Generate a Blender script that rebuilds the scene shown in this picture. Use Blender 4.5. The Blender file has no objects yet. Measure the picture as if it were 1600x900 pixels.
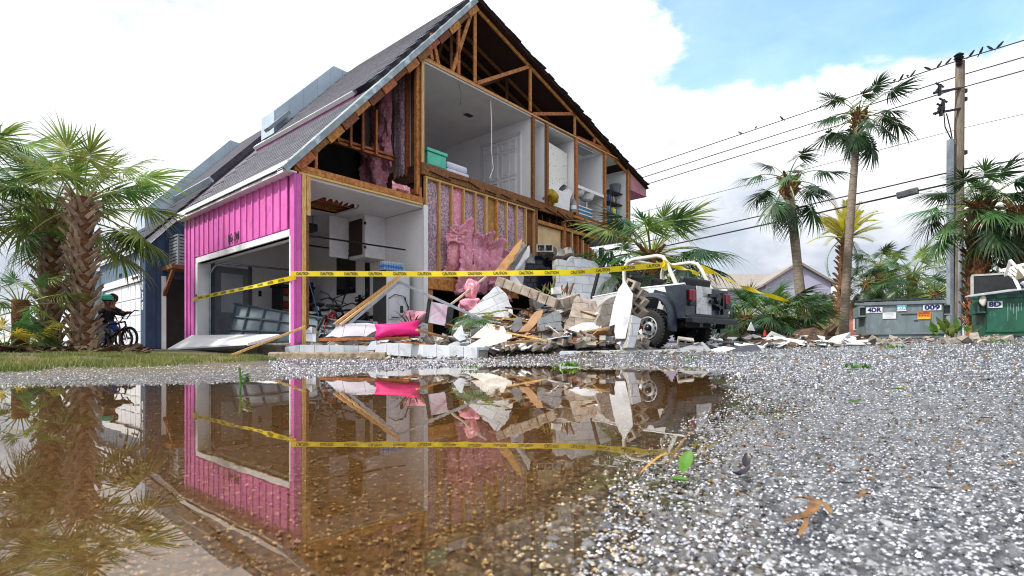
import bpy, bmesh, math, random
import numpy as np
from mathutils import Vector, Matrix, Euler
random.seed(7); np.random.seed(7)
S = bpy.context.scene
COL = S.collection
PI = math.pi

# ------------------------------------------------------------------ camera, sky, sun, exposure
F, HZ, CZ = 854.0, 550.0, 0.13            # focal length and horizon in photo pixels, lens height in metres
cam = bpy.data.cameras.new('camera'); camo = bpy.data.objects.new('camera', cam); COL.objects.link(camo)
camo.location = (0, 0, CZ); camo.rotation_euler = (PI/2, 0, 0)
cam.sensor_width = 36; cam.lens = 36*F/1600; cam.shift_y = 0.0625
cam.clip_start = 0.02; cam.clip_end = 2000
cam.dof.use_dof = True; cam.dof.focus_distance = 9.0; cam.dof.aperture_fstop = 16
S.camera = camo

SUN_AZ, SUN_EL = math.radians(-108), math.radians(50)     # azimuth clockwise from +Y
w = bpy.data.worlds.new('World'); S.world = w; w.use_nodes = True
nt = w.node_tree; nt.nodes.clear()
def N(t, ty, **k):
    n = t.nodes.new(ty)
    for a, b in k.items():
        if hasattr(n, a): setattr(n, a, b)
        else: n.inputs[a].default_value = b
    return n
def math_node(t, op, a, b=None, c=None, clamp=False):
    n = t.nodes.new('ShaderNodeMath'); n.operation = op; n.use_clamp = clamp
    for i, v in enumerate((a, b, c)):
        if v is None: continue
        if isinstance(v, (int, float)): n.inputs[i].default_value = v
        else: t.links.new(v, n.inputs[i])
    return n.outputs[0]
def smooth(t, x, a, b):
    n = t.nodes.new('ShaderNodeMapRange'); n.interpolation_type = 'SMOOTHSTEP'
    t.links.new(x, n.inputs[0]); n.inputs[1].default_value = a; n.inputs[2].default_value = b
    return n.outputs[0]
sky = N(nt, 'ShaderNodeTexSky'); sky.sky_type = 'NISHITA'; sky.sun_disc = False
sky.dust_density = .3; sky.ozone_density = .7; sky.sun_elevation = SUN_EL; sky.sun_rotation = SUN_AZ
geo = N(nt, 'ShaderNodeTexCoord')
sep = N(nt, 'ShaderNodeSeparateXYZ'); nt.links.new(geo.outputs['Generated'], sep.inputs[0])
az = math_node(nt, 'ARCTAN2', sep.outputs[0], sep.outputs[1])
el = math_node(nt, 'ARCSINE', sep.outputs[2])
mp = N(nt, 'ShaderNodeMapping'); mp.inputs['Scale'].default_value = (1, 1, 1.9)
nt.links.new(geo.outputs['Generated'], mp.inputs[0])
def noise(t, vec, sc, det=6, rough=.55, dist=0):
    n = N(t, 'ShaderNodeTexNoise'); n.inputs['Scale'].default_value = sc; n.inputs['Detail'].default_value = det
    n.inputs['Roughness'].default_value = rough; n.inputs['Distortion'].default_value = dist
    if vec is not None: t.links.new(vec, n.inputs['Vector'])
    return n.outputs[0]
n1 = noise(nt, mp.outputs[0], 5.5, 8, .6, .3)
n2 = noise(nt, mp.outputs[0], 2.0, 7, .55, .4)
n3 = noise(nt, mp.outputs[0], 14, 5, .6)
j = math_node(nt, 'MULTIPLY', math_node(nt, 'SUBTRACT', n1, .5), .30)
j3 = math_node(nt, 'MULTIPLY', math_node(nt, 'SUBTRACT', n3, .5), .06)
azj = math_node(nt, 'ADD', math_node(nt, 'ADD', az, j), j3)
elj = math_node(nt, 'ADD', math_node(nt, 'ADD', el, math_node(nt, 'MULTIPLY', j, .7)), j3)
hole = math_node(nt, 'MULTIPLY', smooth(nt, azj, .24, .29), smooth(nt, elj, .39, .425))
hole = math_node(nt, 'MULTIPLY', hole, math_node(nt, 'SUBTRACT', 1, smooth(nt, azj, 1.1, 1.3)))
thin = smooth(nt, n2, .56, .80)                         # thin places all over the cloud sheet
thin = math_node(nt, 'MULTIPLY', thin, .55)
blue = math_node(nt, 'MAXIMUM', math_node(nt, 'MULTIPLY', hole, .76), thin)
# clouds: bright tops, grey undersides towards the lower sky
gfac = math_node(nt, 'ADD', math_node(nt, 'MULTIPLY', math_node(nt, 'SUBTRACT', n2, .39), 3.0),
                 math_node(nt, 'MULTIPLY', math_node(nt, 'SUBTRACT', n1, .5), 1.8), clamp=False)
low = math_node(nt, 'SUBTRACT', 1, smooth(nt, elj, .10, .36))
gfac = math_node(nt, 'ADD', gfac, math_node(nt, 'MULTIPLY', low, .55), clamp=True)
cr = N(nt, 'ShaderNodeMix'); cr.data_type = 'RGBA'
nt.links.new(gfac, cr.inputs[0]); cr.inputs[6].default_value = (1.04, 1.04, 1.05, 1); cr.inputs[7].default_value = (.44, .48, .55, 1)
bg1 = N(nt, 'ShaderNodeBackground'); hsv = N(nt, 'ShaderNodeHueSaturation'); hsv.inputs['Saturation'].default_value = 1.2; hsv.inputs['Hue'].default_value = .485; hsv.inputs['Value'].default_value = 1.6; nt.links.new(sky.outputs[0], hsv.inputs['Color']); nt.links.new(hsv.outputs[0], bg1.inputs[0]); bg1.inputs[1].default_value = .15
bg2 = N(nt, 'ShaderNodeBackground'); nt.links.new(cr.outputs[2], bg2.inputs[0]); bg2.inputs[1].default_value = 1.0
mx = N(nt, 'ShaderNodeMixShader'); nt.links.new(blue, mx.inputs[0]); nt.links.new(bg2.outputs[0], mx.inputs[1]); nt.links.new(bg1.outputs[0], mx.inputs[2])
wo = N(nt, 'ShaderNodeOutputWorld'); nt.links.new(mx.outputs[0], wo.inputs[0])

sl = bpy.data.lights.new('sun', 'SUN'); sl.energy = 3.5; sl.angle = math.radians(4); sl.color = (1, .95, .87)
slo = bpy.data.objects.new('sun', sl); COL.objects.link(slo)
sd = Vector((math.sin(SUN_AZ)*math.cos(SUN_EL), math.cos(SUN_AZ)*math.cos(SUN_EL), math.sin(SUN_EL)))
slo.rotation_euler = sd.to_track_quat('Z', 'Y').to_euler(); slo.location = (-20, -20, 30)
S.cycles.filter_width = 1.1
S.view_settings.view_transform = 'Standard'; S.view_settings.look = 'None'
S.view_settings.gamma = 1; S.view_settings.exposure = 0.58; S.view_settings.use_curve_mapping = False

# ------------------------------------------------------------------ helpers
def at(px, d, py=None, z=None):
    "a photo pixel column at real distance d (metres along +Y)"
    return Vector(((px-800)/F*d, d, CZ+(HZ-py)/F*d if py is not None else (z or 0)))
def tag(o, label=None, cat=None, group=None, kind=None):
    if label: o['label'] = label
    if cat: o['category'] = cat
    if group: o['group'] = group
    if kind: o['kind'] = kind
    return o
def empty(name, loc=(0,0,0), rz=0, label=None, cat=None, group=None, rot=None, parent=None):
    o = bpy.data.objects.new(name, None); COL.objects.link(o); o.empty_display_size = .1
    o.location = loc; o.rotation_euler = rot if rot else (0, 0, rz)
    if parent: o.parent = parent
    return tag(o, label, cat, group)
def inst(o, parent=None, loc=None, rot=None, scale=None):
    c = o.copy(); COL.objects.link(c)
    c.parent = parent
    if loc is not None: c.location = loc
    if rot is not None: c.rotation_euler = rot
    if scale is not None: c.scale = (scale,)*3 if isinstance(scale, (int, float)) else scale
    return c
def copy_tree(o, parent=None, loc=None, rz=None, label=None):
    c = inst(o, parent, loc, (0, 0, rz) if rz is not None else None)
    if label: c['label'] = label
    for ch in list(o.children): copy_tree(ch, c)
    return c
class MB:
    def __init__(s): s.v = []; s.f = []; s.m = []; s.mi = 0
    def add(s, vs, fs):
        n = len(s.v); s.v += [tuple(p) for p in vs]
        for f in fs: s.f.append([i+n for i in f]); s.m.append(s.mi)
        return s
    def box(s, x0, x1, y0, y1, z0, z1):
        if x0 > x1: x0, x1 = x1, x0
        if y0 > y1: y0, y1 = y1, y0
        if z0 > z1: z0, z1 = z1, z0
        return s.add([(x0,y0,z0),(x1,y0,z0),(x1,y1,z0),(x0,y1,z0),(x0,y0,z1),(x1,y0,z1),(x1,y1,z1),(x0,y1,z1)],
              [(0,3,2,1),(4,5,6,7),(0,1,5,4),(1,2,6,5),(2,3,7,6),(3,0,4,7)])
    def bar(s, p, q, w, h, up=(0,0,1)):
        "rectangular bar from p to q, w across, h along up"
        p = Vector(p); q = Vector(q); d = (q-p).normalized(); u = Vector(up)
        if abs(d.dot(u)) > .99: u = Vector((0, 1, 0))
        a = d.cross(u).normalized(); u = a.cross(d).normalized(); a = a*w/2; u = u*h/2
        return s.add([p-a-u, p+a-u, p+a+u, p-a+u, q-a-u, q+a-u, q+a+u, q-a+u],
              [(0,1,2,3),(7,6,5,4),(0,4,5,1),(1,5,6,2),(2,6,7,3),(3,7,4,0)])
    def prism(s, poly, fn0, fn1):
        n = len(poly)
        vs = [fn0(p) for p in poly]+[fn1(p) for p in poly]
        fs = [list(range(n))[::-1], list(range(n, 2*n))]
        for i in range(n): j = (i+1) % n; fs.append((i, j, n+j, n+i))
        return s.add(vs, fs)
    def tube(s, pts, r, n=8, cap=True, closed=False):
        pts = [Vector(p) for p in pts]; k = len(pts)
        rr = r if isinstance(r, (list, tuple)) else [r]*k
        base = len(s.v); prev = None
        for i, p in enumerate(pts):
            if closed: d = pts[(i+1) % k]-pts[i-1]
            else: d = pts[min(i+1, k-1)]-pts[max(i-1, 0)]
            d.normalize()
            if prev is None:
                u = Vector((0, 0, 1)) if abs(d.z) < .9 else Vector((0, 1, 0))
                a = d.cross(u).normalized()
            else:
                a = (prev-d*prev.dot(d)).normalized()
            prev = a; b = d.cross(a)
            for q in range(n):
                an = 2*PI*q/n
                s.v.append(tuple(p+(a*math.cos(an)+b*math.sin(an))*rr[i]))
        segs = k if closed else k-1
        for i in range(segs):
            i2 = (i+1) % k
            for q in range(n):
                q2 = (q+1) % n
                s.f.append([base+i*n+q, base+i*n+q2, base+i2*n+q2, base+i2*n+q]); s.m.append(s.mi)
        if cap and not closed:
            s.f.append([base+q for q in range(n)][::-1]); s.m.append(s.mi)
            s.f.append([base+(k-1)*n+q for q in range(n)]); s.m.append(s.mi)
        return s
    def lathe(s, prof, n=24, M=None, cap=False):
        "prof: list of (r, h) revolved round local z"
        base = len(s.v); M = M or Matrix()
        for r, h in prof:
            for q in range(n):
                a = 2*PI*q/n
                s.v.append(tuple(M @ Vector((r*math.cos(a), r*math.sin(a), h))))
        for i in range(len(prof)-1):
            for q in range(n):
                q2 = (q+1) % n
                s.f.append([base+i*n+q, base+i*n+q2, base+(i+1)*n+q2, base+(i+1)*n+q]); s.m.append(s.mi)
        if cap:
            s.f.append([base+q for q in range(n)][::-1]); s.m.append(s.mi)
            s.f.append([base+(len(prof)-1)*n+q for q in range(n)]); s.m.append(s.mi)
        return s
    def mesh(s, name, mat):
        me = bpy.data.meshes.new(name); me.from_pydata(s.v, [], s.f)
        mats = mat if isinstance(mat, (list, tuple)) else [mat]
        for m in mats: me.materials.append(m)
        if len(mats) > 1: me.polygons.foreach_set('material_index', s.m)
        return me
    def build(s, name, mat, parent=None, smooth=False, bevel=0, loc=None, rot=None):
        me = s.mesh(name, mat)
        if bevel or smooth:
            bm = bmesh.new(); bm.from_mesh(me)
            bmesh.ops.recalc_face_normals(bm, faces=bm.faces)
            if bevel:
                bmesh.ops.remove_doubles(bm, verts=bm.verts, dist=1e-5)
                ed = [e for e in bm.edges if len(e.link_faces) == 2 and e.calc_face_angle(0) > .5]
                bmesh.ops.bevel(bm, geom=ed, offset=bevel, segments=2, affect='EDGES', profile=.6)
            bm.to_mesh(me); bm.free()
        o = bpy.data.objects.new(name, me); COL.objects.link(o)
        if parent: o.parent = parent
        if loc is not None: o.location = loc
        if rot is not None: o.rotation_euler = rot
        if smooth:
            me.polygons.foreach_set('use_smooth', [True]*len(me.polygons))
            try: me.set_sharp_from_angle(angle=.7)
            except Exception: pass
        return o
def bx(name, mat, parent, x0, x1, y0, y1, z0, z1, bevel=0):
    return MB().box(x0, x1, y0, y1, z0, z1).build(name, mat, parent, bevel=bevel)
TXTC = {}
def text_mesh(txt, size, mat, name, parent=None, M=None, depth=.002, bold=.0, width=None, align='CENTER'):
    key = (txt, size, depth, bold, width)
    if key in TXTC:
        me = TXTC[key].copy(); me.materials.clear(); me.materials.append(mat)
        if M is not None: me.transform(M)
        o = bpy.data.objects.new(name, me); COL.objects.link(o)
        if parent: o.parent = parent
        return o
    cu = bpy.data.curves.new('lettering', 'FONT'); cu.body = txt; cu.size = size; cu.extrude = depth; cu.offset = bold
    cu.align_x = align; cu.align_y = 'CENTER'; cu.resolution_u = 3
    tmp = bpy.data.objects.new('lettering', cu); COL.objects.link(tmp)
    dg = bpy.context.evaluated_depsgraph_get(); dg.update()
    me = bpy.data.meshes.new_from_object(tmp.evaluated_get(dg))
    bpy.data.objects.remove(tmp); me.materials.clear(); me.materials.append(mat)
    if width and me.vertices:
        xs = [v.co.x for v in me.vertices]; k = width/(max(xs)-min(xs))
        for v in me.vertices: v.co.x *= k
    TXTC[key] = me.copy()
    if M is not None: me.transform(M)
    o = bpy.data.objects.new(name, me); COL.objects.link(o)
    if parent: o.parent = parent
    return o
def frame(o, x, y):
    "matrix: local x -> x, local y -> y, origin o"
    x = Vector(x).normalized(); y = Vector(y); z = x.cross(y).normalized(); y = z.cross(x)
    m = Matrix((x, y, z)).transposed().to_4x4(); m.translation = Vector(o); return m

# ------------------------------------------------------------------ materials
def lin(c):
    if isinstance(c, str):
        c = [int(c[i:i+2], 16)/255 for i in (0, 2, 4)]
        c = [x/12.92 if x <= .04045 else ((x+.055)/1.055)**2.4 for x in c]
    return tuple(c)+(1,) if len(c) == 3 else tuple(c)
MATS = {}
def pm(name, col, rough=.7, col2=None, sc=6, mix=(.35, .65), bump=.0, bsc=None, metal=0, spec=.5, stretch=None, coat=0, col3=None, sc3=1.5, trans=0, perobj=.0, island=.0):
    "principled material, colour varied by noise between col and col2 (and stained by col3)"
    if name in MATS: return MATS[name]
    m = bpy.data.materials.new(name); m.use_nodes = True; t = m.node_tree
    b = t.nodes['Principled BSDF']
    b.inputs['Roughness'].default_value = rough; b.inputs['Metallic'].default_value = metal
    b.inputs['Specular IOR Level'].default_value = spec; b.inputs['Coat Weight'].default_value = coat
    c1 = lin(col); c2 = lin(col2) if col2 is not None else tuple(x*.75 for x in c1[:3])+(1,)
    tc = N(t, 'ShaderNodeTexCoord'); mpn = N(t, 'ShaderNodeMapping'); t.links.new(tc.outputs['Object'], mpn.inputs[0])
    if stretch: mpn.inputs['Scale'].default_value = stretch
    oi = N(t, 'ShaderNodeObjectInfo')
    t.links.new(oi.outputs['Random'], mpn.inputs['Location']) if perobj or stretch else None
    if perobj or stretch:
        k = t.nodes.new('ShaderNodeVectorMath'); k.operation = 'SCALE'; t.links.new(oi.outputs['Location'], k.inputs[0]); k.inputs['Scale'].default_value = 1.7
        ad = t.nodes.new('ShaderNodeVectorMath'); ad.operation = 'ADD'
        t.links.new(k.outputs[0], ad.inputs[0]); t.links.new(math_node(t, 'MULTIPLY', oi.outputs['Random'], 37.), ad.inputs[1])
        t.links.new(ad.outputs[0], mpn.inputs['Location'])
    nz = noise(t, mpn.outputs[0], sc, 6, .6)
    f = smooth(t, nz, mix[0], mix[1])
    mxn = N(t, 'ShaderNodeMix'); mxn.data_type = 'RGBA'; t.links.new(f, mxn.inputs[0])
    mxn.inputs[6].default_value = c1; mxn.inputs[7].default_value = c2
    out = mxn.outputs[2]
    if col3 is not None:
        nz3 = noise(t, mpn.outputs[0], sc3, 5, .65, .5); f3 = smooth(t, nz3, .52, .66)
        m3 = N(t, 'ShaderNodeMix'); m3.data_type = 'RGBA'; t.links.new(f3, m3.inputs[0]); t.links.new(out, m3.inputs[6]); m3.inputs[7].default_value = lin(col3)
        out = m3.outputs[2]
    if perobj or island:
        hs = N(t, 'ShaderNodeHueSaturation'); t.links.new(out, hs.inputs['Color'])
        src = oi.outputs['Random'] if perobj else N(t, 'ShaderNodeNewGeometry').outputs['Random Per Island']
        amp = perobj or island
        t.links.new(math_node(t, 'ADD', math_node(t, 'MULTIPLY', src, 2*amp), 1-amp), hs.inputs['Value'])
        t.links.new(math_node(t, 'ADD', math_node(t, 'MULTIPLY', src, .03), .485), hs.inputs['Hue'])
        out = hs.outputs[0]
    t.links.new(out, b.inputs['Base Color'])
    if bump:
        bn = N(t, 'ShaderNodeBump'); bn.inputs['Strength'].default_value = bump; bn.inputs['Distance'].default_value = .02
        t.links.new(noise(t, mpn.outputs[0], bsc or sc*4, 6, .65), bn.inputs['Height']); t.links.new(bn.outputs[0], b.inputs['Normal'])
    if trans:
        tr = N(t, 'ShaderNodeBsdfTranslucent'); t.links.new(out, tr.inputs[0])
        ms = N(t, 'ShaderNodeMixShader'); ms.inputs[0].default_value = trans
        t.links.new(b.outputs[0], ms.inputs[1]); t.links.new(tr.outputs[0], ms.inputs[2])
        t.links.new(ms.outputs[0], t.nodes['Material Output'].inputs[0])
    MATS[name] = m; return m
# ------------------------------------------------------------------ ground and puddle
SHORE = []
for px, py in ((-900, 609), (-300, 607), (0, 606), (150, 604), (300, 601), (420, 593), (500, 588), (600, 580), (700, 574), (820, 571), (930, 570), (1010, 570.5), (1090, 573.5),
               (1140, 585), (1160, 605), (1140, 640), (1095, 672), (1050, 700), (1005, 735), (985, 790), (965, 850), (935, 920), (900, 1050)):
    d = F*CZ/(py-HZ); SHORE.append(((px-800)/F*d, d))
SHORE += [(.0, -.6), (-1.5, -1.4), (-5, -.8), (-6.5, 1.0)]
SP = np.array(SHORE)
def shore_sd(x, y):
    x = np.asarray(x, float); y = np.asarray(y, float)
    best = np.full(x.shape, 1e9); inside = np.zeros(x.shape, bool)
    n = len(SP)
    for i in range(n):
        ax, ay = SP[i]; bx_, by_ = SP[(i+1) % n]
        ex, ey = bx_-ax, by_-ay
        t = np.clip(((x-ax)*ex+(y-ay)*ey)/(ex*ex+ey*ey), 0, 1)
        best = np.minimum(best, (x-ax-t*ex)**2+(y-ay-t*ey)**2)
        c = ((ay > y) != (by_ > y)) & (x < ex*(y-ay)/(ey if abs(ey) > 1e-9 else 1e-9)+ax)
        inside ^= c
    s = np.sqrt(best); return np.where(inside, -s, s)
def sst(x, a, b):
    t = np.clip((x-a)/(b-a), 0, 1); return t*t*(3-2*t)
def vnoise(x, y, s, seed=0):
    x = x/s+seed*17.3; y = y/s-seed*9.1
    xi = np.floor(x); yi = np.floor(y); fx = x-xi; fy = y-yi
    fx = fx*fx*(3-2*fx); fy = fy*fy*(3-2*fy)
    def h(a, b): return np.modf(np.abs(np.sin(a*127.1+b*311.7+seed)*43758.5453))[0]
    return (h(xi, yi)*(1-fx)+h(xi+1, yi)*fx)*(1-fy)+(h(xi, yi+1)*(1-fx)+h(xi+1, yi+1)*fx)*fy
def gz(x, y, fine=False):
    x = np.asarray(x, float); y = np.asarray(y, float)
    s = shore_sd(x, y)
    s = s+(vnoise(x, y, .35, 1)-.5)*.22*np.clip(np.hypot(x, y)/2, .25, 1)
    so = np.clip(s, 0, None)
    w_ = sst(800+F*x/np.maximum(y, .4), 690, 960)
    w_ = np.where(y < .4, sst(x, -.1, .3), w_)
    zl = .004*np.minimum(so, 5)+.03*np.clip(so-5, 0, 5)+.004*np.clip(so-10, 0, 30)
    zr = .007*so+.031*np.clip(so-.5, 0, 13.5)
    z = zl*(1-w_)+zr*w_
    z = np.where(s < 0, -.018*sst(-s, 0, .35)-.006*np.clip(-s, 0, 2), z)
    z = z+(vnoise(x, y, .9, 2)-.5)*.006*np.clip(so*2, 0.15, 1)+(vnoise(x, y, .22, 3)-.5)*.004*np.clip(so*3, .3, 1)+((vnoise(x, y, .5, 13)-.5)*.014+(vnoise(x, y, .12, 14)-.5)*.007)*np.clip(so-.5, 0, 1)
    return z
def G(x, y): return float(gz(np.array([x]), np.array([y]))[0])
def cells(x, y, s, seed):
    "rounded pebbles: distance to nearest jittered cell centre, and its random size"
    x = x/s; y = y/s; xi = np.floor(x); yi = np.floor(y)
    best = np.full(x.shape, 9.); rnd = np.zeros(x.shape)
    for a in (-1, 0, 1):
        for b in (-1, 0, 1):
            cx = xi+a; cy = yi+b
            h1 = np.modf(np.abs(np.sin(cx*127.1+cy*311.7+seed)*43758.5453))[0]
            h2 = np.modf(np.abs(np.sin(cx*269.5+cy*183.3+seed)*24634.6345))[0]
            dd = (cx+.15+.7*h1-x)**2+(cy+.15+.7*h2-y)**2
            m = dd < best; best = np.where(m, dd, best); rnd = np.where(m, np.modf(h1*7.7+h2*3.3)[0], rnd)
    return np.sqrt(best), rnd
FRONT = np.radians(np.linspace(-47, 47, 780))
REST = np.radians(np.concatenate([np.linspace(47, 313, 60)[1:-1]]))
ANGS = np.concatenate([FRONT, REST])
RINGS = np.concatenate([np.geomspace(.16, 9, 660), np.geomspace(9, 700, 60)[1:]])
A_, R_ = np.meshgrid(ANGS, RINGS)
X = R_*np.sin(A_); Y = R_*np.cos(A_)
Z = gz(X, Y)
d1, r1 = cells(X, Y, .0058, 1.0); d2, r2 = cells(X, Y, .015, 5.0)
fade = 1-sst(R_, 1.6, 5)
peb = (np.clip(1-(d1/.60)**2, 0, 1)**.7)*(.15+.85*r1**1.5)*.0030+np.clip(1-(d2/.40)**2, 0, 1)**.8*(r2 > .86)*.0030
inpud = sst(-shore_sd(X, Y), .0, .3)
peb = peb*(1-.45*inpud)
stone = np.clip(peb/.0016, 0, 1)
Z = Z+(peb-.0016)*np.clip(fade, .15, 1)
nr, nc = X.shape
V = np.stack([X, Y, Z], -1).reshape(-1, 3)
idx = np.arange(nr*nc).reshape(nr, nc)
a = idx[:-1, :]; b = idx[1:, :]
q = np.stack([a, np.roll(a, -1, 1), np.roll(b, -1, 1), b], -1).reshape(-1, 4)[:, ::-1]
cv = len(V); V = np.vstack([V, [[0, 0, G(0, 0)-.004]]])
fan = np.stack([np.full(nc, cv), idx[0], np.roll(idx[0], -1)], -1)[:, ::-1]
me = bpy.data.meshes.new('ground')
me.vertices.add(len(V)); me.vertices.foreach_set('co', V.ravel())
nl = len(q)*4+len(fan)*3
me.loops.add(nl); me.loops.foreach_set('vertex_index', np.concatenate([q.ravel(), fan.ravel()]))
me.polygons.add(len(q)+len(fan))
ls = np.concatenate([np.arange(len(q))*4, len(q)*4+np.arange(len(fan))*3])
me.polygons.foreach_set('loop_start', ls)
me.polygons.foreach_set('use_smooth', np.ones(len(ls), bool))
me.update(); me.validate()
GX0, GY0 = X, Y
at1 = me.attributes.new('soil', 'FLOAT', 'POINT')      # mud of the puddle bed and of the planted ground round the houses
sdg = shore_sd(X, Y)
pxg = 800+F*X/np.maximum(Y, .3)
soil = sst(-sdg, -.02, .22)
yard = np.where(Y > 0, (1-sst(pxg, 380, 450))*sst(sdg, .8, 1.3), 0)
yard = np.maximum(yard, np.where(Y > 0, sst(Y-.10*X, 14.2, 15.2), 0))
at1.data.foreach_set('value', np.append(soil, 1).astype(np.float32))
at3 = me.attributes.new('stone', 'FLOAT', 'POINT'); at3.data.foreach_set('value', np.append(stone, 0).astype(np.float32))
at2 = me.attributes.new('yard', 'FLOAT', 'POINT'); at2.data.foreach_set('value', np.append(yard, 0).astype(np.float32))

def ground_material():
    m = bpy.data.materials.new('wet_asphalt'); m.use_nodes = True; t = m.node_tree; b = t.nodes['Principled BSDF']
    tc = N(t, 'ShaderNodeTexCoord'); vec = tc.outputs['Object']
    def vor(sc):
        v = N(t, 'ShaderNodeTexVoronoi'); v.inputs['Scale'].default_value = sc; t.links.new(vec, v.inputs[0]); return v
    v1 = vor(105); v4 = vor(34)
    def atr(nm):
        a_ = N(t, 'ShaderNodeAttribute'); a_.attribute_name = nm; return a_.outputs['Fac']
    dist = N(t, 'ShaderNodeVectorMath'); dist.operation = 'LENGTH'; t.links.new(vec, dist.inputs[0])
    isfar = smooth(t, dist.outputs['Value'], 1.0, 3.0); isvf = smooth(t, dist.outputs['Value'], 2.5, 7.0)
    def mixf(a, b, f):
        n_ = N(t, 'ShaderNodeMix'); t.links.new(f, n_.inputs[0]); t.links.new(a, n_.inputs[2]); t.links.new(b, n_.inputs[3]); return n_.outputs[0]
    def mixc(a, b, f):
        n_ = N(t, 'ShaderNodeMix'); n_.data_type = 'RGBA'; t.links.new(f, n_.inputs[0]); t.links.new(a, n_.inputs[6]); t.links.new(b, n_.inputs[7]); return n_.outputs[2]
    st1 = smooth(t, v1.outputs['Distance'], .60, .38); st4 = smooth(t, v4.outputs['Distance'], .58, .40)
    stone = mixf(atr('stone'), mixf(st1, st4, isvf), isfar)           # 1 on a chipping, 0 in the gaps: dark bitumen with shade painted in
    rp = N(t, 'ShaderNodeValToRGB'); t.links.new(mixc(v1.outputs['Color'], v4.outputs['Color'], isvf), rp.inputs[0])
    e = rp.color_ramp.elements; e[0].color = (.09, .09, .095, 1); e[1].color = (.46, .46, .47, 1); e[1].position = .92  # pale end puts the sky's sparkle on wet stones into their colour
    x = e.new(.45); x.color = (.17, .17, .178, 1); x = e.new(.7); x.color = (.30, .30, .31, 1)
    bit = N(t, 'ShaderNodeMix'); bit.data_type = 'RGBA'; t.links.new(stone, bit.inputs[0]); bit.inputs[6].default_value = (.035, .034, .036, 1); t.links.new(rp.outputs[0], bit.inputs[7])
    nz = noise(t, vec, .8, 8, .65)
    mixd = N(t, 'ShaderNodeMix'); mixd.data_type = 'RGBA'; mixd.blend_type = 'MULTIPLY'; mixd.inputs[0].default_value = 1
    t.links.new(bit.outputs[2], mixd.inputs[6])
    cr2 = N(t, 'ShaderNodeMix'); cr2.data_type = 'RGBA'; t.links.new(smooth(t, nz, .40, .62), cr2.inputs[0]); cr2.inputs[6].default_value = (1, 1, 1.02, 1); cr2.inputs[7].default_value = (.70, .66, .62, 1)
    t.links.new(cr2.outputs[2], mixd.inputs[7])
    # bed: brown silt with pale pebbles
    v2 = vor(105)
    bedr = N(t, 'ShaderNodeValToRGB'); t.links.new(v2.outputs['Color'], bedr.inputs[0])
    e = bedr.color_ramp.elements; e[0].color = (.085, .045, .014, 1); e[1].color = (.50, .43, .33, 1)
    x = e.new(.78); x.color = (.10, .055, .018, 1); x = e.new(.86); x.color = (.34, .27, .18, 1)
    pebm = smooth(t, v2.outputs['Distance'], .46, .36)
    silt = N(t, 'ShaderNodeMix'); silt.data_type = 'RGBA'; t.links.new(noise(t, vec, 7, 6, .6), silt.inputs[0]); silt.inputs[6].default_value = (.12, .066, .022, 1); silt.inputs[7].default_value = (.22, .13, .052, 1)
    bed = N(t, 'ShaderNodeMix'); bed.data_type = 'RGBA'; t.links.new(pebm, bed.inputs[0]); t.links.new(silt.outputs[2], bed.inputs[6]); t.links.new(bedr.outputs[0], bed.inputs[7])
    yardc = N(t, 'ShaderNodeMix'); yardc.data_type = 'RGBA'; t.links.new(noise(t, vec, 3, 8, .7), yardc.inputs[0]); yardc.inputs[6].default_value = (.05, .036, .022, 1); yardc.inputs[7].default_value = (.16, .13, .075, 1)
    so = atr('soil'); ya = atr('yard')
    m1 = N(t, 'ShaderNodeMix'); m1.data_type = 'RGBA'; t.links.new(so, m1.inputs[0]); t.links.new(mixd.outputs[2], m1.inputs[6]); t.links.new(bed.outputs[2], m1.inputs[7])
    m2 = N(t, 'ShaderNodeMix'); m2.data_type = 'RGBA'; t.links.new(ya, m2.inputs[0]); t.links.new(m1.outputs[2], m2.inputs[6]); t.links.new(yardc.outputs[2], m2.inputs[7])
    t.links.new(m2.outputs[2], b.inputs['Base Color'])
    wet = math_node(t, 'SUBTRACT', 1, ya)
    damp = smooth(t, noise(t, vec, 1.7, 6, .6), .38, .62)
    rr = math_node(t, 'ADD', math_node(t, 'MULTIPLY', ya, .55), math_node(t, 'ADD', math_node(t, 'MULTIPLY', damp, .16), .16))
    t.links.new(rr, b.inputs['Roughness']); b.inputs['Specular IOR Level'].default_value = .5
    t.links.new(math_node(t, 'MULTIPLY', wet, .8), b.inputs['Coat Weight']); b.inputs['Coat Roughness'].default_value = .07; b.inputs['Coat IOR'].default_value = 1.36
    bn = N(t, 'ShaderNodeBump'); bn.inputs['Distance'].default_value = .012; bn.inputs['Strength'].default_value = .75
    hh = math_node(t, 'ADD', math_node(t, 'MULTIPLY', mixf(v1.outputs['Distance'], v4.outputs['Distance'], isvf), -.5), math_node(t, 'MULTIPLY', noise(t, vec, 45, 8, .75), .9))
    t.links.new(hh, bn.inputs['Height']); t.links.new(bn.outputs[0], b.inputs['Normal']); t.links.new(bn.outputs[0], b.inputs['Coat Normal'])
    return m
me.materials.append(ground_material())
go = bpy.data.objects.new('ground', me); COL.objects.link(go); tag(go, 'wet pebbly asphalt street with muddy low spot', 'ground', kind='structure')

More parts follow.
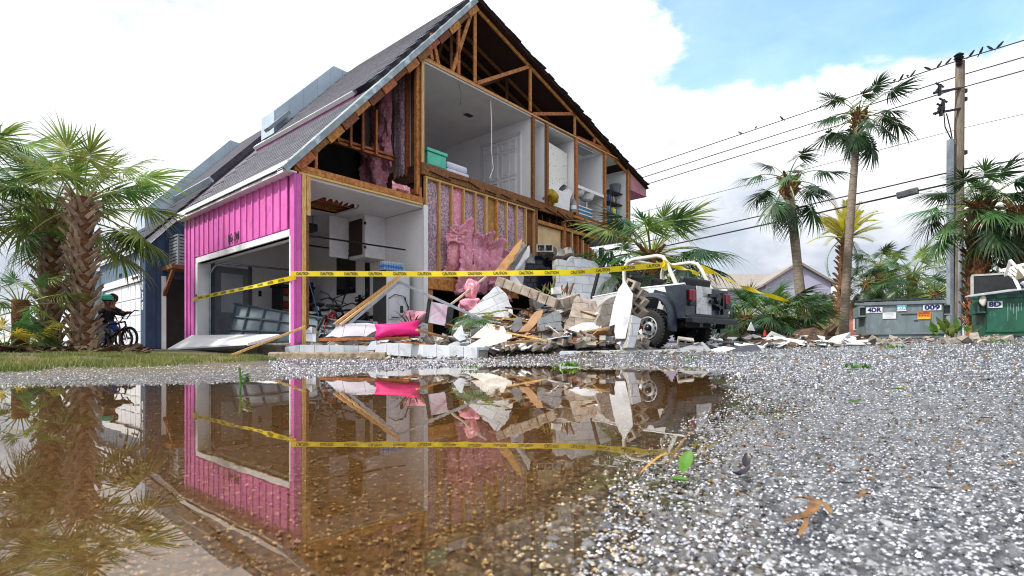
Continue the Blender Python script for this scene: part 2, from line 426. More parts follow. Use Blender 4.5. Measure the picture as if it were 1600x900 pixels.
def water_material():
    m = bpy.data.materials.new('puddle_water'); m.use_nodes = True; t = m.node_tree; t.nodes.clear()
    fr = N(t, 'ShaderNodeFresnel'); fr.inputs[0].default_value = 1.42
    gl = N(t, 'ShaderNodeBsdfGlossy'); gl.inputs['Roughness'].default_value = .0; gl.inputs[0].default_value = (1, .98, .95, 1)
    tr = N(t, 'ShaderNodeBsdfTransparent'); tr.inputs[0].default_value = (.95, .84, .66, 1)
    tc = N(t, 'ShaderNodeTexCoord'); bn = N(t, 'ShaderNodeBump'); bn.inputs['Strength'].default_value = .012; bn.inputs['Distance'].default_value = .01
    t.links.new(noise(t, tc.outputs['Object'], 9, 2, .5), bn.inputs['Height'])
    t.links.new(bn.outputs[0], gl.inputs['Normal']); t.links.new(bn.outputs[0], fr.inputs['Normal'])
    mx = N(t, 'ShaderNodeMixShader'); t.links.new(fr.outputs[0], mx.inputs[0]); t.links.new(tr.outputs[0], mx.inputs[1]); t.links.new(gl.outputs[0], mx.inputs[2])
    o = N(t, 'ShaderNodeOutputMaterial'); t.links.new(mx.outputs[0], o.inputs[0]); return m
# water sheet: the shore outline grown a little, lying just inside the ground's rise
ctr = Vector((-1.0, 2.0))
mb = MB(); poly = []
for i in range(len(SP)):
    p = Vector(SP[i]); a_ = Vector(SP[i-1]); b_ = Vector(SP[(i+1) % len(SP)])
    e_ = (b_-a_).normalized(); n_ = Vector((-e_.y, e_.x)); poly.append((p+n_*.25*min(1, .3+p.length/4), 0)[0])
mb.v = [(p.x, p.y, 0.0) for p in poly]; mb.f = [list(range(len(poly)))]; mb.m = [0]
wo_ = mb.build('puddle', water_material()); tag(wo_, 'still brown puddle mirroring the wrecked pink house', 'puddle', kind='structure')
wm = wo_.data; wm.update()
if wm.polygons[0].normal.z < 0: wm.flip_normals()
# ------------------------------------------------------------------ material set
PINK = pm('pink_paint', 'd866b5', .55, 'cb5aa8', 1.2, bump=.08, bsc=30, perobj=.05, col3='b9569f', sc3=2.2)
PINKT = pm('pink_trim', 'cf5fb4', .5, 'c052a5', 4)
WHITE = pm('white_trim', 'e2e3e7', .5, 'd9dadf', 2.5, bump=.04)
DRY = pm('white_drywall', 'eeeff2', .85, 'e8e9ed', 2, bump=.03, bsc=60)
CEIL = pm('ceiling_drywall', 'e2e4e9', .9, 'd9dbe1', 2, bump=.06, bsc=40)
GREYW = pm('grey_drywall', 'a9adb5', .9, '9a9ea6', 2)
LUM = pm('pale_lumber', 'd9b27a', .75, 'b98a4e', 8, stretch=(6, 6, .9), bump=.1, perobj=.10)
LUMO = pm('orange_lumber', 'bb7740', .75, '8d5228', 8, stretch=(2, 2, 2), bump=.12, perobj=.15)
LUMB = pm('brown_lumber', '8a5630', .8, '5d351c', 8, stretch=(3, 3, 3), bump=.15, perobj=.18)
LUMD = pm('dark_lumber', '54301b', .85, '37200f', 7, stretch=(2, 2, 2), bump=.15, perobj=.15)
SHEATH = pm('brown_sheathing', '7b4a28', .85, '5b331b', 3, bump=.1, perobj=.12)
SHEATHD = pm('dark_sheathing', '3a2114', .9, '2a170e', 3, bump=.1, perobj=.1)
INSP = pm('pink_insulation', 'eea6ba', 1, 'dd86a0', 14, bump=1.0, bsc=55, col3='f9d3dc', sc3=9, perobj=.05)
INSG = pm('mottled_insulation', 'd3b3c0', 1, '7b727e', 24, mix=(.36, .62), bump=1.0, bsc=34, col3='d79cb0', sc3=5, perobj=.06)
SHG = pm('grey_shingle', '6a6a74', .9, '4f4f59', 9, bump=.5, bsc=90, perobj=.16, island=0)
SHGD = pm('dark_shingle', '454651', .9, '34353e', 9, bump=.5, bsc=90, perobj=.16)
METAL = pm('grey_flashing', '8d979c', .45, '77838a', 5, metal=.75, col3='a8b7bf', sc3=3)
BLOCKW = pm('white_painted_block', 'd3d7dd', .8, 'c2c7cf', 3, bump=.25, bsc=50, col3='aab0b6', sc3=2.2, perobj=.035)
BLOCKG = pm('bare_concrete_block', 'a09b95', .95, '84807c', 6, bump=.5, bsc=45, col3='6f675f', sc3=3, perobj=.10)
CONC = pm('rough_concrete', 'a8a095', .95, '8b8378', 7, bump=.5, bsc=40, col3='6c6256', sc3=3)
BLACK = pm('black_plastic', '121316', .5, '1b1c20', 8)
BLKM = pm('black_metal', '15161a', .35, '202127', 8, metal=.3)
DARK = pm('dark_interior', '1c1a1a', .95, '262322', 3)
CARD = pm('tan_board', 'b98a5c', .85, '9a7048', 5, bump=.1, perobj=.1)
STEEL = pm('galvanised_steel', 'a7b0b8', .35, '8f99a2', 6, metal=.8)
PWHITE = pm('white_plastic', 'e9e9ec', .35, 'dcdce0', 4)
RUBB = pm('black_rubber', '101113', .75, '1a1b1e', 12, bump=.2)

# ------------------------------------------------------------------ the pink house
ANG = math.atan2(854, 754); P0 = Vector((-4.0645, 10.3, 0))
HR, HL = Vector((math.cos(ANG), math.sin(ANG), 0)), Vector((-math.sin(ANG), math.cos(ANG), 0))
def hw(t, b, z=0): return P0+HR*t+HL*b+Vector((0, 0, z))     # house frame -> world
H = empty('townhouse', P0, ANG, 'pink townhouse with its gable wall torn off and rooms exposed', 'house')
SL, ZE, TE, ZA, TA, TR, ZR = 1.108, 3.63, -.15, 9.05, 4.74, 13.77, 6.31
SR = (ZA-ZR)/(TR-TA)
def zl(t): return ZE+SL*(t-TE)
def zr(t): return ZA-SR*(t-TA)
DEP = 5.78
def hb(name, mat, *a, parent=None, bevel=0): return bx(name, mat, parent or H, *a, bevel=bevel)
# foundation and garage floor
hb('slab', CONC, .02, 3.2, .0, DEP-.02, -.3, .31)
hb('foundation', BLOCKG, 3.2, 12.4, 1.6, DEP, -.2, 1.5)
# pink front: boards with battens, each board a piece of its own
OPB0, OPB1, OPZ = .22, 4.96, 2.34
fw = MB(); fw.box(.0, .10, OPB1, DEP, .2, 3.5).box(.0, .10, .0, OPB0, .2, 3.5).box(.0, .10, OPB0, OPB1, OPZ, 3.5)
front = fw.build('front_wall', PINKT, H)
n = 19; ws = DEP/n
for i in range(n):
    b0, b1 = i*ws+.006, (i+1)*ws-.006
    lo = OPZ+.16 if (b1 > OPB0 and b0 < OPB1-.02) else .22
    if i == 0: lo = .22; b1 = min(b1, OPB0-.02)
    hb('board', PINK, -.022, -.001, b0, b1, lo+random.uniform(0, .008), 3.5, parent=front)
    if i: hb('batten', PINK, -.045, -.022, b0-.026, b0+.026, lo if not (i == 1) else OPZ+.16, 3.5, parent=front)
hb('corner_trim', PINKT, -.05, -.023, -.01, .07, .2, 3.52, parent=front)
hb('corner_trim', PINKT, -.05, -.023, DEP-.09, DEP+.03, .2, 3.52, parent=front)
# garage opening trim
tr = MB(); tr.box(-.035, .24, OPB0-.02, OPB1+.12, OPZ, OPZ+.13)
lintel = tr.build('lintel', WHITE, H, bevel=.006)
MB().box(-.035, .28, OPB1-.01, OPB1+.13, .3, OPZ).build('jamb', WHITE, H, bevel=.006)
MB().box(-.03, .14, OPB0-.05, OPB0+.002, .3, OPZ).build('jamb', WHITE, H, bevel=.005)
hb('keypad', BLACK, -.05, -.036, OPB1+.03, OPB1+.09, 1.42, 1.56)
# house number
for i, ch in enumerate('1634'):
    bb = 3.0-[0, .13, .36, .49][i]
    text_mesh(ch, .27, BLACK, 'numeral', H, frame((-.052, bb, 2.66), (0, -1, 0), (0, 0, 1)), .006, .0, .035 if ch == '1' else .11)
# eave
MB().prism([(TE-.05, 3.50), (TE, 3.50), (TE, zl(TE)+.10), (TE-.05, zl(TE)+.06)], lambda p: (p[0], -.05, p[1]), lambda p: (p[0], DEP+.12, p[1])).build('fascia', WHITE, H, bevel=.008)
hb('soffit', WHITE, TE, .0, -.02, DEP+.1, 3.50, 3.53)
# --- roof, left slope: deck then shingle strips, with the raised upper tier
def roof_pt(t, b, off=0):
    nrm = Vector((-SL, 0, 1)).normalized(); return Vector((t, b, zl(t)))+nrm*off
def slope_slab(name, mat, t0, t1, b0, b1, o0, o1, parent=H):
    return MB().prism([0, 1, 2, 3], lambda i: roof_pt((t0, t1, t1, t0)[i], (b0, b0, b1, b1)[i], o0), lambda i: roof_pt((t0, t1, t1, t0)[i], (b0, b0, b1, b1)[i], o1)).build(name, mat, parent)
roofp = empty('roof', parent=H)
roofp = slope_slab('roof', SHEATHD, TE-.06, TA+.0, .02, DEP+.10, -.03, .0)
TS = 2.02                                   # the step between lower and upper tier
up = MB()
up.prism([0, 1, 2, 3], lambda i: roof_pt((TS-.1, TA, TA, TS-.1)[i], (.15, .15, DEP+.1, DEP+.1)[i], .002), lambda i: roof_pt((TS-.1, TA-.02, TA-.02, TS-.1)[i], (.15, .15, DEP+.1, DEP+.1)[i], .13))
up.build('upper_tier', SHGD, H)
MB().prism([0, 1, 2, 3], lambda i: roof_pt((TS-.20, TS-.1, TS-.1, TS-.20)[i], (.9, .9, DEP+.1, DEP+.1)[i], .004), lambda i: roof_pt((TS-.16, TS-.1, TS-.1, TS-.16)[i], (.9, .9, DEP+.1, DEP+.1)[i], .10)).build('tier_siding', PINK, H)
MB().prism([0, 1, 2, 3], lambda i: roof_pt((TS-.20, TS-.1, TS-.1, TS-.20)[i], (.85, .85, DEP+.1, DEP+.1)[i], .06), lambda i: roof_pt((TS-.20, TS-.1, TS-.1, TS-.20)[i], (.85, .85, DEP+.1, DEP+.1)[i], .15)).build('tier_fascia', WHITE, H)
SLEN = math.hypot(1, SL); dirS = Vector((1/SLEN, 0, SL/SLEN)); nrmS = Vector((-SL/SLEN, 0, 1/SLEN))
def shingle_mesh(mat, wid):
    mb = MB(); k = 3; wk = wid/k
    for i in range(k):          # three tabs, their butts slightly uneven, each a thin wedge
        dy = random.uniform(-.006, .006)
        y0, y1 = i*wk+.004, (i+1)*wk-.004
        A = [dirS*x+nrmS*zz+Vector((0, y, 0)) for (x, y, zz) in ((dy, y0, .004), (dy, y1, .004), (.27, y1, .004), (.27, y0, .004), (dy, y0, .020), (dy, y1, .020), (.27, y1, .007), (.27, y0, .007))]
        mb.add(A, [(0,3,2,1),(4,5,6,7),(0,1,5,4),(1,2,6,5),(2,3,7,6),(3,0,4,7)])
    return mb.mesh('shingle', mat)
shm = [shingle_mesh(SHG, .97) for _ in range(3)]
def lay_shingles(t0, t1, b0, b1, off, parent, meshes=shm, expo=.142, wid=.97):
    c = 0; L_ = (t1-t0)*SLEN; rows = int(L_/expo)
    for r in range(rows):
        b = b0-(wid/3*(r % 3)*.5); 
        while b < b1-.05:
            if b >= b0-.34 and b+wid <= b1+.32:
                p = Vector((t0, 0, zl(t0)))+dirS*(r*expo)+nrmS*off; p.y = b
                o = bpy.data.objects.new('shingle', random.choice(meshes)); COL.objects.link(o); o.parent = parent; o.location = p; c += 1
            b += wid
    return c
lay_shingles(TE-.07, TS-.12, .36, DEP, .0, roofp)
lay_shingles(TS-.16, TA-.03, .40, DEP-.1, .135, roofp)
# metal drip edge along the torn gable
me_ = MB()
me_.prism([0, 1, 2, 3], lambda i: roof_pt((TE-.12, TA+.02, TA+.02, TE-.12)[i], (-.10, -.10, .14, .14)[i], .03), lambda i: roof_pt((TE-.12, TA+.05, TA+.05, TE-.12)[i], (-.10, -.10, .14, .14)[i], .05))
me_.prism([0, 1, 2, 3], lambda i: roof_pt((TE-.12, TA, TA, TE-.12)[i], (-.10, -.10, -.088, -.088)[i], -.06), lambda i: roof_pt((TE-.12, TA, TA, TE-.12)[i], (-.10, -.10, -.088, -.088)[i], .03))
me_.build('drip_edge', METAL, H)
# right slope
rr_ = MB().prism([(TA, ZA), (TR, ZR), (TR, ZR-.05), (TA, ZA-.05)], lambda p: (p[0], -.12, p[1]), lambda p: (p[0], DEP+.1, p[1])).build('right_roof', SHEATHD, H)
dR = Vector((1, 0, -SR)).normalized(); nR = Vector((SR, 0, 1)).normalized()
def tab_mesh():
    mb = MB(); A = [dR*x+nR*zz+Vector((0, y, 0)) for (x, y, zz) in ((0, 0, .004), (.3, 0, .004), (.3, .5, .004), (0, .5, .004), (0, 0, .012), (.3, 0, .034), (.3, .5, .03), (0, .5, .012))]
    mb.add(A, [(0,3,2,1),(4,5,6,7),(0,1,5,4),(1,2,6,5),(2,3,7,6),(3,0,4,7)]); return mb.mesh('shingle', SHGD)
tm_ = tab_mesh()
for i in range(int((TR-TA)/.22)):
    for k in range(2):
        o = bpy.data.objects.new('shingle', tm_); COL.objects.link(o); o.parent = rr_
        o.location = Vector((TA, 0, ZA))+dR*(i*.225)+Vector((0, -.18+k*.5+random.uniform(-.03, .03), random.uniform(0, .012)))
        o.rotation_euler = (random.uniform(-.05, .05), random.uniform(-.03, .03), random.uniform(-.06, .06))
hb('eave_soffit', PINKT, 12.56, TR-.03, -.06, DEP, zr(12.56)-.72, zr(12.56)-.69)
MB().prism([(12.56, zr(12.56)-.68), (TR-.03, zr(12.56)-.68), (TR-.03, ZR-.07), (12.56, zr(12.56)-.10)], lambda p: (p[0], -.03, p[1]), lambda p: (p[0], .0, p[1])).build('eave_return', pm('faded_pink_siding', 'b57f86', .7, 'a06c74', 3), H)
# barge: short weathered blocks nailed along the left rake, and the rake rafter
for i in range(15):
    t0 = TE+.06+i*(TA-TE-.1)/15; t1 = t0+(TA-TE-.1)/15*.93
    wd = .17 if i % 3 != 1 else .13
    MB().prism([0, 1, 2, 3], lambda k: roof_pt((t0, t1, t1, t0)[k], -.04-.02*(i % 3 == 0), (-.05-wd, -.05-wd, -.045, -.045)[k]), lambda k: roof_pt((t0, t1, t1, t0)[k], .05, (-.05-wd, -.05-wd, -.045, -.045)[k])).build('rake_block', LUMB if i % 2 else LUMO, H)
def wood(name, p, q, w=.045, h=.09, mat=LUMB, parent=None, up=(0, 1, 0)):
    "timber between two (t, z) points at depth b: p = (t, b, z)"
    return MB().bar(p, q, w, h, up).build(name, mat, parent or H)
# --- gable truss and the trusses behind
def truss(b, mat, mat2, full=True):
    o = empty('truss', parent=H)
    def m(name, t0, z0, t1, z1, h=.045, w=.09): return wood(name, (t0, b, z0), (t1, b, z1), w, h, mat if name != 'web' else mat2, o)
    m('bottom_chord', 2.95, 6.94, 12.5, 6.84)
    m('top_chord', 3.0, zl(3.0)-.12, TA, ZA-.13)
    m('top_chord', TA, ZA-.13, 13.5, zr(13.5)-.13)
    m('king_post', TA+.03, 6.98, TA+.03, ZA-.2)
    for (t0, z0, t1, z1) in ((4.0, 6.98, 4.66, 8.75), (4.85, 7.0, 6.95, 8.25), (6.98, 6.98, 6.98, 8.27), (7.1, 6.95, 9.15, 7.62), (9.18, 6.95, 9.18, 7.62), (9.3, 6.93, 11.2, 7.02), (11.3, 6.9, 11.3, 7.0), (11.7, 6.9, 12.0, 6.78)):
        m('web', t0, z0, t1, z1)
    for (t0, z0, t1) in ((3.35, 7.0, 3.30), (4.2, 6.98, 4.2)):
        m('web', t0, z0, t1, zl(t1)-.2)
    if full:
        m('web', 3.55, 6.98, 3.35, 7.62); m('web', 10.3, 6.9, 10.3, 7.3)
    return o
truss(.05, LUMO, LUM if False else LUMO)
for i, b in enumerate((.95, 1.75, 2.55, 3.6)): truss(b, LUMB, LUMD, False)
for b in (1.35, 2.15, 3.1, 4.2): wood('rafter', (TA, b, ZA-.12), (13.3, b, zr(13.3)-.12), .045, .09, LUMB, up=(0, 1, 0))
# --- gable floor lines
hb('garage_beam', LUMO, -.04, 3.05, -.02, .09, 3.55, 3.68, bevel=.006)
hb('beam_edge', LUM, .05, 3.03, -.01, .07, 3.505, 3.548)
hb('corner_post', LUM, .105, .19, -.015, .075, .25, 3.54, bevel=.004)
hb('corner_post', LUM, .205, .29, .0, .09, 2.75, 3.54, bevel=.004)
hb('corner_post', LUMB, .20, .26, .01, .09, .25, 2.7, bevel=.004)
hb('floor_deck', LUMB, 3.0, 12.5, .05, DEP-.1, 4.40, 4.49)
# rim beam: sound on the left, broken pieces and splinters to the right
hb('rim_beam', LUMB, 3.0, 9.0, -.03, .05, 4.22, 4.485, bevel=.008)
wood('rim_beam', (8.95, .0, 4.34), (12.5, -.02, 4.30), .07, .20, LUMO)
wood('rim_beam', (9.2, -.05, 4.12), (12.4, -.06, 4.10), .05, .09, LUMO)
for i in range(26):
    t = random.uniform(8.0, 12.2); a = random.uniform(-.25, .25); L_ = random.uniform(.3, .9)
    wood('splinter', (t, -.08, 4.15+random.uniform(-.12, .2)), (t+L_*math.cos(a), -.08-random.uniform(0, .12), 4.15+L_*math.sin(a)+random.uniform(-.1, .1)), .02, random.uniform(.02, .06), random.choice((LUMO, LUMB, LUM, LUMD)))
for i in range(9):
    t = 3.2+i*.62; wood('splinter', (t, -.045, 4.30+random.uniform(-.05, .12)), (t+random.uniform(.3, .7), -.055, 4.30+random.uniform(-.08, .1)), .012, .03, LUMD)
# --- attic over the garage
hb('attic_floor', SHEATHD, .3, 3.0, .1, 4.5, 3.60, 3.64)
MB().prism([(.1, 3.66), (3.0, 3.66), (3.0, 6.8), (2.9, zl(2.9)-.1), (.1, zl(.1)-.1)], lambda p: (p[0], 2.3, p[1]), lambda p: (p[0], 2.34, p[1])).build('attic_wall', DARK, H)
hb('bedroom_side_panel', SHEATH, 3.02, 3.08, .03, .42, 4.49, 6.9)
hb('corner_stud', LUM, 3.00, 3.07, -.02, .03, 4.49, 6.9)
hb('corner_stud', LUMO, 2.90, 2.99, .05, .14, 3.75, 6.75)
hb('ledger', LUMD, 2.98, 3.06, .06, 2.3, 3.66, 4.47)
hb('ledger', LUMO, 2.96, 3.04, .03, 1.2, 3.70, 3.92)
hb('ledger', LUMD, 2.92, 2.975, .1, 1.9, 4.05, 4.25)
for i, b in enumerate((.52, .98, 1.44, 1.9)):
    wood('wall_stud', (3.0, b, 3.7), (3.0, b, 6.7), .05, .09, LUMO, up=(1, 0, 0))
def fluff(name, mat, parent, origin, ux, uz, wdt, hgt, thick, nu=14, nv=22, seed=1, rag=.12, amp=.06, normal=None):
    "a lumpy fibrous sheet: wavy front, ragged edges, real thickness"
    rnd = random.Random(seed); ux = Vector(ux).normalized(); uz = Vector(uz).normalized(); nn = Vector(normal) if normal else uz.cross(ux).normalized()
    ph = [rnd.uniform(0, 6.28) for _ in range(12)]
    mb = MB(); g = []
    for j in range(nv+1):
        row = []
        for i in range(nu+1):
            u = i/nu; v = j/nv
            w1 = sum(math.sin(ph[k]+u*wdt*(3+2.3*k)+v*hgt*(2+1.7*k*((k % 2)*2-1)))/(1+.45*k) for k in range(6))/2.2
            edge = math.sqrt(max(0, min(1, 5*min(u, 1-u, ) )))*math.sqrt(max(0, min(1, 8*min(v, 1-v))))
            rx = (rnd.uniform(-1, 1)*rag*wdt/nu*1.6 if i in (0, nu) else rnd.uniform(-.3, .3)*wdt/nu)
            p = Vector(origin)+ux*(u*wdt+rx)+uz*(v*hgt+(rnd.uniform(-1, 1)*rag*.35 if j in (0, nv) else 0))+nn*(thick*edge+amp*w1*edge+rnd.uniform(-1, 1)*amp*.35)
            row.append(len(mb.v)); mb.v.append(tuple(p))
        g.append(row)
    for j in range(nv):
        for i in range(nu): mb.f.append([g[j][i], g[j][i+1], g[j+1][i+1], g[j+1][i]]); mb.m.append(0)
    o = mb.build(name, mat, parent, smooth=True); return o
fluff('insulation', INSP, H, (2.95, 1.95, 3.75), (0, -1, 0), (0, 0, 1), .75, 2.6, .10, seed=3, amp=.09, normal=(-1, 0, 0))
fluff('insulation', INSP, H, (2.85, 2.2, 3.7), (0, -1, 0), (0, 0, 1), .9, 1.6, .16, seed=4, amp=.12, normal=(-1, 0, 0))
fluff('insulation', INSG, H, (2.97, 1.0, 4.3), (0, -1, 0), (0, 0, 1), .42, 2.4, .05, seed=5, amp=.05, normal=(-1, 0, 0))
fluff('insulation', INSP, H, (2.90, 1.44, 4.6), (0, -1, 0), (0, 0, 1), .45, 2.0, .09, seed=6, amp=.08, normal=(-1, 0, 0))
fluff('insulation', INSP, H, (2.2, .02, 3.69), (1, 0, 0), (0, 0, 1), .5, .16, .05, 8, 5, seed=8, amp=.04, normal=(0, -1, 0))
# lookouts of the lower tier
for i in range(2): wood('lookout_plate', (1.15, .7+.06*i, 4.62+.10*i), (2.7, .7, 4.62+.10*i), .05, .08, LUMO)
for t in (1.25, 1.55, 1.85, 2.2):
    z1 = zl(t)-.1; wood('lookout_stud', (t, .62, 4.6), (t, .62, min(z1, 5.6)), .05, .06, LUMO)
for b in (.62, 1.3, 2.0): wood('rafter', (0, b, zl(0)-.1), (TA-.1, b, zl(TA-.1)-.1), .05, .1, LUMB)
wood('knee_stud', (.42, .05, 3.7), (.42, .05, zl(.42)-.15), .05, .07, LUMO)
# --- garage interior
cl = MB()
for (x0, x1, y0, y1) in ((.1, 1.1, .05, DEP-.1), (1.1, 2.1, .05, .95), (1.1, 2.1, 2.2, DEP-.1), (2.1, 3.08, .05, DEP-.1)): cl.box(x0, x1, y0, y1, 3.46, 3.505)
cl.build('garage_ceiling', CEIL, H)
for i in range(5): wood('ceiling_joist', (.9, .95+.3*i, 3.58), (2.4, .95+.3*i, 3.58), .09, .06, LUMB if i % 2 else LUMO)
for i in range(14):      # torn drywall edge of the ceiling hole
    b = .95 if i % 2 else 2.2; t = 1.1+.068*i
    MB().add([(t, b, 3.47), (t+.1, b, 3.47), (t+.06, b+(.22 if i % 2 else -.3)*random.uniform(.3, 1), 3.44-random.uniform(0, .05))], [(0, 1, 2)]).build('torn_drywall', CEIL, H)
hb('garage_back_wall', DRY, 3.10, 3.16, .02, DEP-.1, .3, 3.46)
hb('wall_edge', WHITE, 3.05, 3.17, -.03, .02, .25, 3.52)
hb('garage_end_wall', DRY, .1, 3.1, DEP-.10, DEP-.04, .3, 3.46)
md = hb('side_door', pm('grey_door', '8b929b', .55, '7c838c', 3), .62, 1.5, DEP-.13, DEP-.10, .33, 2.42)
hb('door_frame', pm('grey_frame', '6d747c', .6), .54, .62, DEP-.16, DEP-.10, .33, 2.5, parent=md); hb('door_frame', MATS['grey_frame'], 1.5, 1.58, DEP-.16, DEP-.10, .33, 2.5, parent=md)
hb('door_pane', pm('frosted_pane', 'c3ccd6', .25, 'b4bfca', 2), .78, 1.34, DEP-.137, DEP-.131, 1.2, 2.25, parent=md)
hb('light_switch', BLACK, 1.78, 1.86, DEP-.12, DEP-.10, 1.70, 1.86)
hb('window', pm('dark_window', '1a1d22', .1, '22252b', 3), 3.07, 3.098, 2.85, 3.75, 1.70, 2.75)
MB().box(3.05, 3.098, 2.2, 2.345, 1.5, 3.46).build('shelf_upright', BLKM, H)
# hanging cabinet with its door swung open
cab = hb('cabinet', PWHITE, 2.5, 3.09, 1.5, 2.2, 2.42, 3.455, bevel=.008)
hb('cabinet_door', PWHITE, 1.95, 2.46, 2.18, 2.2, 2.44, 3.44, parent=cab)
hb('cabinet_inside', pm('cabinet_brown', '3b2a22', .8), 2.465, 2.499, 1.62, 2.15, 2.5, 3.36, parent=cab)
for z in (2.62, 3.2): hb('hinge', BLACK, 2.46, 2.5, 1.46, 1.499, z, z+.06, parent=cab)
# door tracks
tk = MB(); tk.tube([(.2, 4.8, .4), (.2, 4.8, 2.1), (.32, 4.8, 2.3), (.55, 4.8, 2.38), (2.9, 4.8, 2.42)], .025, 6); tk.build('door_track', STEEL, H)
tk = MB(); tk.tube([(.55, .6, 2.50), (3.0, .6, 2.55)], .02, 6); tk.tube([(.6, 2.2, 2.62), (3.05, 2.2, 2.66)], .02, 6); tk.build('door_track', BLKM, H)
MB().tube([(1.0, 1.9, 3.46), (1.0, 1.9, 2.8), (1.1, 1.9, 2.72)], .02, 6).build('track_hanger', BLACK, H)
hb('cross_board', LUMO, 2.0, 2.45, 3.0-.95, 2.07, 1.2, 1.205) if False else None
for i, (z0, z1) in enumerate(((.95, 1.02), (1.10, 1.17), (1.25, 1.42))): hb('rack_slat', pm('orange_board', 'a9662c', .7, '8c4f1f', 4), 3.04, 3.09, 2.22, 2.75, z0, z1)
hb('rack_upright', BLACK, 2.99, 3.039, 2.5, 2.57, 1.12, 1.62); hb('rack_upright', BLACK, 2.99, 3.039, 2.3, 2.72, 1.45, 1.51)
# --- ground-floor stud wall with insulation in its bays
hb('bottom_plate', LUM, 3.12, 7.15, .0, .10, 1.86, 1.92); hb('bottom_plate', LUMO, 3.1, 6.4, -.02, .09, 1.60, 1.855, bevel=.006)
hb('top_plate', LUM, 3.12, 7.15, .0, .10, 4.17, 4.215)
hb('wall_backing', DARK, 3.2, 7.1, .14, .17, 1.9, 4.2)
STUDS = [3.14+i*.40 for i in range(11)]
for i, t in enumerate(STUDS): hb('stud', LUM if i != 6 else pm('yellow_stud', 'd99a3c', .7, 'b57a2a', 6), t, t+.045, random.uniform(0, .008), .10, 1.92, 4.17)
for i in range(10):
    t0, t1 = STUDS[i]+.045, STUDS[i+1]
    if i == 5:
        hb('bay_panel', CARD, t0, t1, .105, .13, 3.0, 4.17); fluff('insulation', INSG, H, (t0, .12, 1.93), (1, 0, 0), (0, 0, 1), t1-t0, 1.3, .05, 7, 14, seed=30+i, amp=.03, normal=(0, -1, 0)); continue
    if i == 9: hb('bay_panel', SHEATH, t0, t1, .105, .13, 1.93, 4.17); continue
    fluff('insulation', INSP if i == 2 else INSG, H, (t0-.01, .105, 1.93), (1, 0, 0), (0, 0, 1), t1-t0+.02, 2.24, .045, 8, 26, seed=30+i, amp=.03, rag=.05, normal=(0, -1, 0))
def blob(name, mat, parent, c, r, seed=0, amp=.25, sub=3, freq=3.0, smooth_=True):
    "lumpy closed mass"
    bm = bmesh.new(); bmesh.ops.create_icosphere(bm, subdivisions=sub, radius=1)
    rnd = random.Random(seed); D = [(Vector((rnd.gauss(0, 1), rnd.gauss(0, 1), rnd.gauss(0, 1))).normalized(), rnd.uniform(.6, 2.2)*freq, rnd.uniform(0, 6.28)) for _ in range(9)]
    for v in bm.verts:
        k = 1+amp*sum(math.sin(v.co.dot(d)*f+p)/(1+.3*i) for i, (d, f, p) in enumerate(D))/2.2+rnd.uniform(-.5, .5)*amp*.25
        v.co = Vector((v.co.x*r[0]*k+c[0], v.co.y*r[1]*k+c[1], v.co.z*r[2]*k+c[2]))
    me = bpy.data.meshes.new(name); bm.to_mesh(me); bm.free(); me.materials.append(mat)
    if smooth_: me.polygons.foreach_set('use_smooth', [True]*len(me.polygons))
    o = bpy.data.objects.new(name, me); COL.objects.link(o); o.parent = parent; return o
# the big batt that has slumped out of the wall: overlapping folded sheets, their tops peeled forward
def drape(origin, wdt, hgt, seed, lean=.2, amp=.045, nu=22, nv=40, shear=0):
    rnd = random.Random(seed); ph = [rnd.uniform(0, 6.28) for _ in range(8)]; mb = MB()
    for j in range(nv+1):
        v = j/nv
        for i in range(nu+1):
            u = i/nu
            fold = math.sin(u*wdt*16+ph[0]+v*2.2)*.5+math.sin(u*wdt*27+ph[1]-v*4)*.3+math.sin(v*hgt*9+ph[2]+u*3)*.35+math.sin(v*hgt*19+u*9+ph[3])*.2
            bulge = math.sin(min(1, v*1.25)*PI)*.16+lean*(v**3)
            x = (u-.5)*wdt*(1-.12*math.sin(v*PI))+shear*v+math.sin(v*7+ph[4])*.02+rnd.uniform(-1, 1)*(.035 if i in (0, nu) else .006)
            z = hgt*(v-.06*v*v*math.cos(u*5+ph[5]))+rnd.uniform(-1, 1)*(.05 if j in (0, nv) else .006)
            y = -.02-bulge-amp*fold*(.35+.65*math.sin(v*PI))+rnd.uniform(-.008, .008)
            mb.v.append((origin[0]+x, origin[1]+y, origin[2]+z))
    for j in range(nv):
        for i in range(nu): a = j*(nu+1)+i; mb.f.append([a, a+1, a+nu+2, a+nu+1]); mb.m.append(0)
    o = mb.build('slumped_insulation', INSP, H, smooth=True); m_ = o.modifiers.new('thick', 'SOLIDIFY'); m_.thickness = .05; m_.offset = 1
for i, a in enumerate((((3.95, .0, 2.0), .55, 1.0, 1, .30), ((4.25, .0, 1.55), .5, 1.75, 2, .22), ((4.75, -.05, 1.62), .62, 1.45, 3, .34), ((5.25, -.04, 1.75), .6, 1.25, 4, .30), ((5.75, -.02, 1.95), .6, .85, 5, .25), ((6.2, .0, 2.05), .45, .55, 6, .18))): drape(a[0], a[1], a[2], 60+a[3], a[4], shear=-.05)
fluff('slumped_insulation', INSP, H, (3.6, -.18, 2.72), (1, 0, -.05), (0, 0, 1), .65, .26, .10, 12, 8, seed=71, amp=.07, rag=.25, normal=(0, -1, 0))
for i in range(5):
    blob('insulation_tuft', INSP, H, (random.uniform(3.7, 6.0), -.18-random.uniform(0, .1), random.uniform(1.5, 2.4)), (random.uniform(.07, .13), .07, random.uniform(.05, .12)), 80+i, .4, 3, 5)
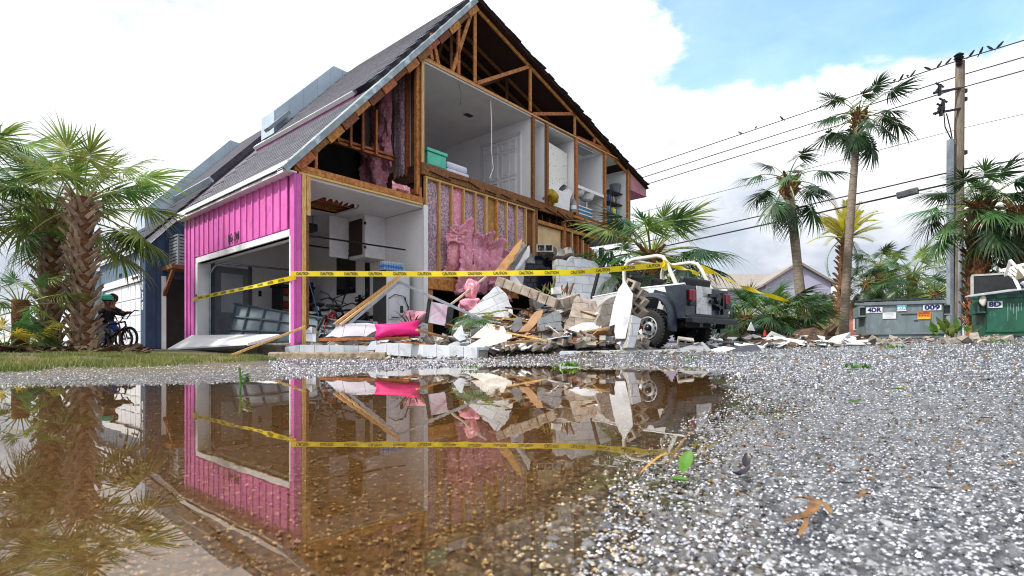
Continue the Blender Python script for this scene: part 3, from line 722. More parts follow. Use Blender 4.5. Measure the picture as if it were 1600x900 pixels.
# crawlspace
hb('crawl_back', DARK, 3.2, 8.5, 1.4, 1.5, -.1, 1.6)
for t in (3.2, 4.3, 5.5): hb('crawl_post', LUM if t > 3.5 else LUMO, t, t+.16, .02, .14, .1, 1.6)
hb('subfloor', SHEATHD, 3.15, 12.3, .14, DEP-.2, 1.70, 1.85)
# --- ground floor right of the stud wall
hb('end_post', LUMB, 7.16, 7.24, -.02, .12, 1.9, 4.22)
hb('ceiling_strap', LUMO, 7.24, 10.4, .0, .10, 3.85, 3.95); hb('joist_void', DARK, 7.2, 10.4, .3, .34, 3.6, 4.22)
for i in range(9): wood('floor_joist', (7.3+i*.36, .15, 4.1), (7.3+i*.36, 2.0, 4.1), .05, .2, LUMD, up=(0, 0, 1))
hb('soffit_panel', pm('cream_board', 'd9bd93', .8, 'c8aa7e', 3), 7.24, 8.5, .10, .13, 3.28, 3.84)
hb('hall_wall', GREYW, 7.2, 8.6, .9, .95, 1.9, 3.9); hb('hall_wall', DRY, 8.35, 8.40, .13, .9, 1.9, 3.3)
db = hb('breaker_door', BLACK, 7.3, 8.05, .80, .86, 1.9, 3.25); hb('notice', pm('yellow_label', 'e8d21e', .5), 7.78, 7.93, .79, .798, 2.55, 2.95, parent=db); hb('notice', PWHITE, 8.0, 8.045, .79, .798, 2.75, 3.1, parent=db)
hb('post', LUMO, 8.55, 8.64, -.01, .10, 2.0, 4.1)
zt = [3.85, 3.80, 3.74, 3.66, 3.56, 3.44, 2.95]
for i in range(6):
    t0 = 8.68+i*.30; hb('sheathing_panel', SHEATH, t0, t0+.29, .06, .085, 1.95, zt[i]-.02)
    hb('stud', LUMO if i % 2 else LUM, t0+.27, t0+.315, -.02, .06, 1.95, zt[i+1]+(.05 if i < 5 else .3))
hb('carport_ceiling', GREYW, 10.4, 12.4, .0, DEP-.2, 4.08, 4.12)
# --- upper floor rooms
UP0, UPZ, UPB = 4.49, 6.90, 4.1
hb('bedroom_ceiling', CEIL, 3.1, 7.02, .02, UPB, 6.82, 6.88); MB().tube([(4.2, .06, 6.8), (4.25, .0, 6.5), (4.2, -.02, 6.2)], .006, 5).build('hanging_cable', BLACK, H); hb('bedroom_back_wall', DRY, 3.1, 7.02, UPB, UPB+.06, UP0, 6.88)
hb('bedroom_side_wall', DRY, 3.08, 3.12, .42, UPB, UP0, 6.88)
hb('ceiling_edge', LUM, 3.05, 12.5, -.015, .03, 6.86, 6.90)
for t, m_ in ((7.02, DRY), (7.66, DRY), (9.16, DRY), (10.84, DRY), (12.40, DRY)):
    hb('partition', m_, t, t+.08, .06, UPB, UP0, 6.85)
    hb('partition_stud', LUMB if t < 9 else LUMO, t-.01, t+.09, -.03, .06, UP0-.05, 6.86, bevel=.005)
hb('closet_ceiling', CEIL, 7.1, 12.4, .05, UPB, 6.80, 6.85)
hb('closet_back_wall', DRY, 7.1, 7.66, 1.0, 1.04, UP0, 6.8); hb('closet_shelf', WHITE, 7.1, 7.66, .4, 1.0, 6.15, 6.18)
hb('bath_back_wall', DRY, 7.74, 9.16, 1.3, 1.34, UP0, 6.8); hb('vanity_back_wall', DRY, 9.24, 10.84, 2.6, 2.64, UP0, 6.8); hb('store_back_wall', DRY, 10.92, 12.4, 1.6, 1.64, UP0, 6.8)
hb('end_wall_edge', LUMB, 12.48, 12.56, -.03, DEP, 4.2, 6.66)
wood('cross_tie', (9.1, -.02, 6.95), (9.1, .1, 6.95), .1, .1, LUMO)
# bedroom double closet doors
DOORW = pm('door_paint', 'e8e9ed', .45, 'e0e1e6', 2)
def panel_door(x, b0, b1, z0, z1, nm='closet_door'):
    d = hb(nm, DOORW, x-.035, x-.004, b0, b1, z0, z1, bevel=.004); wd = b1-b0; hb('painted_shadow_gap', BLACK, x-.003, x-.001, b0-.02, b1+.02, z0-.01, z1+.02, parent=d)  # black plate behind the leaf paints the shade line round the door
    for (u0, u1) in ((.12, .46), (.54, .88)):
        for (v0, v1) in ((.06, .36), (.42, .78), (.83, .95)):
            mb = MB(); y0, y1 = b0+u0*wd, b0+u1*wd; a0, a1 = z0+v0*(z1-z0), z0+v1*(z1-z0)
            for (p, q_) in (((y0, a0), (y1, a0)), ((y1, a0), (y1, a1)), ((y1, a1), (y0, a1)), ((y0, a1), (y0, a0))): mb.bar((x-.04, p[0], p[1]), (x-.04, q_[0], q_[1]), .03, .03, (1, 0, 0))
            mb.box(x-.050, x-.036, y0+.05, y1-.05, a0+.05, a1-.05); mb.build('door_panel', DOORW, d)
    return d
panel_door(7.02, .52, 1.22, UP0+.02, 6.42); panel_door(7.02, 1.24, 1.95, UP0+.02, 6.42)
for b0, b1, z0, z1 in ((.42, .50, UP0, 6.5), (1.97, 2.05, UP0, 6.5), (.42, 2.05, 6.43, 6.52)): hb('door_casing', WHITE, 6.98, 7.02, b0, b1, z0, z1)
hb('ceiling_vent', BLACK, 5.6, 5.85, 1.2, 1.35, 6.805, 6.82); hb('ceiling_vent', BLACK, 3.2, 3.45, .9, 1.0, 6.805, 6.82)
MB().tube([(5.45, .15, 6.86), (5.46, .12, 6.2), (5.44, .1, 5.4), (5.50, .1, 5.0), (5.36, .1, 4.7)], .012, 5).build('hanging_cable', PWHITE, H)
# shower wall, tub, vanity
SPOT = pm('spotted_shower_wall', 'e4e2de', .35, 'd9d6d0', 3)
def spotted():
    t = SPOT.node_tree; b = t.nodes['Principled BSDF']; tc = N(t, 'ShaderNodeTexCoord'); v = N(t, 'ShaderNodeTexVoronoi'); v.inputs['Scale'].default_value = 9
    t.links.new(tc.outputs['Object'], v.inputs[0]); mxn = N(t, 'ShaderNodeMix'); mxn.data_type = 'RGBA'; t.links.new(smooth(t, v.outputs['Distance'], .22, .16), mxn.inputs[0])
    mxn.inputs[6].default_value = lin('e4e2de'); mxn.inputs[7].default_value = lin('b49a6a'); t.links.new(mxn.outputs[2], b.inputs['Base Color'])
spotted()
sp_ = MB(); sp_.prism([(7.76, 5.0), (8.55, 4.86), (8.72, 5.25), (8.95, 5.42), (9.12, 5.4), (9.12, 6.42), (7.76, 6.55)], lambda p: (p[0], .30, p[1]), lambda p: (p[0], .34, p[1])); sp_.build('shower_wall', SPOT, H)
tubp = [(7.78, 4.50), (8.9, 4.50), (8.95, 4.9), (9.1, 5.15), (8.9, 5.22), (8.75, 5.05), (7.78, 5.08)]
MB().prism(tubp, lambda p: (p[0], .05, p[1]), lambda p: (p[0], .29, p[1])).build('bathtub', PWHITE, H, bevel=.02)
hb('vanity_top', PWHITE, 9.26, 10.82, .0, .62, 5.32, 5.42, bevel=.01)
hb('vanity_leg', PWHITE, 9.3, 9.36, .05, .6, UP0, 5.32); hb('inner_door', DRY, 9.24, 9.30, 1.7, 2.3, UP0, 6.35); hb('inner_door_casing', WHITE, 9.24, 9.33, 1.6, 1.69, UP0, 6.45)
sk = MB(); M = Matrix.Translation((10.15, .25, 5.16)); sk.lathe([(.06, -.06), (.18, -.02), (.24, .08), (.26, .155)], 18, M); sk.build('sink_bowl', PWHITE, H, smooth=True)
sk = MB(); M = Matrix.Translation((9.62, .25, 5.18)); sk.lathe([(.06, -.05), (.16, -.01), (.22, .07), (.24, .135)], 18, M); sk.build('sink_bowl', PWHITE, H, smooth=True)
MB().tube([(10.15, .25, 5.1), (10.15, .25, 4.9), (10.05, .2, 4.8)], .03, 8).build('drain_pipe', PWHITE, H)
hb('torn_ceiling_piece', GREYW, 9.5, 10.3, .05, .5, 6.70, 6.72)
# firewall standing above the roof at the unit's far end
def firewall(root, b, tt, par_mat, ty):
    P = [(tt+2.04, zl(2.04)-.4), (tt+2.04, 6.9), (tt+3.88, 8.88), (tt+4.62, 8.86), (tt+4.62, zl(4.62)-.4)]
    fwp = MB().prism(P, lambda p: (p[0], b, p[1]), lambda p: (p[0], b+.8, p[1])).build('firewall', par_mat, root)
    return fwp
FWM = pm('blue_grey_cladding', 'b4c4d2', .55, 'a3b5c4', 2, bump=.05)
fwp = firewall(H, DEP-.5, 0, FWM, 0)
for i in range(6):      # cladding panels: thin plates over the face
    t0 = 2.08+i*.42; t1 = min(t0+.41, 4.6)
    def ztop(t): return 6.9+(8.88-6.9)*(t-2.04)/1.84-.02 if t < 3.88 else 8.86
    lo0, lo1 = zl(t0)+.2, zl(t1)+.2
    MB().prism([(t0, min(lo0, ztop(t0)-.05)), (t0, ztop(t0)), (t1, ztop(t1)), (t1, min(lo1, ztop(t1)-.05))], lambda p: (p[0], DEP-.515, p[1]), lambda p: (p[0], DEP-.5, p[1])).build('cladding_panel', FWM, fwp)
slope_slab('broken_upper_edge', METAL, 2.0, 2.6, 5.0, 5.25, .27, .36)
# back and far walls so that the house is closed
hb('far_wall', pm('far_pink', 'c2509a', .6), 3.1, 12.5, DEP-.06, DEP, 1.5, 6.8)
hb('rear_wall', MATS['far_pink'], 12.50, 12.56, .05, DEP-.07, 4.2, 6.62)
# ------------------------------------------------------------------ palms
LEAF = pm('palm_green', '8aa050', .36, '647f3a', 2.5, spec=.6, trans=.35, perobj=.22, col3='a9b268', sc3=1.2)
LEAFD = pm('palm_deep_green', '5a8048', .36, '3d6034', 2.5, spec=.6, trans=.3, perobj=.2)
LEAFK = pm('palm_dark_green', '3f5c38', .4, '2a4226', 2.5, spec=.5, trans=.15, perobj=.2)
LEAFY = pm('palm_yellow', 'cdb83a', .45, 'a8a83e', 2.5, spec=.5, trans=.4, perobj=.15)
LEAFB = pm('palm_dead', '9a7a46', .7, '6e5630', 3, trans=.15, perobj=.2)
STEM = pm('palm_stem', '8d9a4e', .5, '6d7d3c', 4)
TRUNK = pm('palm_trunk', '8f8376', .95, '6a5d50', 5, stretch=(1, 1, 7), bump=.7, bsc=9)
TRUNKB = pm('palm_trunk_brown', '7c5436', .95, '523520', 6, stretch=(1, 1, 5), bump=.7, bsc=9)
TRUNKR = pm('palm_trunk_reddish', '9a6444', .95, '7d4c32', 6, stretch=(1, 1, 5), bump=.7, bsc=9)
BOOT = pm('leaf_boot', 'a8917c', .95, '7f6a58', 4, bump=.4, bsc=14, perobj=.22)
BOOTB = pm('leaf_boot_brown', '80593a', .95, '573922', 4, bump=.4, bsc=14, perobj=.22)
def fan_mesh(seed, mat, Lp=.9, Ll=.85, n=38, droop=.5, fold=.35, spread=125, wl=.034):
    rnd = random.Random(seed); mb = MB()
    # petiole arching away from the crown
    pts = []; p = Vector((0, 0, 0)); a = 0
    for i in range(6): pts.append(p.copy()); p = p+Vector((math.cos(a), 0, math.sin(a)))*Lp/5; a -= .07+droop*.06
    mb.mi = 1; mb.tube(pts, [.03, .022, .018, .015, .013, .010], 5); mb.mi = 0
    hub = pts[-1]; ax = (pts[-1]-pts[-2]).normalized(); lat = Vector((0, 1, 0)); nrm = ax.cross(lat)*-1
    for k in range(n):
        f = (k+.5)/n*2-1; th = math.radians(f*spread+rnd.uniform(-3, 3))
        ctr = 1-abs(f)
        start = hub+ax*(.30*Ll*ctr)+Vector((0, 0, -.10*Ll*droop*ctr))          # costa runs on into the blade
        L_ = Ll*(.62+.38*math.cos(th*.62))*rnd.uniform(.86, 1.08)
        d = ax*math.cos(th)+lat*math.sin(th)+nrm*(fold*abs(math.sin(th)))+nrm*rnd.uniform(-.12, .12)
        d.normalize(); q = start.copy(); seg = 5; g = droop*rnd.uniform(.6, 1.5)
        side = d.cross(nrm).normalized()
        W = [.008, wl*.95, wl, wl*.62, wl*.30, .0]
        ids = []
        for s_ in range(seg+1):
            ww = W[s_]*.5*Ll/.85
            ids.append((len(mb.v), len(mb.v)+1)); mb.v.append(tuple(q-side*ww)); mb.v.append(tuple(q+side*ww+nrm*ww*.5))
            q = q+d*L_/seg; d = (d+Vector((0, 0, -1))*g*.20*(s_+.3)+Vector((rnd.uniform(-.05, .05), rnd.uniform(-.05, .05), 0))).normalized()
        for s_ in range(seg):
            a0, b0 = ids[s_]; a1, b1 = ids[s_+1]; mb.f.append([a0, b0, b1, a1]); mb.m.append(0)
    me = mb.mesh('frond', [mat, STEM]); return me
def feather_mesh(seed, mat, L_=2.0, n=34, droop=.5):
    rnd = random.Random(seed); mb = MB(); pts = []; p = Vector(); a = .2; m = 12
    for i in range(m+1): pts.append(p.copy()); p = p+Vector((math.cos(a), 0, math.sin(a)))*L_/m; a -= droop*.13
    mb.mi = 1; mb.tube(pts, [.03*(1-.85*i/m) for i in range(m+1)], 5); mb.mi = 0
    for k in range(n):
        f = .15+.85*k/n; i = min(int(f*m), m-1); q0 = pts[i].lerp(pts[i+1], f*m-i); ax = (pts[i+1]-pts[i]).normalized()
        for s_ in (-1, 1):
            l = .42*(1-.55*abs(f-.45)*1.6)*rnd.uniform(.8, 1.1); d = (ax*.75+Vector((0, s_, 0))*.75+Vector((0, 0, .25))).normalized(); q = q0.copy(); ids = []
            sd_ = d.cross(Vector((0, 0, 1))).normalized()
            for t_ in range(4):
                ww = (.006, .014, .010, 0)[t_]; ids.append(len(mb.v)); mb.v.append(tuple(q-sd_*ww)); mb.v.append(tuple(q+sd_*ww)); q = q+d*l/3; d = (d+Vector((0, 0, -.16))).normalized()
            for t_ in range(3): mb.f.append([ids[t_], ids[t_]+1, ids[t_+1]+1, ids[t_+1]]); mb.m.append(0)
    return mb.mesh('frond', [mat, STEM])
FR = {'green': [fan_mesh(i, LEAF, droop=.35+.12*i) for i in range(6)],
      'deep': [fan_mesh(20+i, LEAFD, droop=.3+.12*i) for i in range(5)],
      'dark': [fan_mesh(80+i, LEAFK, droop=.4+.15*i, wl=.04) for i in range(5)],
      'yellow': [fan_mesh(40+i, LEAFY, droop=.9) for i in range(2)],
      'dead': [fan_mesh(50+i, LEAFB, droop=1.6, n=26) for i in range(3)],
      'date': [feather_mesh(60+i, LEAFY, 1.8, n=44, droop=.25+.25*i) for i in range(3)],
      'dateold': [feather_mesh(70, LEAFD, 2.2, droop=1.0)]}
def frond(parent, mesh, base, az, el, sc, roll=0):
    o = bpy.data.objects.new('frond', mesh); COL.objects.link(o); o.parent = parent; o.location = base
    o.rotation_euler = (Matrix.Rotation(az, 3, 'Z') @ Matrix.Rotation(-el, 3, 'Y') @ Matrix.Rotation(roll, 3, 'X')).to_euler(); o.scale = (sc,)*3
    return o
def boot_mesh(mat, L_=.40):
    mb = MB(); prof = [(0, .075, .018), (.35, .058, .022), (.7, .045, .022), (1, .036, .016)]; ids = []
    for (s_, w_, h_) in prof:
        z = s_*L_; x = .02+.10*s_*s_+.035*s_
        ids.append(len(mb.v)); mb.v += [(x-h_, -w_, z), (x-h_, w_, z), (x+h_, w_*.7, z), (x+h_, -w_*.7, z)]
    for a_, b_ in zip(ids, ids[1:]):
        for k in range(4): mb.f.append([a_+k, a_+(k+1) % 4, b_+(k+1) % 4, b_+k]); mb.m.append(0)
    mb.f += [[ids[0]+3, ids[0]+2, ids[0]+1, ids[0]], [ids[-1]+k for k in range(4)]]; mb.m += [0, 0]
    return mb.mesh('leaf_boot', mat)
BOOTM = {'grey': boot_mesh(BOOT), 'brown': boot_mesh(BOOTB, .34)}
PALMG = 'palm trees'
def palm(loc, h, r0, r1, lean, label, kinds, nf=30, sc=1.0, boots=None, boot_from=0, boot_rows=0, boot_n=7, trunkmat=None, seed=0, el=(80, -55), name='palm_tree', az_skip=None, bend=.4, group=PALMG, dead=0, elev_pow=.9, bootsc=1.0):
    rnd = random.Random(seed)
    root = empty(name, loc, 0, label, 'palm tree', group)
    m = 10; pts = []; rr = []
    for i in range(m+1):
        f = i/m; pts.append(Vector((lean[0]*(f**(1+bend)), lean[1]*(f**(1+bend)), h*f-.15*(i == 0)))); rr.append((r0+(r1-r0)*f)*(1+.12*(f < .06))+rnd.uniform(-.01, .01)*r0*5)
    tr_ = MB().tube(pts, rr, 14).build('trunk', trunkmat or TRUNK, root, smooth=True)
    if boots:
        for k in range(boot_rows):
            f = boot_from+(1-boot_from)*k/max(1, boot_rows-1); i = min(int(f*m), m-1); c = pts[i].lerp(pts[i+1], f*m-i); rad = rr[i]+(rr[i+1]-rr[i])*(f*m-i)
            for q_ in range(boot_n):
                a = 2*PI*(q_+.5*(k % 2))/boot_n+rnd.uniform(-.12, .12)
                o = bpy.data.objects.new('leaf_boot', BOOTM[boots]); COL.objects.link(o); o.parent = tr_
                o.location = c+Vector((math.cos(a), math.sin(a), 0))*(rad-.015)+Vector((0, 0, rnd.uniform(-.05, .05)-.15))
                tw = (.55 if (q_+k) % 2 else -.55)+rnd.uniform(-.15, .15)
                o.rotation_euler = (Matrix.Rotation(a, 3, 'Z') @ Matrix.Rotation(tw, 3, 'X') @ Matrix.Rotation(rnd.uniform(0, .18), 3, 'Y')).to_euler()
                o.scale = (bootsc*1.0, bootsc*rnd.uniform(.8, 1.1), bootsc*rnd.uniform(.8, 1.2))
    top = pts[-1]
    for k in range(nf):
        az = k*2.39996+rnd.uniform(-.25, .25); f = (k+.5)/nf
        e = el[0]+(el[1]-el[0])*(f**elev_pow)+rnd.uniform(-9, 9)
        if az_skip and az_skip(az % (2*PI), e): continue
        kd = rnd.choice(kinds)
        if dead and k >= nf-dead: kd = 'dead'; e = rnd.uniform(-80, -60)
        frond(root, rnd.choice(FR[kd]), top+Vector((math.cos(az), math.sin(az), 0))*r1*.5+Vector((0, 0, -.25*f)), az, math.radians(e), sc*rnd.uniform(.82, 1.1)*(.75 if f < .12 else 1), rnd.uniform(-.3, .3))
    return root
def gl(px, d): 
    p = at(px, d); return Vector((p.x, d, G(p.x, d)))
# two stout palms on the left with latticed trunks
palm(gl(130, 10.9), 3.05, .17, .18, (-.05, .0), 'stout cabbage palm with latticed trunk nearest the two cyclists', ['green', 'green', 'green', 'deep'], 26, 1.06, 'grey', .02, 22, 8, TRUNKB, 11, (85, -18), bootsc=.72, az_skip=lambda a, e: e < 18 and (3.4 < a < 6.0))
palm(gl(78, 11.5), 2.95, .17, .18, (-.08, .1), 'stout latticed palm standing left of its twin by the grass', ['green', 'green', 'green', 'deep'], 25, 1.15, 'grey', .02, 22, 8, TRUNKB, 12, (85, -18), bootsc=.72, az_skip=lambda a, e: e < 18 and (3.4 < a < 6.0))
palm(gl(-75, 11.2), 3.6, .2, .22, (.25, 0), 'palm cut by the left picture edge, only its fronds showing', ['green', 'deep'], 26, 1.2, 'grey', .1, 8, 7, TRUNKB, 13, (75, -40))
palm(gl(32, 10.2), .95, .13, .13, (0, 0), 'short bushy palm at the foot of the latticed palms', ['deep', 'green'], 20, .62, None, 0, 0, 7, TRUNKB, 14, (80, -20))
sp = empty('young_palm', gl(8, 9.6), 0, 'low yellowing palm sprouting from the ground at the left edge', 'palm plant')
for i in range(9): frond(sp, random.choice(FR['yellow' if i % 2 else 'deep']), (0, 0, 0), i*2.4, math.radians(75-5*i), .55)
# palms on the right
palm(gl(1318, 20.0), 8.5, .16, .11, (.75, .3), 'tallest slender palm, leaning right, in front of the wires', ['dark'], 24, 1.12, 'brown', .93, 5, 7, TRUNK, 21, (75, -60), bend=.25)
palm(gl(1256, 18.0), 5.45, .16, .13, (-.38, .3), 'mid-height slender palm that the caution tape is tied to', ['dark', 'dark', 'deep'], 16, 1.12, 'brown', .9, 5, 7, TRUNK, 22, (70, -50), bend=.2)
dp = palm(gl(1313, 25), 4.9, .22, .18, (.25, 0), 'feather-leaved date palm with yellow fronds behind the leaning trunk', ['date'], 34, .95, 'brown', .3, 14, 6, TRUNKB, 23, (85, 5), elev_pow=1.1)
for a in (2.9, .3): frond(dp, FR['dateold'][0], (.25, 0, 4.8), a, -.7, .95)
palm(gl(1373, 30), 4.3, .22, .19, (.0, 0), 'straight reddish palm with a round crown behind the grey dumpster', ['dark', 'deep'], 34, 1.0, None, 0, 0, 7, TRUNKR, 24, (80, -45))
palm(gl(1354, 29), 3.3, .2, .18, (.0, 0), 'shorter palm left of the straight reddish palm', ['dark'], 28, .95, None, 0, 0, 7, TRUNKB, 25, (80, -60))
palm(gl(1425, 27), 3.4, .25, .22, (0, 0), 'bushy palm behind the grey dumpster lid', ['deep', 'green'], 36, 1.25, None, 0, 0, 7, TRUNKB, 26, (80, -55))
palm(gl(1462, 24), 2.2, .25, .22, (0, 0), 'drooping palm just left of the utility pole foot', ['green', 'deep'], 34, 1.25, None, 0, 0, 7, TRUNKB, 27, (75, -50))
palm(gl(1526, 17.2), 4.3, .27, .28, (.1, 0), 'thick brown-booted palm just right of the utility pole', ['deep', 'dark'], 34, 1.15, 'brown', .15, 18, 8, TRUNKR, 28, (80, -45), dead=2)
palm(gl(1588, 16.6), 4.0, .3, .3, (.1, 0), 'thick palm above the green dumpster at the right edge', ['deep', 'dark'], 38, 1.15, 'brown', .15, 18, 8, TRUNKR, 29, (80, -55), dead=3)
palm(gl(1560, 20.5), 2.4, .25, .25, (0, 0), 'low dark palm filling the gap behind the green dumpster', ['dark'], 30, 1.2, None, 0, 0, 7, TRUNKB, 34, (75, -50))
palm(gl(1022, 13.6), 2.35, .17, .17, (-.05, .1), 'battered palm spreading its fan leaves behind the car', ['green', 'deep', 'dark'], 34, 1.18, 'brown', .3, 8, 7, TRUNKB, 30, (80, -38), dead=2)
palm(gl(965, 15.5), 2.2, .16, .16, (0, 0), 'palm tucked under the broken upper floor', ['deep', 'green'], 22, 1.0, None, 0, 0, 7, TRUNKB, 31, (60, -40))
for i, (px, d, lab) in enumerate(((1165, 17.5, 'leftmost of the low palms in front of the lavender house'), (1200, 17.0, 'middle one of the low palms in front of the lavender house'), (1232, 19, 'low palm growing around the taped palm trunk'))):
    palm(gl(px, d), .8, .2, .2, (0, 0), lab, ['dark', 'deep', 'deep'], 34, .98, None, 0, 0, 7, TRUNKB, 40+i, (80, -35), dead=5)
for i, (px, d, h, lab) in enumerate(((1278, 33, 2.2, 'small far palm beside the blue house'), (1300, 36, 2.6, 'far palm between the blue and salmon houses'), (1262, 30, 1.9, 'far palm under the lavender gable'))):
    palm(gl(px, d), h, .18, .16, (0, 0), lab, ['dark'], 26, .9, None, 0, 0, 7, TRUNKB, 50+i, (80, -50))

# ------------------------------------------------------------------ power pole, wires, birds
POLEW = pm('weathered_pole', '867b6d', .9, '675d52', 5, stretch=(5, 5, .5), bump=.2)
WIREM = pm('black_wire', '0f1013', .6)
pp = at(1493, 20); pz = G(pp.x, 20); PT = 10.75
UP_ = empty('utility_pole', (pp.x, 20, pz), 0, 'tall wooden utility pole with steel conduit behind the dumpsters', 'pole')
MB().tube([(0, 0, -.2), (.10, 0, PT*.5-pz), (.17, 0, PT-pz)], [.19, .17, .14], 12).build('shaft', POLEW, UP_, smooth=True)
MB().box(-.30, -.14, -.12, .06, 0, 7.9-pz).build('conduit', pm('conduit_grey', '9aa3ac', .5, '87919b', 3, metal=.3), UP_, bevel=.03)
MB().tube([(-.03, -.2, 0), (.0, -.2, 3.6)], .06, 8).build('small_conduit', MATS['conduit_grey'], UP_)
for i, (x, z, r, h) in enumerate(((-.05, 10.55, .11, .22), (-.06, 10.75, .16, .26))): MB().lathe([(r*.6, 0), (r, h*.3), (r*.7, h*.5), (r, h*.7), (r*.4, h)], 10, Matrix.Translation((x+.1, -.1, z-pz)), True).build('insulator', BLKM, UP_)
for z in (9.75, 9.0): MB().bar((-.9, -.12, z-pz-.2), (.15, -.1, z-pz), .07, .07).build('bracket', BLKM, UP_)
for i, (x, z) in enumerate(((-.75, 9.5), (-.62, 8.95), (-.70, 8.75))):
    m_ = MB(); m_.bar((x-.15, -.15, z-pz), (x+.1, -.15, z-pz+.35), .05, .05); m_.bar((x-.1, -.15, z-pz+.4), (x+.2, -.15, z-pz+.25), .05, .05); m_.tube([(x+.05, -.15, z-pz-.05), (x+.05, -.15, z-pz+.3)], .06, 8); m_.build('cutout_fuse', BLKM, UP_)
MB().tube([(-.55, -.15, 8.9-pz), (-.5, -.15, 8.3-pz), (-.25, -.1, 7.9-pz)], .022, 5).tube([(-.45, -.15, 8.8-pz), (-.3, -.15, 8.2-pz), (-.2, -.1, 7.9-pz)], .022, 5).build('riser_cable', WIREM, UP_)
for z in (9.6, 9.3, 7.35): MB().box(.12, .38, -.08, .02, z-pz, z-pz+.14).build('connector', BLKM, UP_)
WD = Vector((-.64, .77, 0)); W0 = Vector((pp.x+.16, 20, 0))
def wire(name, z0, label, sag=.022, r=.021, s0=-9, s1=42, off=0, zz=0):
    pts = []
    for i in range(41):
        s_ = s0+(s1-s0)*i/40; p = W0+WD*s_+Vector((off, 0, 0)); u = abs(s_); zv = z0-sag*u*(1-u/(95))*1.0+zz*s_
        pts.append((p.x, p.y, zv))
    o = MB().tube(pts, r, 5, cap=False).build(name, WIREM); tag(o, label, 'wire', 'overhead wires'); return pts
w1p = wire('power_wire', 10.82, 'topmost overhead wire carrying the row of birds')
wire('power_wire', 10.28, 'second overhead wire from the top of the pole', off=.12)
wire('power_wire', 9.72, 'third overhead wire, held by the pole bracket', off=-.25)
wire('power_wire', 8.30, 'thin grey overhead wire at mid pole', r=.012)
wire('telephone_cable', 6.80, 'upper of the two thick low cables crossing behind the palms', r=.027, sag=.04)
wire('telephone_cable', 6.38, 'lowest thick cable with a splice box on it', r=.036, sag=.045)
spb = W0+WD*1.6; o = MB().box(-.35, .35, -.12, .12, -.12, .12).build('splice_box', pm('splice_grey', '6f7479', .6), loc=(spb.x, spb.y, 6.3), rot=(0, .1, math.atan2(.77, -.64)), bevel=.04); tag(o, 'grey splice box hanging on the lowest cable', 'cable box')
birdm = None
def bird():
    mb = MB(); mb.tube([(-.11, 0, -.02), (-.06, 0, .02), (0, 0, .07), (.05, 0, .12), (.075, 0, .155), (.095, 0, .165), (.125, 0, .16)], [.008, .03, .045, .036, .028, .022, .003], 8)
    mb.bar((-.17, 0, -.055), (-.07, 0, .01), .035, .008); mb.tube([(.01, .012, .03), (.012, .012, -.01)], .004, 4); mb.tube([(.01, -.012, .03), (.012, -.012, -.01)], .004, 4)
    return mb.mesh('bird', BLACK)
birdm = bird()
def wire_z(px):
    best = None
    for p, q_ in zip(w1p, w1p[1:]):
        a_, b_ = 800+F*p[0]/p[1], 800+F*q_[0]/q_[1]
        if (a_-px)*(b_-px) <= 0: f = (px-a_)/(b_-a_); return Vector(p).lerp(Vector(q_), f)
    return None
for i, px in enumerate((1157, 1181, 1222, 1398, 1409, 1419, 1427, 1451, 1469, 1482, 1518, 1534, 1548, 1562)):
    p = wire_z(px)
    if p is None: continue
    o = bpy.data.objects.new('bird', birdm); COL.objects.link(o); o.location = p+Vector((0, 0, .02)); o.rotation_euler = (0, random.uniform(-.2, .3), random.uniform(0, 6)); o.scale = (.95,)*3
    tag(o, ('%s dark bird from the left on the topmost wire' % ['first', 'second', 'third', 'fourth', 'fifth', 'sixth', 'seventh', 'eighth', 'ninth', 'tenth', 'eleventh', 'twelfth', 'thirteenth', 'fourteenth'][i]), 'bird', 'birds on the top wire')

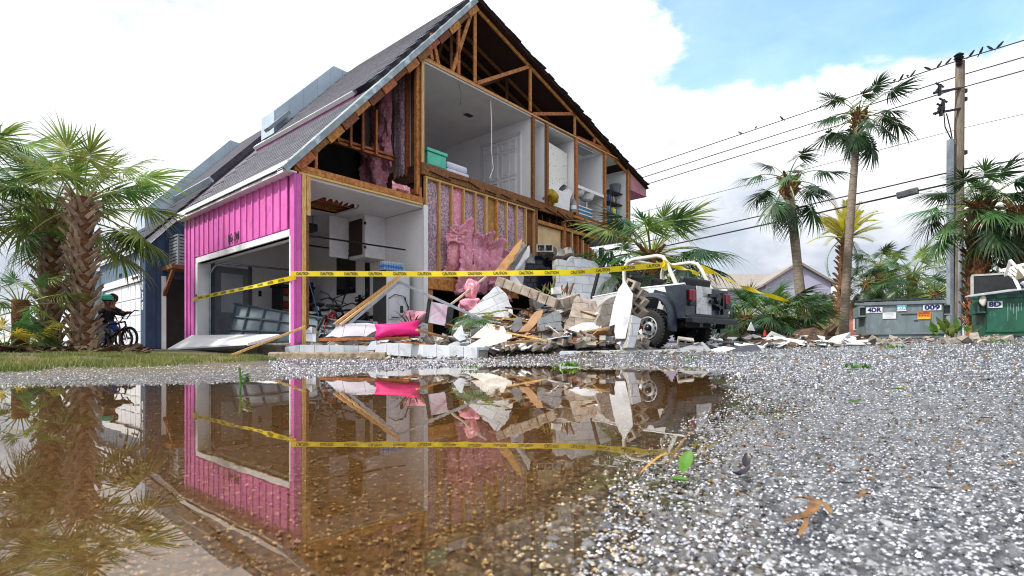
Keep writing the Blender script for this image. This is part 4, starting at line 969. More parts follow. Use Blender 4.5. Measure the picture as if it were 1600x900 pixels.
# ------------------------------------------------------------------ houses and fence far right
LAV = pm('lavender_siding', 'b9b6cf', .7, 'a9a6c2', 2, stretch=(1, 1, 30)); BLUH = pm('blue_siding', '3f86b8', .7, '3577a6', 2); SALM = pm('salmon_siding', 'd98e7c', .7, 'c97f6e', 2); ROOFT = pm('tan_roof', '9c948c', .9, '857d76', 8, bump=.3)
GLS = pm('window_glass', '2b3640', .08, '3a4650', 2)
def far_house(px, d, wdt, dep, hw_, hr, yaw, mat, label, wins, gable_front=True, roofm=ROOFT):
    p = at(px, d); r = empty('house', (p.x, d, G(p.x, d)), math.radians(yaw), label, 'house')
    wall = MB().box(-wdt/2, wdt/2, 0, dep, -.3, hw_)
    if gable_front: wall.prism([(-wdt/2, hw_), (wdt/2, hw_), (0, hr)], lambda q_: (q_[0], 0, q_[1]), lambda q_: (q_[0], dep, q_[1]))
    wo = wall.build('wall', mat, r)
    if gable_front:
        for s_ in (-1, 1): MB().prism([(0, hr+.02), (s_*(wdt/2+.3), hw_-.3*(hr-hw_)/(wdt/2)+.02), (s_*(wdt/2+.3), hw_-.3*(hr-hw_)/(wdt/2)+.17), (0, hr+.2)], lambda q_: (q_[0], -.3, q_[1]), lambda q_: (q_[0], dep+.3, q_[1])).build('roof', roofm, r)
    else:
        for y0, y1 in ((-.3, dep/2), (dep+.3, dep/2)): MB().add([(-wdt/2-.3, y0, hw_-.05), (wdt/2+.3, y0, hw_-.05), (wdt/2+.3, y1, hr), (-wdt/2-.3, y1, hr), (-wdt/2-.3, y0, hw_+.1), (wdt/2+.3, y0, hw_+.1), (wdt/2+.3, y1, hr+.15), (-wdt/2-.3, y1, hr+.15)], [(0,3,2,1),(4,5,6,7),(0,1,5,4),(1,2,6,5),(2,3,7,6),(3,0,4,7)]).build('roof', roofm, r)
        for s_ in (-1, 1): MB().prism([(0, hw_), (dep, hw_), (dep/2, hr-.02)], lambda q_: (s_*wdt/2, q_[0], q_[1]), lambda q_: (s_*(wdt/2-.1), q_[0], q_[1])).build('gable', mat, r)
    for (x, z, ww, hh) in wins:
        f = MB().box(x-ww/2-.08, x+ww/2+.08, -.06, -.003, z-.08, z+hh+.08).build('window', PWHITE, r); MB().box(x-ww/2, x+ww/2, -.075, -.061, z, z+hh).build('pane', GLS, f)
    return r
far_house(1247, 38, 4.2, 9, 4.2, 5.55, -10, LAV, 'pale lavender house with tan roof behind the low palms', [(1.2, 1.2, .7, 1.2), (-.9, 1.2, .7, 1.2)])
far_house(1130, 42, 14, 8, 4.2, 5.9, 4, LAV, 'long lavender house with a low tan roof behind the car', [(-3, 1.2, 1, 1.3), (1, 1.2, 1, 1.3), (4, 1.2, 1, 1.3)], False)
far_house(1287, 40, 1.6, 6, 3.0, 3.4, 0, BLUH, 'narrow bright blue house beyond the wooden fence', [(0, 1.2, .6, .9)])
far_house(1300, 41, 1.0, 6, 2.7, 3.0, 0, pm('pale_blue_siding', '9fb9cf', .7), 'pale blue house squeezed beside the bright blue one', [(0, 1.2, .4, .8)])
far_house(1338, 34, 2.2, 6, 2.1, 2.7, -8, SALM, 'salmon pink house with tan roof beside the grey dumpster', [(.2, .9, .6, .8)])
fz = at(1276, 24); fn = empty('wooden_fence', (fz.x, 24, G(fz.x, 24)), 0, 'low tan picket fence standing before the blue house', 'fence')
for i in range(20): bx('picket', pm('fence_wood', 'b39b78', .85, '8e7858', 4, perobj=.12), fn, -1.45+i*.145, -1.45+i*.145+.135, 0, .03, -.1, .95+random.uniform(-.01, .02))
for z in (.25, .75): bx('rail', MATS['fence_wood'], fn, -1.45, 1.45, .032, .07, z, z+.08)
# ------------------------------------------------------------------ dumpsters
def rust_mat(name, c1, c2, c3):
    return pm(name, c1, .55, c2, 2.2, bump=.06, bsc=20, col3=c3, sc3=2.5, stretch=(2, 2, .7))
DG = rust_mat('grey_dumpster_paint', '717f86', '626f74', '7f898b'); DGR = rust_mat('green_dumpster_paint', '1d5b46', '164a39', '2f6f5c')
LIDM = pm('black_lid', '1b1d20', .6, '292b2e', 5); NAVY = pm('navy_print', '1a2466', .5); LBL = pm('label_white', 'e4e7ea', .5, 'd8dbdf', 5); CYAN = pm('cyan_print', '2f9fd6', .5); ORNG = pm('orange_label', 'd98a3a', .6, 'c97a2c', 6); YELL = pm('yellow_print', 'e3c23a', .6)
def dumpster(px, d, wdt, dep, h, hb_, yaw, mat, label, base_lift=0):
    p = at(px, d); r = empty('dumpster', (p.x, d, G(p.x, d)+base_lift), math.radians(yaw), label, 'dumpster', 'dumpsters')
    w2 = wdt/2; t = .03
    m = MB()   # open-topped tapered bin: front slightly lower than the back
    m.box(-w2, w2, 0, t, .06, h); m.box(-w2, w2, dep-t, dep, .06, hb_); m.box(-w2+.001, w2-.001, .001, dep-.001, .02, .08)
    for s_ in (-1, 1): m.prism([(0, .05), (dep, .05), (dep, hb_), (0, h)], lambda q_: (s_*w2, q_[0], q_[1]), lambda q_: (s_*(w2-t), q_[0], q_[1]))
    body = m.build('body', mat, r)
    for s_ in (-1, 1): MB().bar((s_*(w2+.002), 0, h), (s_*(w2+.002), dep, hb_), .07, .07).build('rim', mat, r)
    MB().box(-w2-.04, w2+.04, -.045, .02, h-.04, h+.05).build('rim', mat, r, bevel=.01)
    MB().box(-w2-.04, w2+.04, dep-.02, dep+.03, hb_-.04, hb_+.04).build('rim', mat, r)
    for z in (.12,): MB().box(-w2, w2, -.03, -.001, z, z+.05).build('rib', mat, r)
    for s_ in (-1, 1):      # fork pockets on the sides
        pk = MB(); x0 = s_*w2; x1 = s_*(w2+.16); pk.box(x0, x1, -.02, .95, .62, .66); pk.box(x0, x1, -.02, .95, .88, .92); pk.box(x1-s_*.03, x1, -.02, .95, .66, .88); pk.build('fork_pocket', mat, r)
        MB().box(x0+s_*.01, x1-s_*.035, .02, .03, .665, .875).build('pocket_mouth', BLACK, r)
    return r
def sign(root, x, z, wdt, hgt, mat, y=-.012):
    return MB().box(x-wdt/2, x+wdt/2, y-.006, y, z-hgt/2, z+hgt/2).build('sticker', mat, root)
def letters(root, txt, x, z, size, mat, y=-.020, width=None, bold=.008, name='lettering', M=None):
    return text_mesh(txt, size, mat, name, root, frame((x, y, z), (1, 0, 0), (0, 0, 1)), .002, bold, width)
D1 = dumpster(1412, 14.9, 1.78, 1.5, .97, 1.10, -24, DG, 'grey steel dumpster marked 4DR and 009')
s_ = sign(D1, -.68, .80, .38, .16, LBL); letters(s_, '4DR', -.68, .80, .17, NAVY, width=.33)
s_ = sign(D1, .63, .83, .40, .15, LBL); letters(s_, '009', .63, .83, .17, NAVY, width=.34)
def ecua(root, x, z):
    s_ = sign(root, x, z, .22, .17, CYAN); letters(s_, 'ECUA', x, z-.01, .095, LBL, width=.19); MB().box(x-.11, x+.11, -.021, -.019, z-.085, z-.06).build('sticker_band', LBL, s_)
    MB().prism([(x-.11, z+.05), (x+.11, z+.05), (x+.11, z+.085), (x, z+.075), (x-.11, z+.085)], lambda q_: (q_[0], -.021, q_[1]), lambda q_: (q_[0], -.0185, q_[1])).build('sticker_band', LBL, s_)
ecua(D1, -.05, .84)
s_ = sign(D1, -.33, .64, .31, .17, LBL)
for i in range(4): MB().box(-.46+.02*i, -.22-.02*(i % 2), -.020, -.0185, .70-.035*i, .705-.035*i).build('fine_print', pm('grey_print', '7d8187', .6), s_)
s_ = sign(D1, .45, .62, .30, .20, ORNG); letters(s_, 'CAUTION', .45, .69, .055, pm('red_print', 'a92a1e', .6), width=.26, bold=.003); MB().box(.32, .58, -.0195, -.0185, .655, .66).build('rule', BLACK, s_)
for i in range(4): MB().box(.34+.06*i, .37+.06*i, -.0195, -.0185, .60, .64).build('pictogram', MATS['red_print'], s_)
MB().box(.31, .59, -.0195, -.0185, .53, .57).build('sticker_band', YELL, s_)
MB().box(-.06, .31, -.02, -.001, .665, .68).build('scratch', pm('rust', '4a2f1e', .9), D1)
MB().box(.23, .31, -.02, -.001, .485, .50).build('scratch', MATS['rust'], D1)
# lids of the grey one: two black flaps lying almost shut
for x0, x1 in ((-.92, -.01), (.01, .92)): MB().add([(x0, .05, 1.045), (x1, .05, 1.045), (x1, 1.5, 1.17), (x0, 1.5, 1.17), (x0, .05, 1.08), (x1, .05, 1.08), (x1, 1.5, 1.205), (x0, 1.5, 1.205)], [(0,3,2,1),(4,5,6,7),(0,1,5,4),(1,2,6,5),(2,3,7,6),(3,0,4,7)]).build('lid', LIDM, D1, bevel=.015)
for i in range(5): MB().bar((-.75+.3*i, .2, 1.10), (-.75+.3*i, 1.4, 1.215), .06, .04).build('lid_rib', LIDM, D1)
D2 = dumpster(1634, 13.6, 2.3, 1.6, 1.03, 1.2, -30, DGR, 'dark green steel dumpster marked 8D, overfilled with rubbish')
s_ = sign(D2, -.97, .83, .30, .17, LBL); letters(s_, '8D', -.97, .83, .18, NAVY, width=.24)
ecua(D2, -.08, .86)
DRP = pm('paint_drip', '9fb8b4', .6, '7fa09a', 5)
for i in range(9):
    x = -.72+.055*i+random.uniform(-.02, .02); z1 = .93-random.uniform(0, .2); z0 = z1-random.uniform(.15, .6)
    MB().add([(x-.006, -.0035, z1), (x+.008, -.0035, z1), (x+.004, -.0035, z0), (x-.002, -.0035, z0)], [(0, 1, 2, 3)]).build('paint_drip', DRP, D2)
MB().add([(-1.1, .05, 1.12), (1.1, .05, 1.12), (1.1, .1, 1.15), (-1.1, .1, 1.15)], [(0, 1, 2, 3)])
lb = MB(); lb.box(-1.13, 1.13, 1.52, 1.58, 1.2, 1.75); lb.build('lid', LIDM, D2)                 # lid flipped up behind
MB().box(-1.16, 1.16, 1.50, 1.60, 1.75, 1.80).build('lid_rim', pm('pale_rim', 'b9bcb8', .6), D2); MB().box(-1.18, -1.12, 1.50, 1.60, 1.2, 1.75).build('lid_rim', MATS['pale_rim'], D2)
# rubbish heaped on the green dumpster
def wmat(o, root): return root.matrix_basis
bpy.context.view_layer.update()
def on(root, x, y, z): return root.matrix_world @ Vector((x, y, z))
o = MB().add([(-1.6, -.15, 1.03), (-.6, -.25, 1.14), (.9, -.2, 1.24), (1.2, .5, 1.30), (-.5, .9, 1.26), (-1.4, .5, 1.12), (-1.6, -.15, 1.05), (-.6, -.25, 1.165), (.9, -.2, 1.265), (1.2, .5, 1.325), (-.5, .9, 1.285), (-1.4, .5, 1.145)], [(0,5,4,3,2,1),(6,7,8,9,10,11),(0,1,7,6),(1,2,8,7),(2,3,9,8),(3,4,10,9),(4,5,11,10),(5,0,6,11)]).build('sheet', pm('bent_sheet', 'a9aeb4', .5, '8d949c', 3))
o.matrix_world = D2.matrix_world; tag(o, 'bent grey sheet jutting over the green dumpster edge', 'sheet')
for i, (x, y, z, rx, mt, lb_, ct) in enumerate(((-.2, .3, 1.36, (.22, .16, .09), 'b8bfd8', 'crumpled pale blue bag on the green dumpster heap', 'bag'), (.35, .1, 1.38, (.2, .15, .08), 'd88a96', 'crumpled pink cloth on the green dumpster heap', 'cloth'), (.8, .35, 1.42, (.35, .3, .12), 'cfd0d4', 'white rubbish bag at the right of the green dumpster heap', 'bag'), (-1.22, -.08, .95, (.07, .05, .16), 'd6cfc6', 'pale rag hanging off the corner of the green dumpster', 'rag'))):
    p = on(D2, x, y, z); o = blob('rubbish_bag' if ct == 'bag' else ct, pm('rubbish_%s' % mt, mt, .6, None, 4), None, (0, 0, 0), rx, 200+i, .35, 3); o.location = p; tag(o, lb_, ct)
# white plastic garden chair lying on its back on the heap
ch = empty('garden_chair', on(D2, -.12, .25, 1.37), 0, 'white plastic garden chair tipped over on the green dumpster', 'chair', rot=(math.radians(0), math.radians(0), 0))
def chair_parts(r):
    bx('seat', pm('dirty_seat', 'd9c7a3', .5, 'c8b48e', 4), r, -.22, .22, -.22, .22, .40, .43, .01)
    for x, y in ((-.24, -.24), (.24, -.24), (-.24, .24), (.24, .24)): MB().bar((x*.9, y*.9, .42), (x*1.15, y*1.15, 0), .06, .05).build('leg', PWHITE, r, bevel=.008)
    bk = MB()
    for i in range(6): bk.bar((-.20+.08*i, .23, .43), (-.20+.08*i, .34, .85), .05, .02)
    bk.build('back_slats', PWHITE, r); MB().bar((-.27, .345, .87), (.27, .345, .87), .04, .08).build('back_rail', PWHITE, r, bevel=.01)
    for s_ in (-1, 1): MB().bar((s_*.27, -.24, .64), (s_*.27, .30, .66), .06, .03).build('armrest', PWHITE, r, bevel=.008); MB().bar((s_*.27, -.22, .42), (s_*.27, -.22, .64), .05, .04).build('arm_post', PWHITE, r)
chair_parts(ch)
ch.rotation_euler = (math.radians(-38), math.radians(-16), math.radians(-20)); ch.scale = (1.15,)*3; ch.location = on(D2, -.05, .2, 1.36)
# ------------------------------------------------------------------ the wrecked car
CARW = pm('white_car_paint', 'd0d3d7', .4, 'bfc2c5', 3, coat=.3, col3='a8a49d', sc3=4); CARN = pm('navy_car_paint', '1b2838', .45, '141f2d', 3, coat=.25, col3='2e3438', sc3=4); CARD_ = pm('black_trim', '14181f', .5, '1c2129', 4)
REDL = pm('red_lens', '7a1322', .2, '5a0d18', 6, spec=.7); ROLLW = pm('cream_padding', 'd3cfc6', .6, 'c2bdb2', 4); CHROME = pm('steel_wheel', 'c3c6ca', .28, 'a9adb2', 5, metal=.7)
fwd = Vector((-.66, .7513, 0)); lft = Vector((-.7513, -.66, 0))
jc = Vector((2.50, 10.0, 0))-lft*.78; jz = G(jc.x, jc.y)
J = empty('car', (jc.x, jc.y, jz+.01), math.atan2(.7513, -.66), 'open white and navy off-road car with roll bars, half buried in rubble', 'car')
def wheel(x, y):
    wh = empty('wheel', (x, y, .36), 0, parent=J); s_ = 1 if y > 0 else -1
    M = Matrix.Rotation(-s_*PI/2, 4, 'X')
    ty = MB(); ty.lathe([(.205, -.12), (.30, -.135), (.345, -.115), (.362, -.07), (.365, 0), (.362, .07), (.345, .115), (.30, .135), (.205, .12)], 40, M); ty.build('tyre', RUBB, wh, smooth=True)
    tb = MB()
    for k in range(34):
        a = 2*PI*k/34
        for zz in (-.10, -.035, .035, .10):
            off = .04*(zz*10 % 2); c = Vector((math.cos(a+off)*.362, math.sin(a+off)*.362, zz)); tdir = Vector((-math.sin(a+off), math.cos(a+off), 0))
            tb.bar(M @ (c-tdir*.02), M @ (c+tdir*.02), .05, .022, M @ Vector((math.cos(a), math.sin(a), 0)))
    tb.build('tread', RUBB, wh)
    rm = MB(); rm.lathe([(.215, .125), (.205, .135), (.19, .115), (.175, .07), (.165, .055), (.13, .06), (.115, .085), (.075, .095), (.07, .06), (.0, .06)], 36, M); rm.build('rim', CHROME, wh, smooth=True)
    hole = MB()
    for k in range(8):
        a = 2*PI*k/8; c = M @ Vector((math.cos(a)*.148, math.sin(a)*.148, .066)); u = M @ Vector((math.cos(a), math.sin(a), 0)); v_ = M @ Vector((-math.sin(a), math.cos(a), 0)); n_ = M @ Vector((0, 0, 1))
        hole.prism([(-.016, -.03), (.016, -.03), (.016, .03), (-.016, .03)], lambda q_: c+u*q_[0]+v_*q_[1], lambda q_: c+u*q_[0]+v_*q_[1]+n_*.006)
    hole.build('rim_slots', BLACK, wh)
    hb2 = MB(); hb2.lathe([(.05, .06), (.048, .13), (.03, .145), (0, .146)], 16, M)
    for k in range(5):
        a = 2*PI*k/5; hb2.lathe([(.010, .09), (.010, .11), (0, .112)], 8, M @ Matrix.Translation((math.cos(a)*.068, math.sin(a)*.068, 0)))
    hb2.build('hub', BLKM, wh, smooth=True)
    ring = MB(); ring.lathe([(.198, .133), (.203, .138), (.208, .133)], 36, M); ring.build('rim_edge', pm('bright_rim', 'e3e4e6', .25, metal=.5), wh, smooth=True)
for x, y in ((0, .70), (0, -.70), (2.37, .70), (2.37, -.70)): wheel(x, y)
# tub: side profile with the wheel arch cut out
arch = [(.46, .56), (.44, .72), (.36, .84), (.22, .90), (-.2, .90), (-.34, .84), (-.44, .70)]
lower = [(-.72, .52), (-.72, 1.10), (.0, 1.10), (1.35, 1.02), (1.35, .45), (.46, .45)]+arch+[(-.46, .52)]
for s_ in (1, -1):
    MB().prism(lower, lambda q_: (q_[0], s_*.76, q_[1]), lambda q_: (q_[0], s_*.72, q_[1])).build('side_panel', CARW, J, bevel=.006); MB().prism([(1.34, .46), (1.34, .80), (.60, .84), (.56, .46)], lambda q_: (q_[0], s_*.764, q_[1]), lambda q_: (q_[0], s_*.7605, q_[1])).build('sill_panel', CARN, J)
    if s_ == 1:
        nq = [(-.722, .515), (-.722, 1.115), (-.32, 1.112), (-.36, .99), (-.24, 1.02), (-.12, 1.06), (-.06, .96), (-.14, .89), (-.2, .905), (-.34, .845), (-.445, .70), (-.46, .515)]
        MB().prism(nq, lambda q_: (q_[0], .764, q_[1]), lambda q_: (q_[0], .7605, q_[1])).build('quarter_panel', CARN, J)
    rail = MB().tube([(-.72, s_*.745, 1.11), (.2, s_*.745, 1.11), (1.35, s_*.745, 1.03)], .022, 8).build('top_rail', CARW, J, smooth=True)
    fl = MB(); nA = 18; ring_ = []
    for i in range(nA+1):           # flare swept round the arch: top plate, rounded shoulder, lip
        a = math.radians(-8+196*i/nA); ca, sa = math.cos(a), math.sin(a)
        ca = math.copysign(abs(ca)**.75, ca); sa = math.copysign(abs(sa)**.75, sa)
        row = []
        for (rx, rz, y) in ((.50, .50, .758), (.575, .585, .762), (.57, .58, .86), (.545, .55, .905), (.50, .505, .915), (.475, .48, .90)):
            row.append(len(fl.v)); fl.v.append((rx*ca-.0, s_*y, .42+rz*sa))
        ring_.append(row)
    for r0, r1 in zip(ring_, ring_[1:]):
        for k in range(6): k2 = (k+1) % 6; fl.f.append([r0[k], r0[k2], r1[k2], r1[k]]); fl.m.append(0)
    fl.build('fender_flare', CARN, J, smooth=True)
MB().box(-.68, 1.35, -.71, .71, .50, .56).build('floor_pan', CARD_, J)
tg = MB().box(-.735, -.70, -.76, .76, .54, 1.09).build('rear_panel', CARN, J, bevel=.01)
gate = MB().box(-.755, -.737, -.10, .42, .60, 1.10).build('tailgate', CARW, J, bevel=.012)
for i in range(7): MB().box(-.760, -.7555, -.08, .30, .68+.05*i, .695+.05*i).build('gate_rib', CARW, gate)
# spare wheel carrier on the tailgate
sc_ = MB(); sc_.bar((-.80, -.30, .70), (-.80, -.12, .98), .05, .04); sc_.bar((-.80, -.34, .95), (-.80, .08, .95), .05, .05); sc_.bar((-.80, -.38, .74), (-.80, .05, .84), .05, .05); sc_.bar((-.79, -.42, .62), (-.79, -.42, 1.02), .06, .05); sc_.lathe([(.06, 0), (.06, .08), (.02, .09)], 12, Matrix.Translation((-.80, -.15, .86)) @ Matrix.Rotation(-PI/2, 4, 'Y'), True); sc_.build('spare_carrier', BLKM, J)
for y in (.60, -.62):
    tl = MB().box(-.80, -.737, y-.085, y+.085, .82, 1.02).build('tail_lamp', REDL, J, bevel=.02); MB().box(-.805, -.737, y-.06, y+.06, .74, .81).build('reverse_lamp', CARD_, tl, bevel=.01)
    for k in range(4): MB().box(-.806, -.80, y-.075+.042*k, y-.052+.042*k, .835, 1.005).build('lamp_rib', pm('light_red_lens', '932538', .2), tl)
MB().box(-.90, -.76, -.80, .80, .43, .53).build('bumper', BLKM, J, bevel=.015)
MB().box(-.78, -.74, -.74, .74, .53, .58).build('bumper_step', CARD_, J, bevel=.01)
for y in (.45, -.45): MB().box(-.86, -.6, y-.05, y+.05, .36, .44).build('frame_rail', CARD_, J)
MB().tube([(-.95, .2, .44), (-.98, .2, .40), (-.95, .2, .36)], .018, 6).build('tow_hook', BLKM, J)
MB().tube([(0, -.62, .36), (0, .62, .36)], .05, 10).build('axle', BLKM, J); MB().lathe([(.0, -.13), (.10, -.1), (.14, 0), (.10, .1), (0, .13)], 14, Matrix.Translation((0, .1, .36))).build('differential', BLKM, J, smooth=True)
MB().box(-.55, .55, -.5, .5, .38, .50).build('fuel_tank', BLACK, J, bevel=.04)
text_mesh('Jeep', .135, BLACK, 'lettering', J, frame((.12, .7635, 1.01), (-1, 0, 0), (0, 0, 1)) @ Matrix.Shear('XZ', 4, (0, 0)), .002, .004)
# roll bars
rb = MB(); rb.tube([(.62, .66, .9), (.66, .64, 1.55), (.60, .60, 1.66), (.48, .585, 1.70), (-.05, .58, 1.70), (-.18, .59, 1.66), (-.26, .60, 1.55), (-.52, .62, 1.02)], .037, 10); rb.build('roll_bar', ROLLW, J, smooth=True)
rb = MB(); rb.tube([(.62, -.66, .9), (.66, -.64, 1.55), (.60, -.60, 1.66), (.48, -.585, 1.70), (-.05, -.58, 1.70), (-.18, -.59, 1.66), (-.26, -.60, 1.55), (-.52, -.62, 1.02)], .037, 10); rb.build('roll_bar', ROLLW, J, smooth=True)
MB().tube([(.55, -.60, 1.685), (.55, .60, 1.685)], .037, 10).build('cross_bar', ROLLW, J, smooth=True)
MB().tube([(.63, .6, .95), (.63, .2, 1.35), (.63, -.1, 1.62)], .02, 6).build('seat_belt', BLACK, J)
for y in (.36, -.36):
    st = MB(); st.box(.75, 1.15, y-.24, y+.24, .70, .84); st.build('seat', CARD_, J, bevel=.05); MB().add([(.72, y-.23, .82), (.72, y+.23, .82), (.84, y+.23, .82), (.84, y-.23, .82), (.52, y-.21, 1.42), (.52, y+.21, 1.42), (.62, y+.21, 1.44), (.62, y-.21, 1.44)], [(0,3,2,1),(4,5,6,7),(0,1,5,4),(1,2,6,5),(2,3,7,6),(3,0,4,7)]).build('seat_back', CARD_, J, bevel=.05)
MB().box(-.45, -.05, -.5, .5, .80, .92).build('rear_seat', CARD_, J, bevel=.05); MB().add([(-.45, -.5, .9), (-.45, .5, .9), (-.33, .5, .9), (-.33, -.5, .9), (-.55, -.48, 1.28), (-.55, .48, 1.28), (-.45, .48, 1.30), (-.45, -.48, 1.30)], [(0,3,2,1),(4,5,6,7),(0,1,5,4),(1,2,6,5),(2,3,7,6),(3,0,4,7)]).build('rear_seat_back', CARD_, J, bevel=.04)
wf = MB()
for p_, q_ in (((1.42, .70, 1.02), (1.25, .66, 1.62)), ((1.42, -.70, 1.02), (1.25, -.66, 1.62)), ((1.25, .66, 1.62), (1.25, -.66, 1.62)), ((1.42, .70, 1.03), (1.42, -.70, 1.03))): wf.bar(p_, q_, .06, .05)
wf.build('windscreen_frame', CARD_, J)
MB().tube([(.98, .36+.19*math.cos(a), 1.12+.19*math.sin(a)) for a in [2*PI*k/18 for k in range(18)]], .014, 6, closed=True).build('steering_wheel', BLACK, J, smooth=True)
# front end under the rubble
MB().prism([(1.36, .50), (1.36, 1.03), (2.95, .98), (2.98, .55)], lambda q_: (q_[0], .50, q_[1]), lambda q_: (q_[0], -.50, q_[1])).build('bonnet', CARW, J, bevel=.03)
for s_ in (1, -1): MB().prism([(1.75, .80), (1.95, .92), (2.75, .90), (3.0, .75), (3.0, .72), (2.72, .86), (1.97, .88), (1.75, .76)], lambda q_: (q_[0], s_*.50, q_[1]), lambda q_: (q_[0], s_*.86, q_[1])).build('front_fender', CARN, J)
MB().box(2.985, 3.02, -.5, .5, .52, .96).build('grille', CARW, J, bevel=.01); MB().box(3.05, 3.15, -.75, .75, .42, .54).build('bumper', BLKM, J, bevel=.01)
for y in (.33, -.33): MB().box(3.021, 3.04, y-.1, y+.1, .70, .90).build('headlamp', GLS, J, bevel=.02)
# ------------------------------------------------------------------ blue house further along the row
BLUE = pm('navy_siding', '24405f', .6, '1d3550', 3, perobj=.06); BLUEF = pm('lit_blue_siding', '5d7387', .6, '516678', 3, perobj=.05)  # lighter front tone paints the daylight falling on the same blue siding
B0, TB = 10.62, .37
BH = empty('townhouse', hw(0, B0), ANG, 'dark blue townhouse with white garage door, numbered 1038', 'house')
def bb_(name, mat, *a, parent=None, bevel=0): return bx(name, mat, parent or BH, *a, bevel=bevel)
BD = 5.9
side = MB().prism([(TB, 0), (TB, 3.5), (TA+TB, zl(TA)-.12), (TA+TB+6.5, zr(TA+6.5)-.1), (TA+TB+6.5, 0)], lambda p: (p[0], .0, p[1]), lambda p: (p[0], .1, p[1])).build('side_wall', BLUE, BH)
for i in range(20):
    t = TB+.02+i*.26; MB().box(t, t+.235, -.022, -.001, .25, min(zl(t-TB)-.25, 8.5)).build('board', BLUE, side)
fr_ = MB().box(TB, TB+.1, .1, .62, .0, 3.5).box(TB, TB+.1, 5.25, BD, .0, 3.5).box(TB, TB+.1, .62, 5.25, 2.5, 3.5).build('front_wall', BLUEF, BH)
for i in range(23):
    b = .02+i*.256; lo = 2.72 if .5 < b < 5.2 else .2
    MB().box(TB-.02, TB-.001, b, b+.235, lo, 3.48).build('board', BLUEF if b > .5 else BLUE, fr_)
bb_('pier', FWM, TB-.25, TB-.01, BD-.02, BD+.7, 0, 3.3)
bb_('garage_trim', WHITE, TB-.06, TB-.021, .5, 5.3, 2.46, 2.71, bevel=.01)
bb_('lamp_bar', BLACK, TB-.09, TB-.062, .62, 1.3, 2.58, 2.63)
gd = bb_('garage_door', pm('door_white', 'dfe2e6', .5, 'd2d6db', 3), TB+.03, TB+.06, .62, 5.25, .2, 2.46)
for r in range(4):
    for c in range(8):
        b = .66+c*.574; z = .26+r*.555
        MB().box(TB+.008, TB+.029, b, b+.535, z, z+.51).build('door_panel', MATS['door_white'], gd, bevel=.012)
for i, chx in enumerate('1038'): text_mesh(chx, .36, LBL, 'numeral', BH, frame((TB-.026, .30, 2.62-.33*i-.02), (0, -1, 0), (0, 0, 1)), .006, .004)
text_mesh('1038', .2, BLACK, 'numeral', BH, frame((TB-.03, 2.9, 2.85), (0, -1, 0), (0, 0, 1)), .006, .002)
MB().prism([(TB-.20, 3.46), (TB-.15, 3.46), (TB-.15, 3.74), (TB-.20, 3.70)], lambda p: (p[0], -.1, p[1]), lambda p: (p[0], BD+.7, p[1])).build('fascia', WHITE, BH)
def bslope(name, mat, t0, t1, b0, b1, o0, o1):
    def f(t, b, o): v = roof_pt(t, b, o); v.x += TB; return v
    return MB().prism([0, 1, 2, 3], lambda i: f((t0, t1, t1, t0)[i], (b0, b0, b1, b1)[i], o0), lambda i: f((t0, t1, t1, t0)[i], (b0, b0, b1, b1)[i], o1)).build(name, mat, BH)
bslope('rake_trim', WHITE, TE-.02, TA, -.16, -.10, -.16, -.02)
rf2 = bslope('roof', SHGD, TE-.06, TA, -.18, BD+.7, -.015, .05)
MB().prism([(TA+TB, ZA), (TA+TB+6.5, zr(TA+6.5)), (TA+TB+6.5, zr(TA+6.5)-.1), (TA+TB, ZA-.1)], lambda p: (p[0], -.15, p[1]), lambda p: (p[0], BD+.7, p[1])).build('right_roof', SHGD, BH)
bslope('upper_tier', SHGD, TS, TA, -.22, BD+.7, .05, .24)
bslope('tier_fascia', FWM, TS-.06, TS, -.2, BD+.7, .05, .24)
fw2 = MB().prism([(TB+.85, zl(.85)-.3), (TB+.85, zl(.85)+.75), (TB+3.9, zl(3.9)+.85), (TB+4.7, zl(3.9)+.8), (TB+4.7, zl(4.6)-.6)], lambda p: (p[0], 3.4, p[1]), lambda p: (p[0], 4.4, p[1])).build('firewall', FWM, BH)
shm2 = [shingle_mesh(SHGD, .97) for _ in range(2)]
lay_shingles(TE-.06, TS-.1, -.1, 2.4, .05, rf2, shm2, expo=.16)
for o in rf2.children: o.location.x += TB
# doorway beside the blue house, bracket and air conditioner
dw = MB().box(TB+.55, TB+1.9, -.03, -.0225, .15, 2.55).build('doorway', DARK, BH)
for t in (TB+.42, TB+1.92): bb_('door_casing', WHITE, t, t+.13, -.06, -.0225, .1, 2.62)
bb_('step', CONC, TB-.1, 2.4, -.9, -.1, -.1, .22)
bb_('platform', LUMB, TB+.42, TB+1.95, -1.0, -.024, 2.78, 2.92, bevel=.01)
for t in (TB+.5, TB+1.8): MB().bar((t, -.95, 2.78), (t, -.04, 2.0), .09, .09, (1, 0, 0)).build('brace', LUMB, BH)
bb_('platform_post', LUM, TB+1.98, TB+2.07, -.95, -.85, .1, 2.78)
ac = empty('air_conditioner', hw(TB+.62, B0-.92, 2.925), ANG, 'grey louvred air conditioner on a wooden platform beside the blue house', 'air conditioner')
ACM = pm('ac_grey', '8b9198', .5, '7a8087', 4, metal=.2); ACD = pm('ac_dark', '2c3036', .6)
bx('core', ACD, ac, .04, .91, .04, .81, .04, .92)
for x, y in ((0, 0), (.9, 0), (0, .8), (.9, .8)): bx('corner_post', ACM, ac, x, x+.05, y, y+.05, 0, .95)
bx('base_pan', ACM, ac, -.01, .96, -.01, .86, 0, .05); bx('top_cover', ACM, ac, -.01, .96, -.01, .86, .93, .98, .01)
for i in range(8):
    bx('louvre', ACM, ac, .05, .9, .004, .03, .08+.105*i, .155+.105*i); bx('louvre', ACM, ac, .004, .03, .05, .8, .08+.105*i, .155+.105*i)
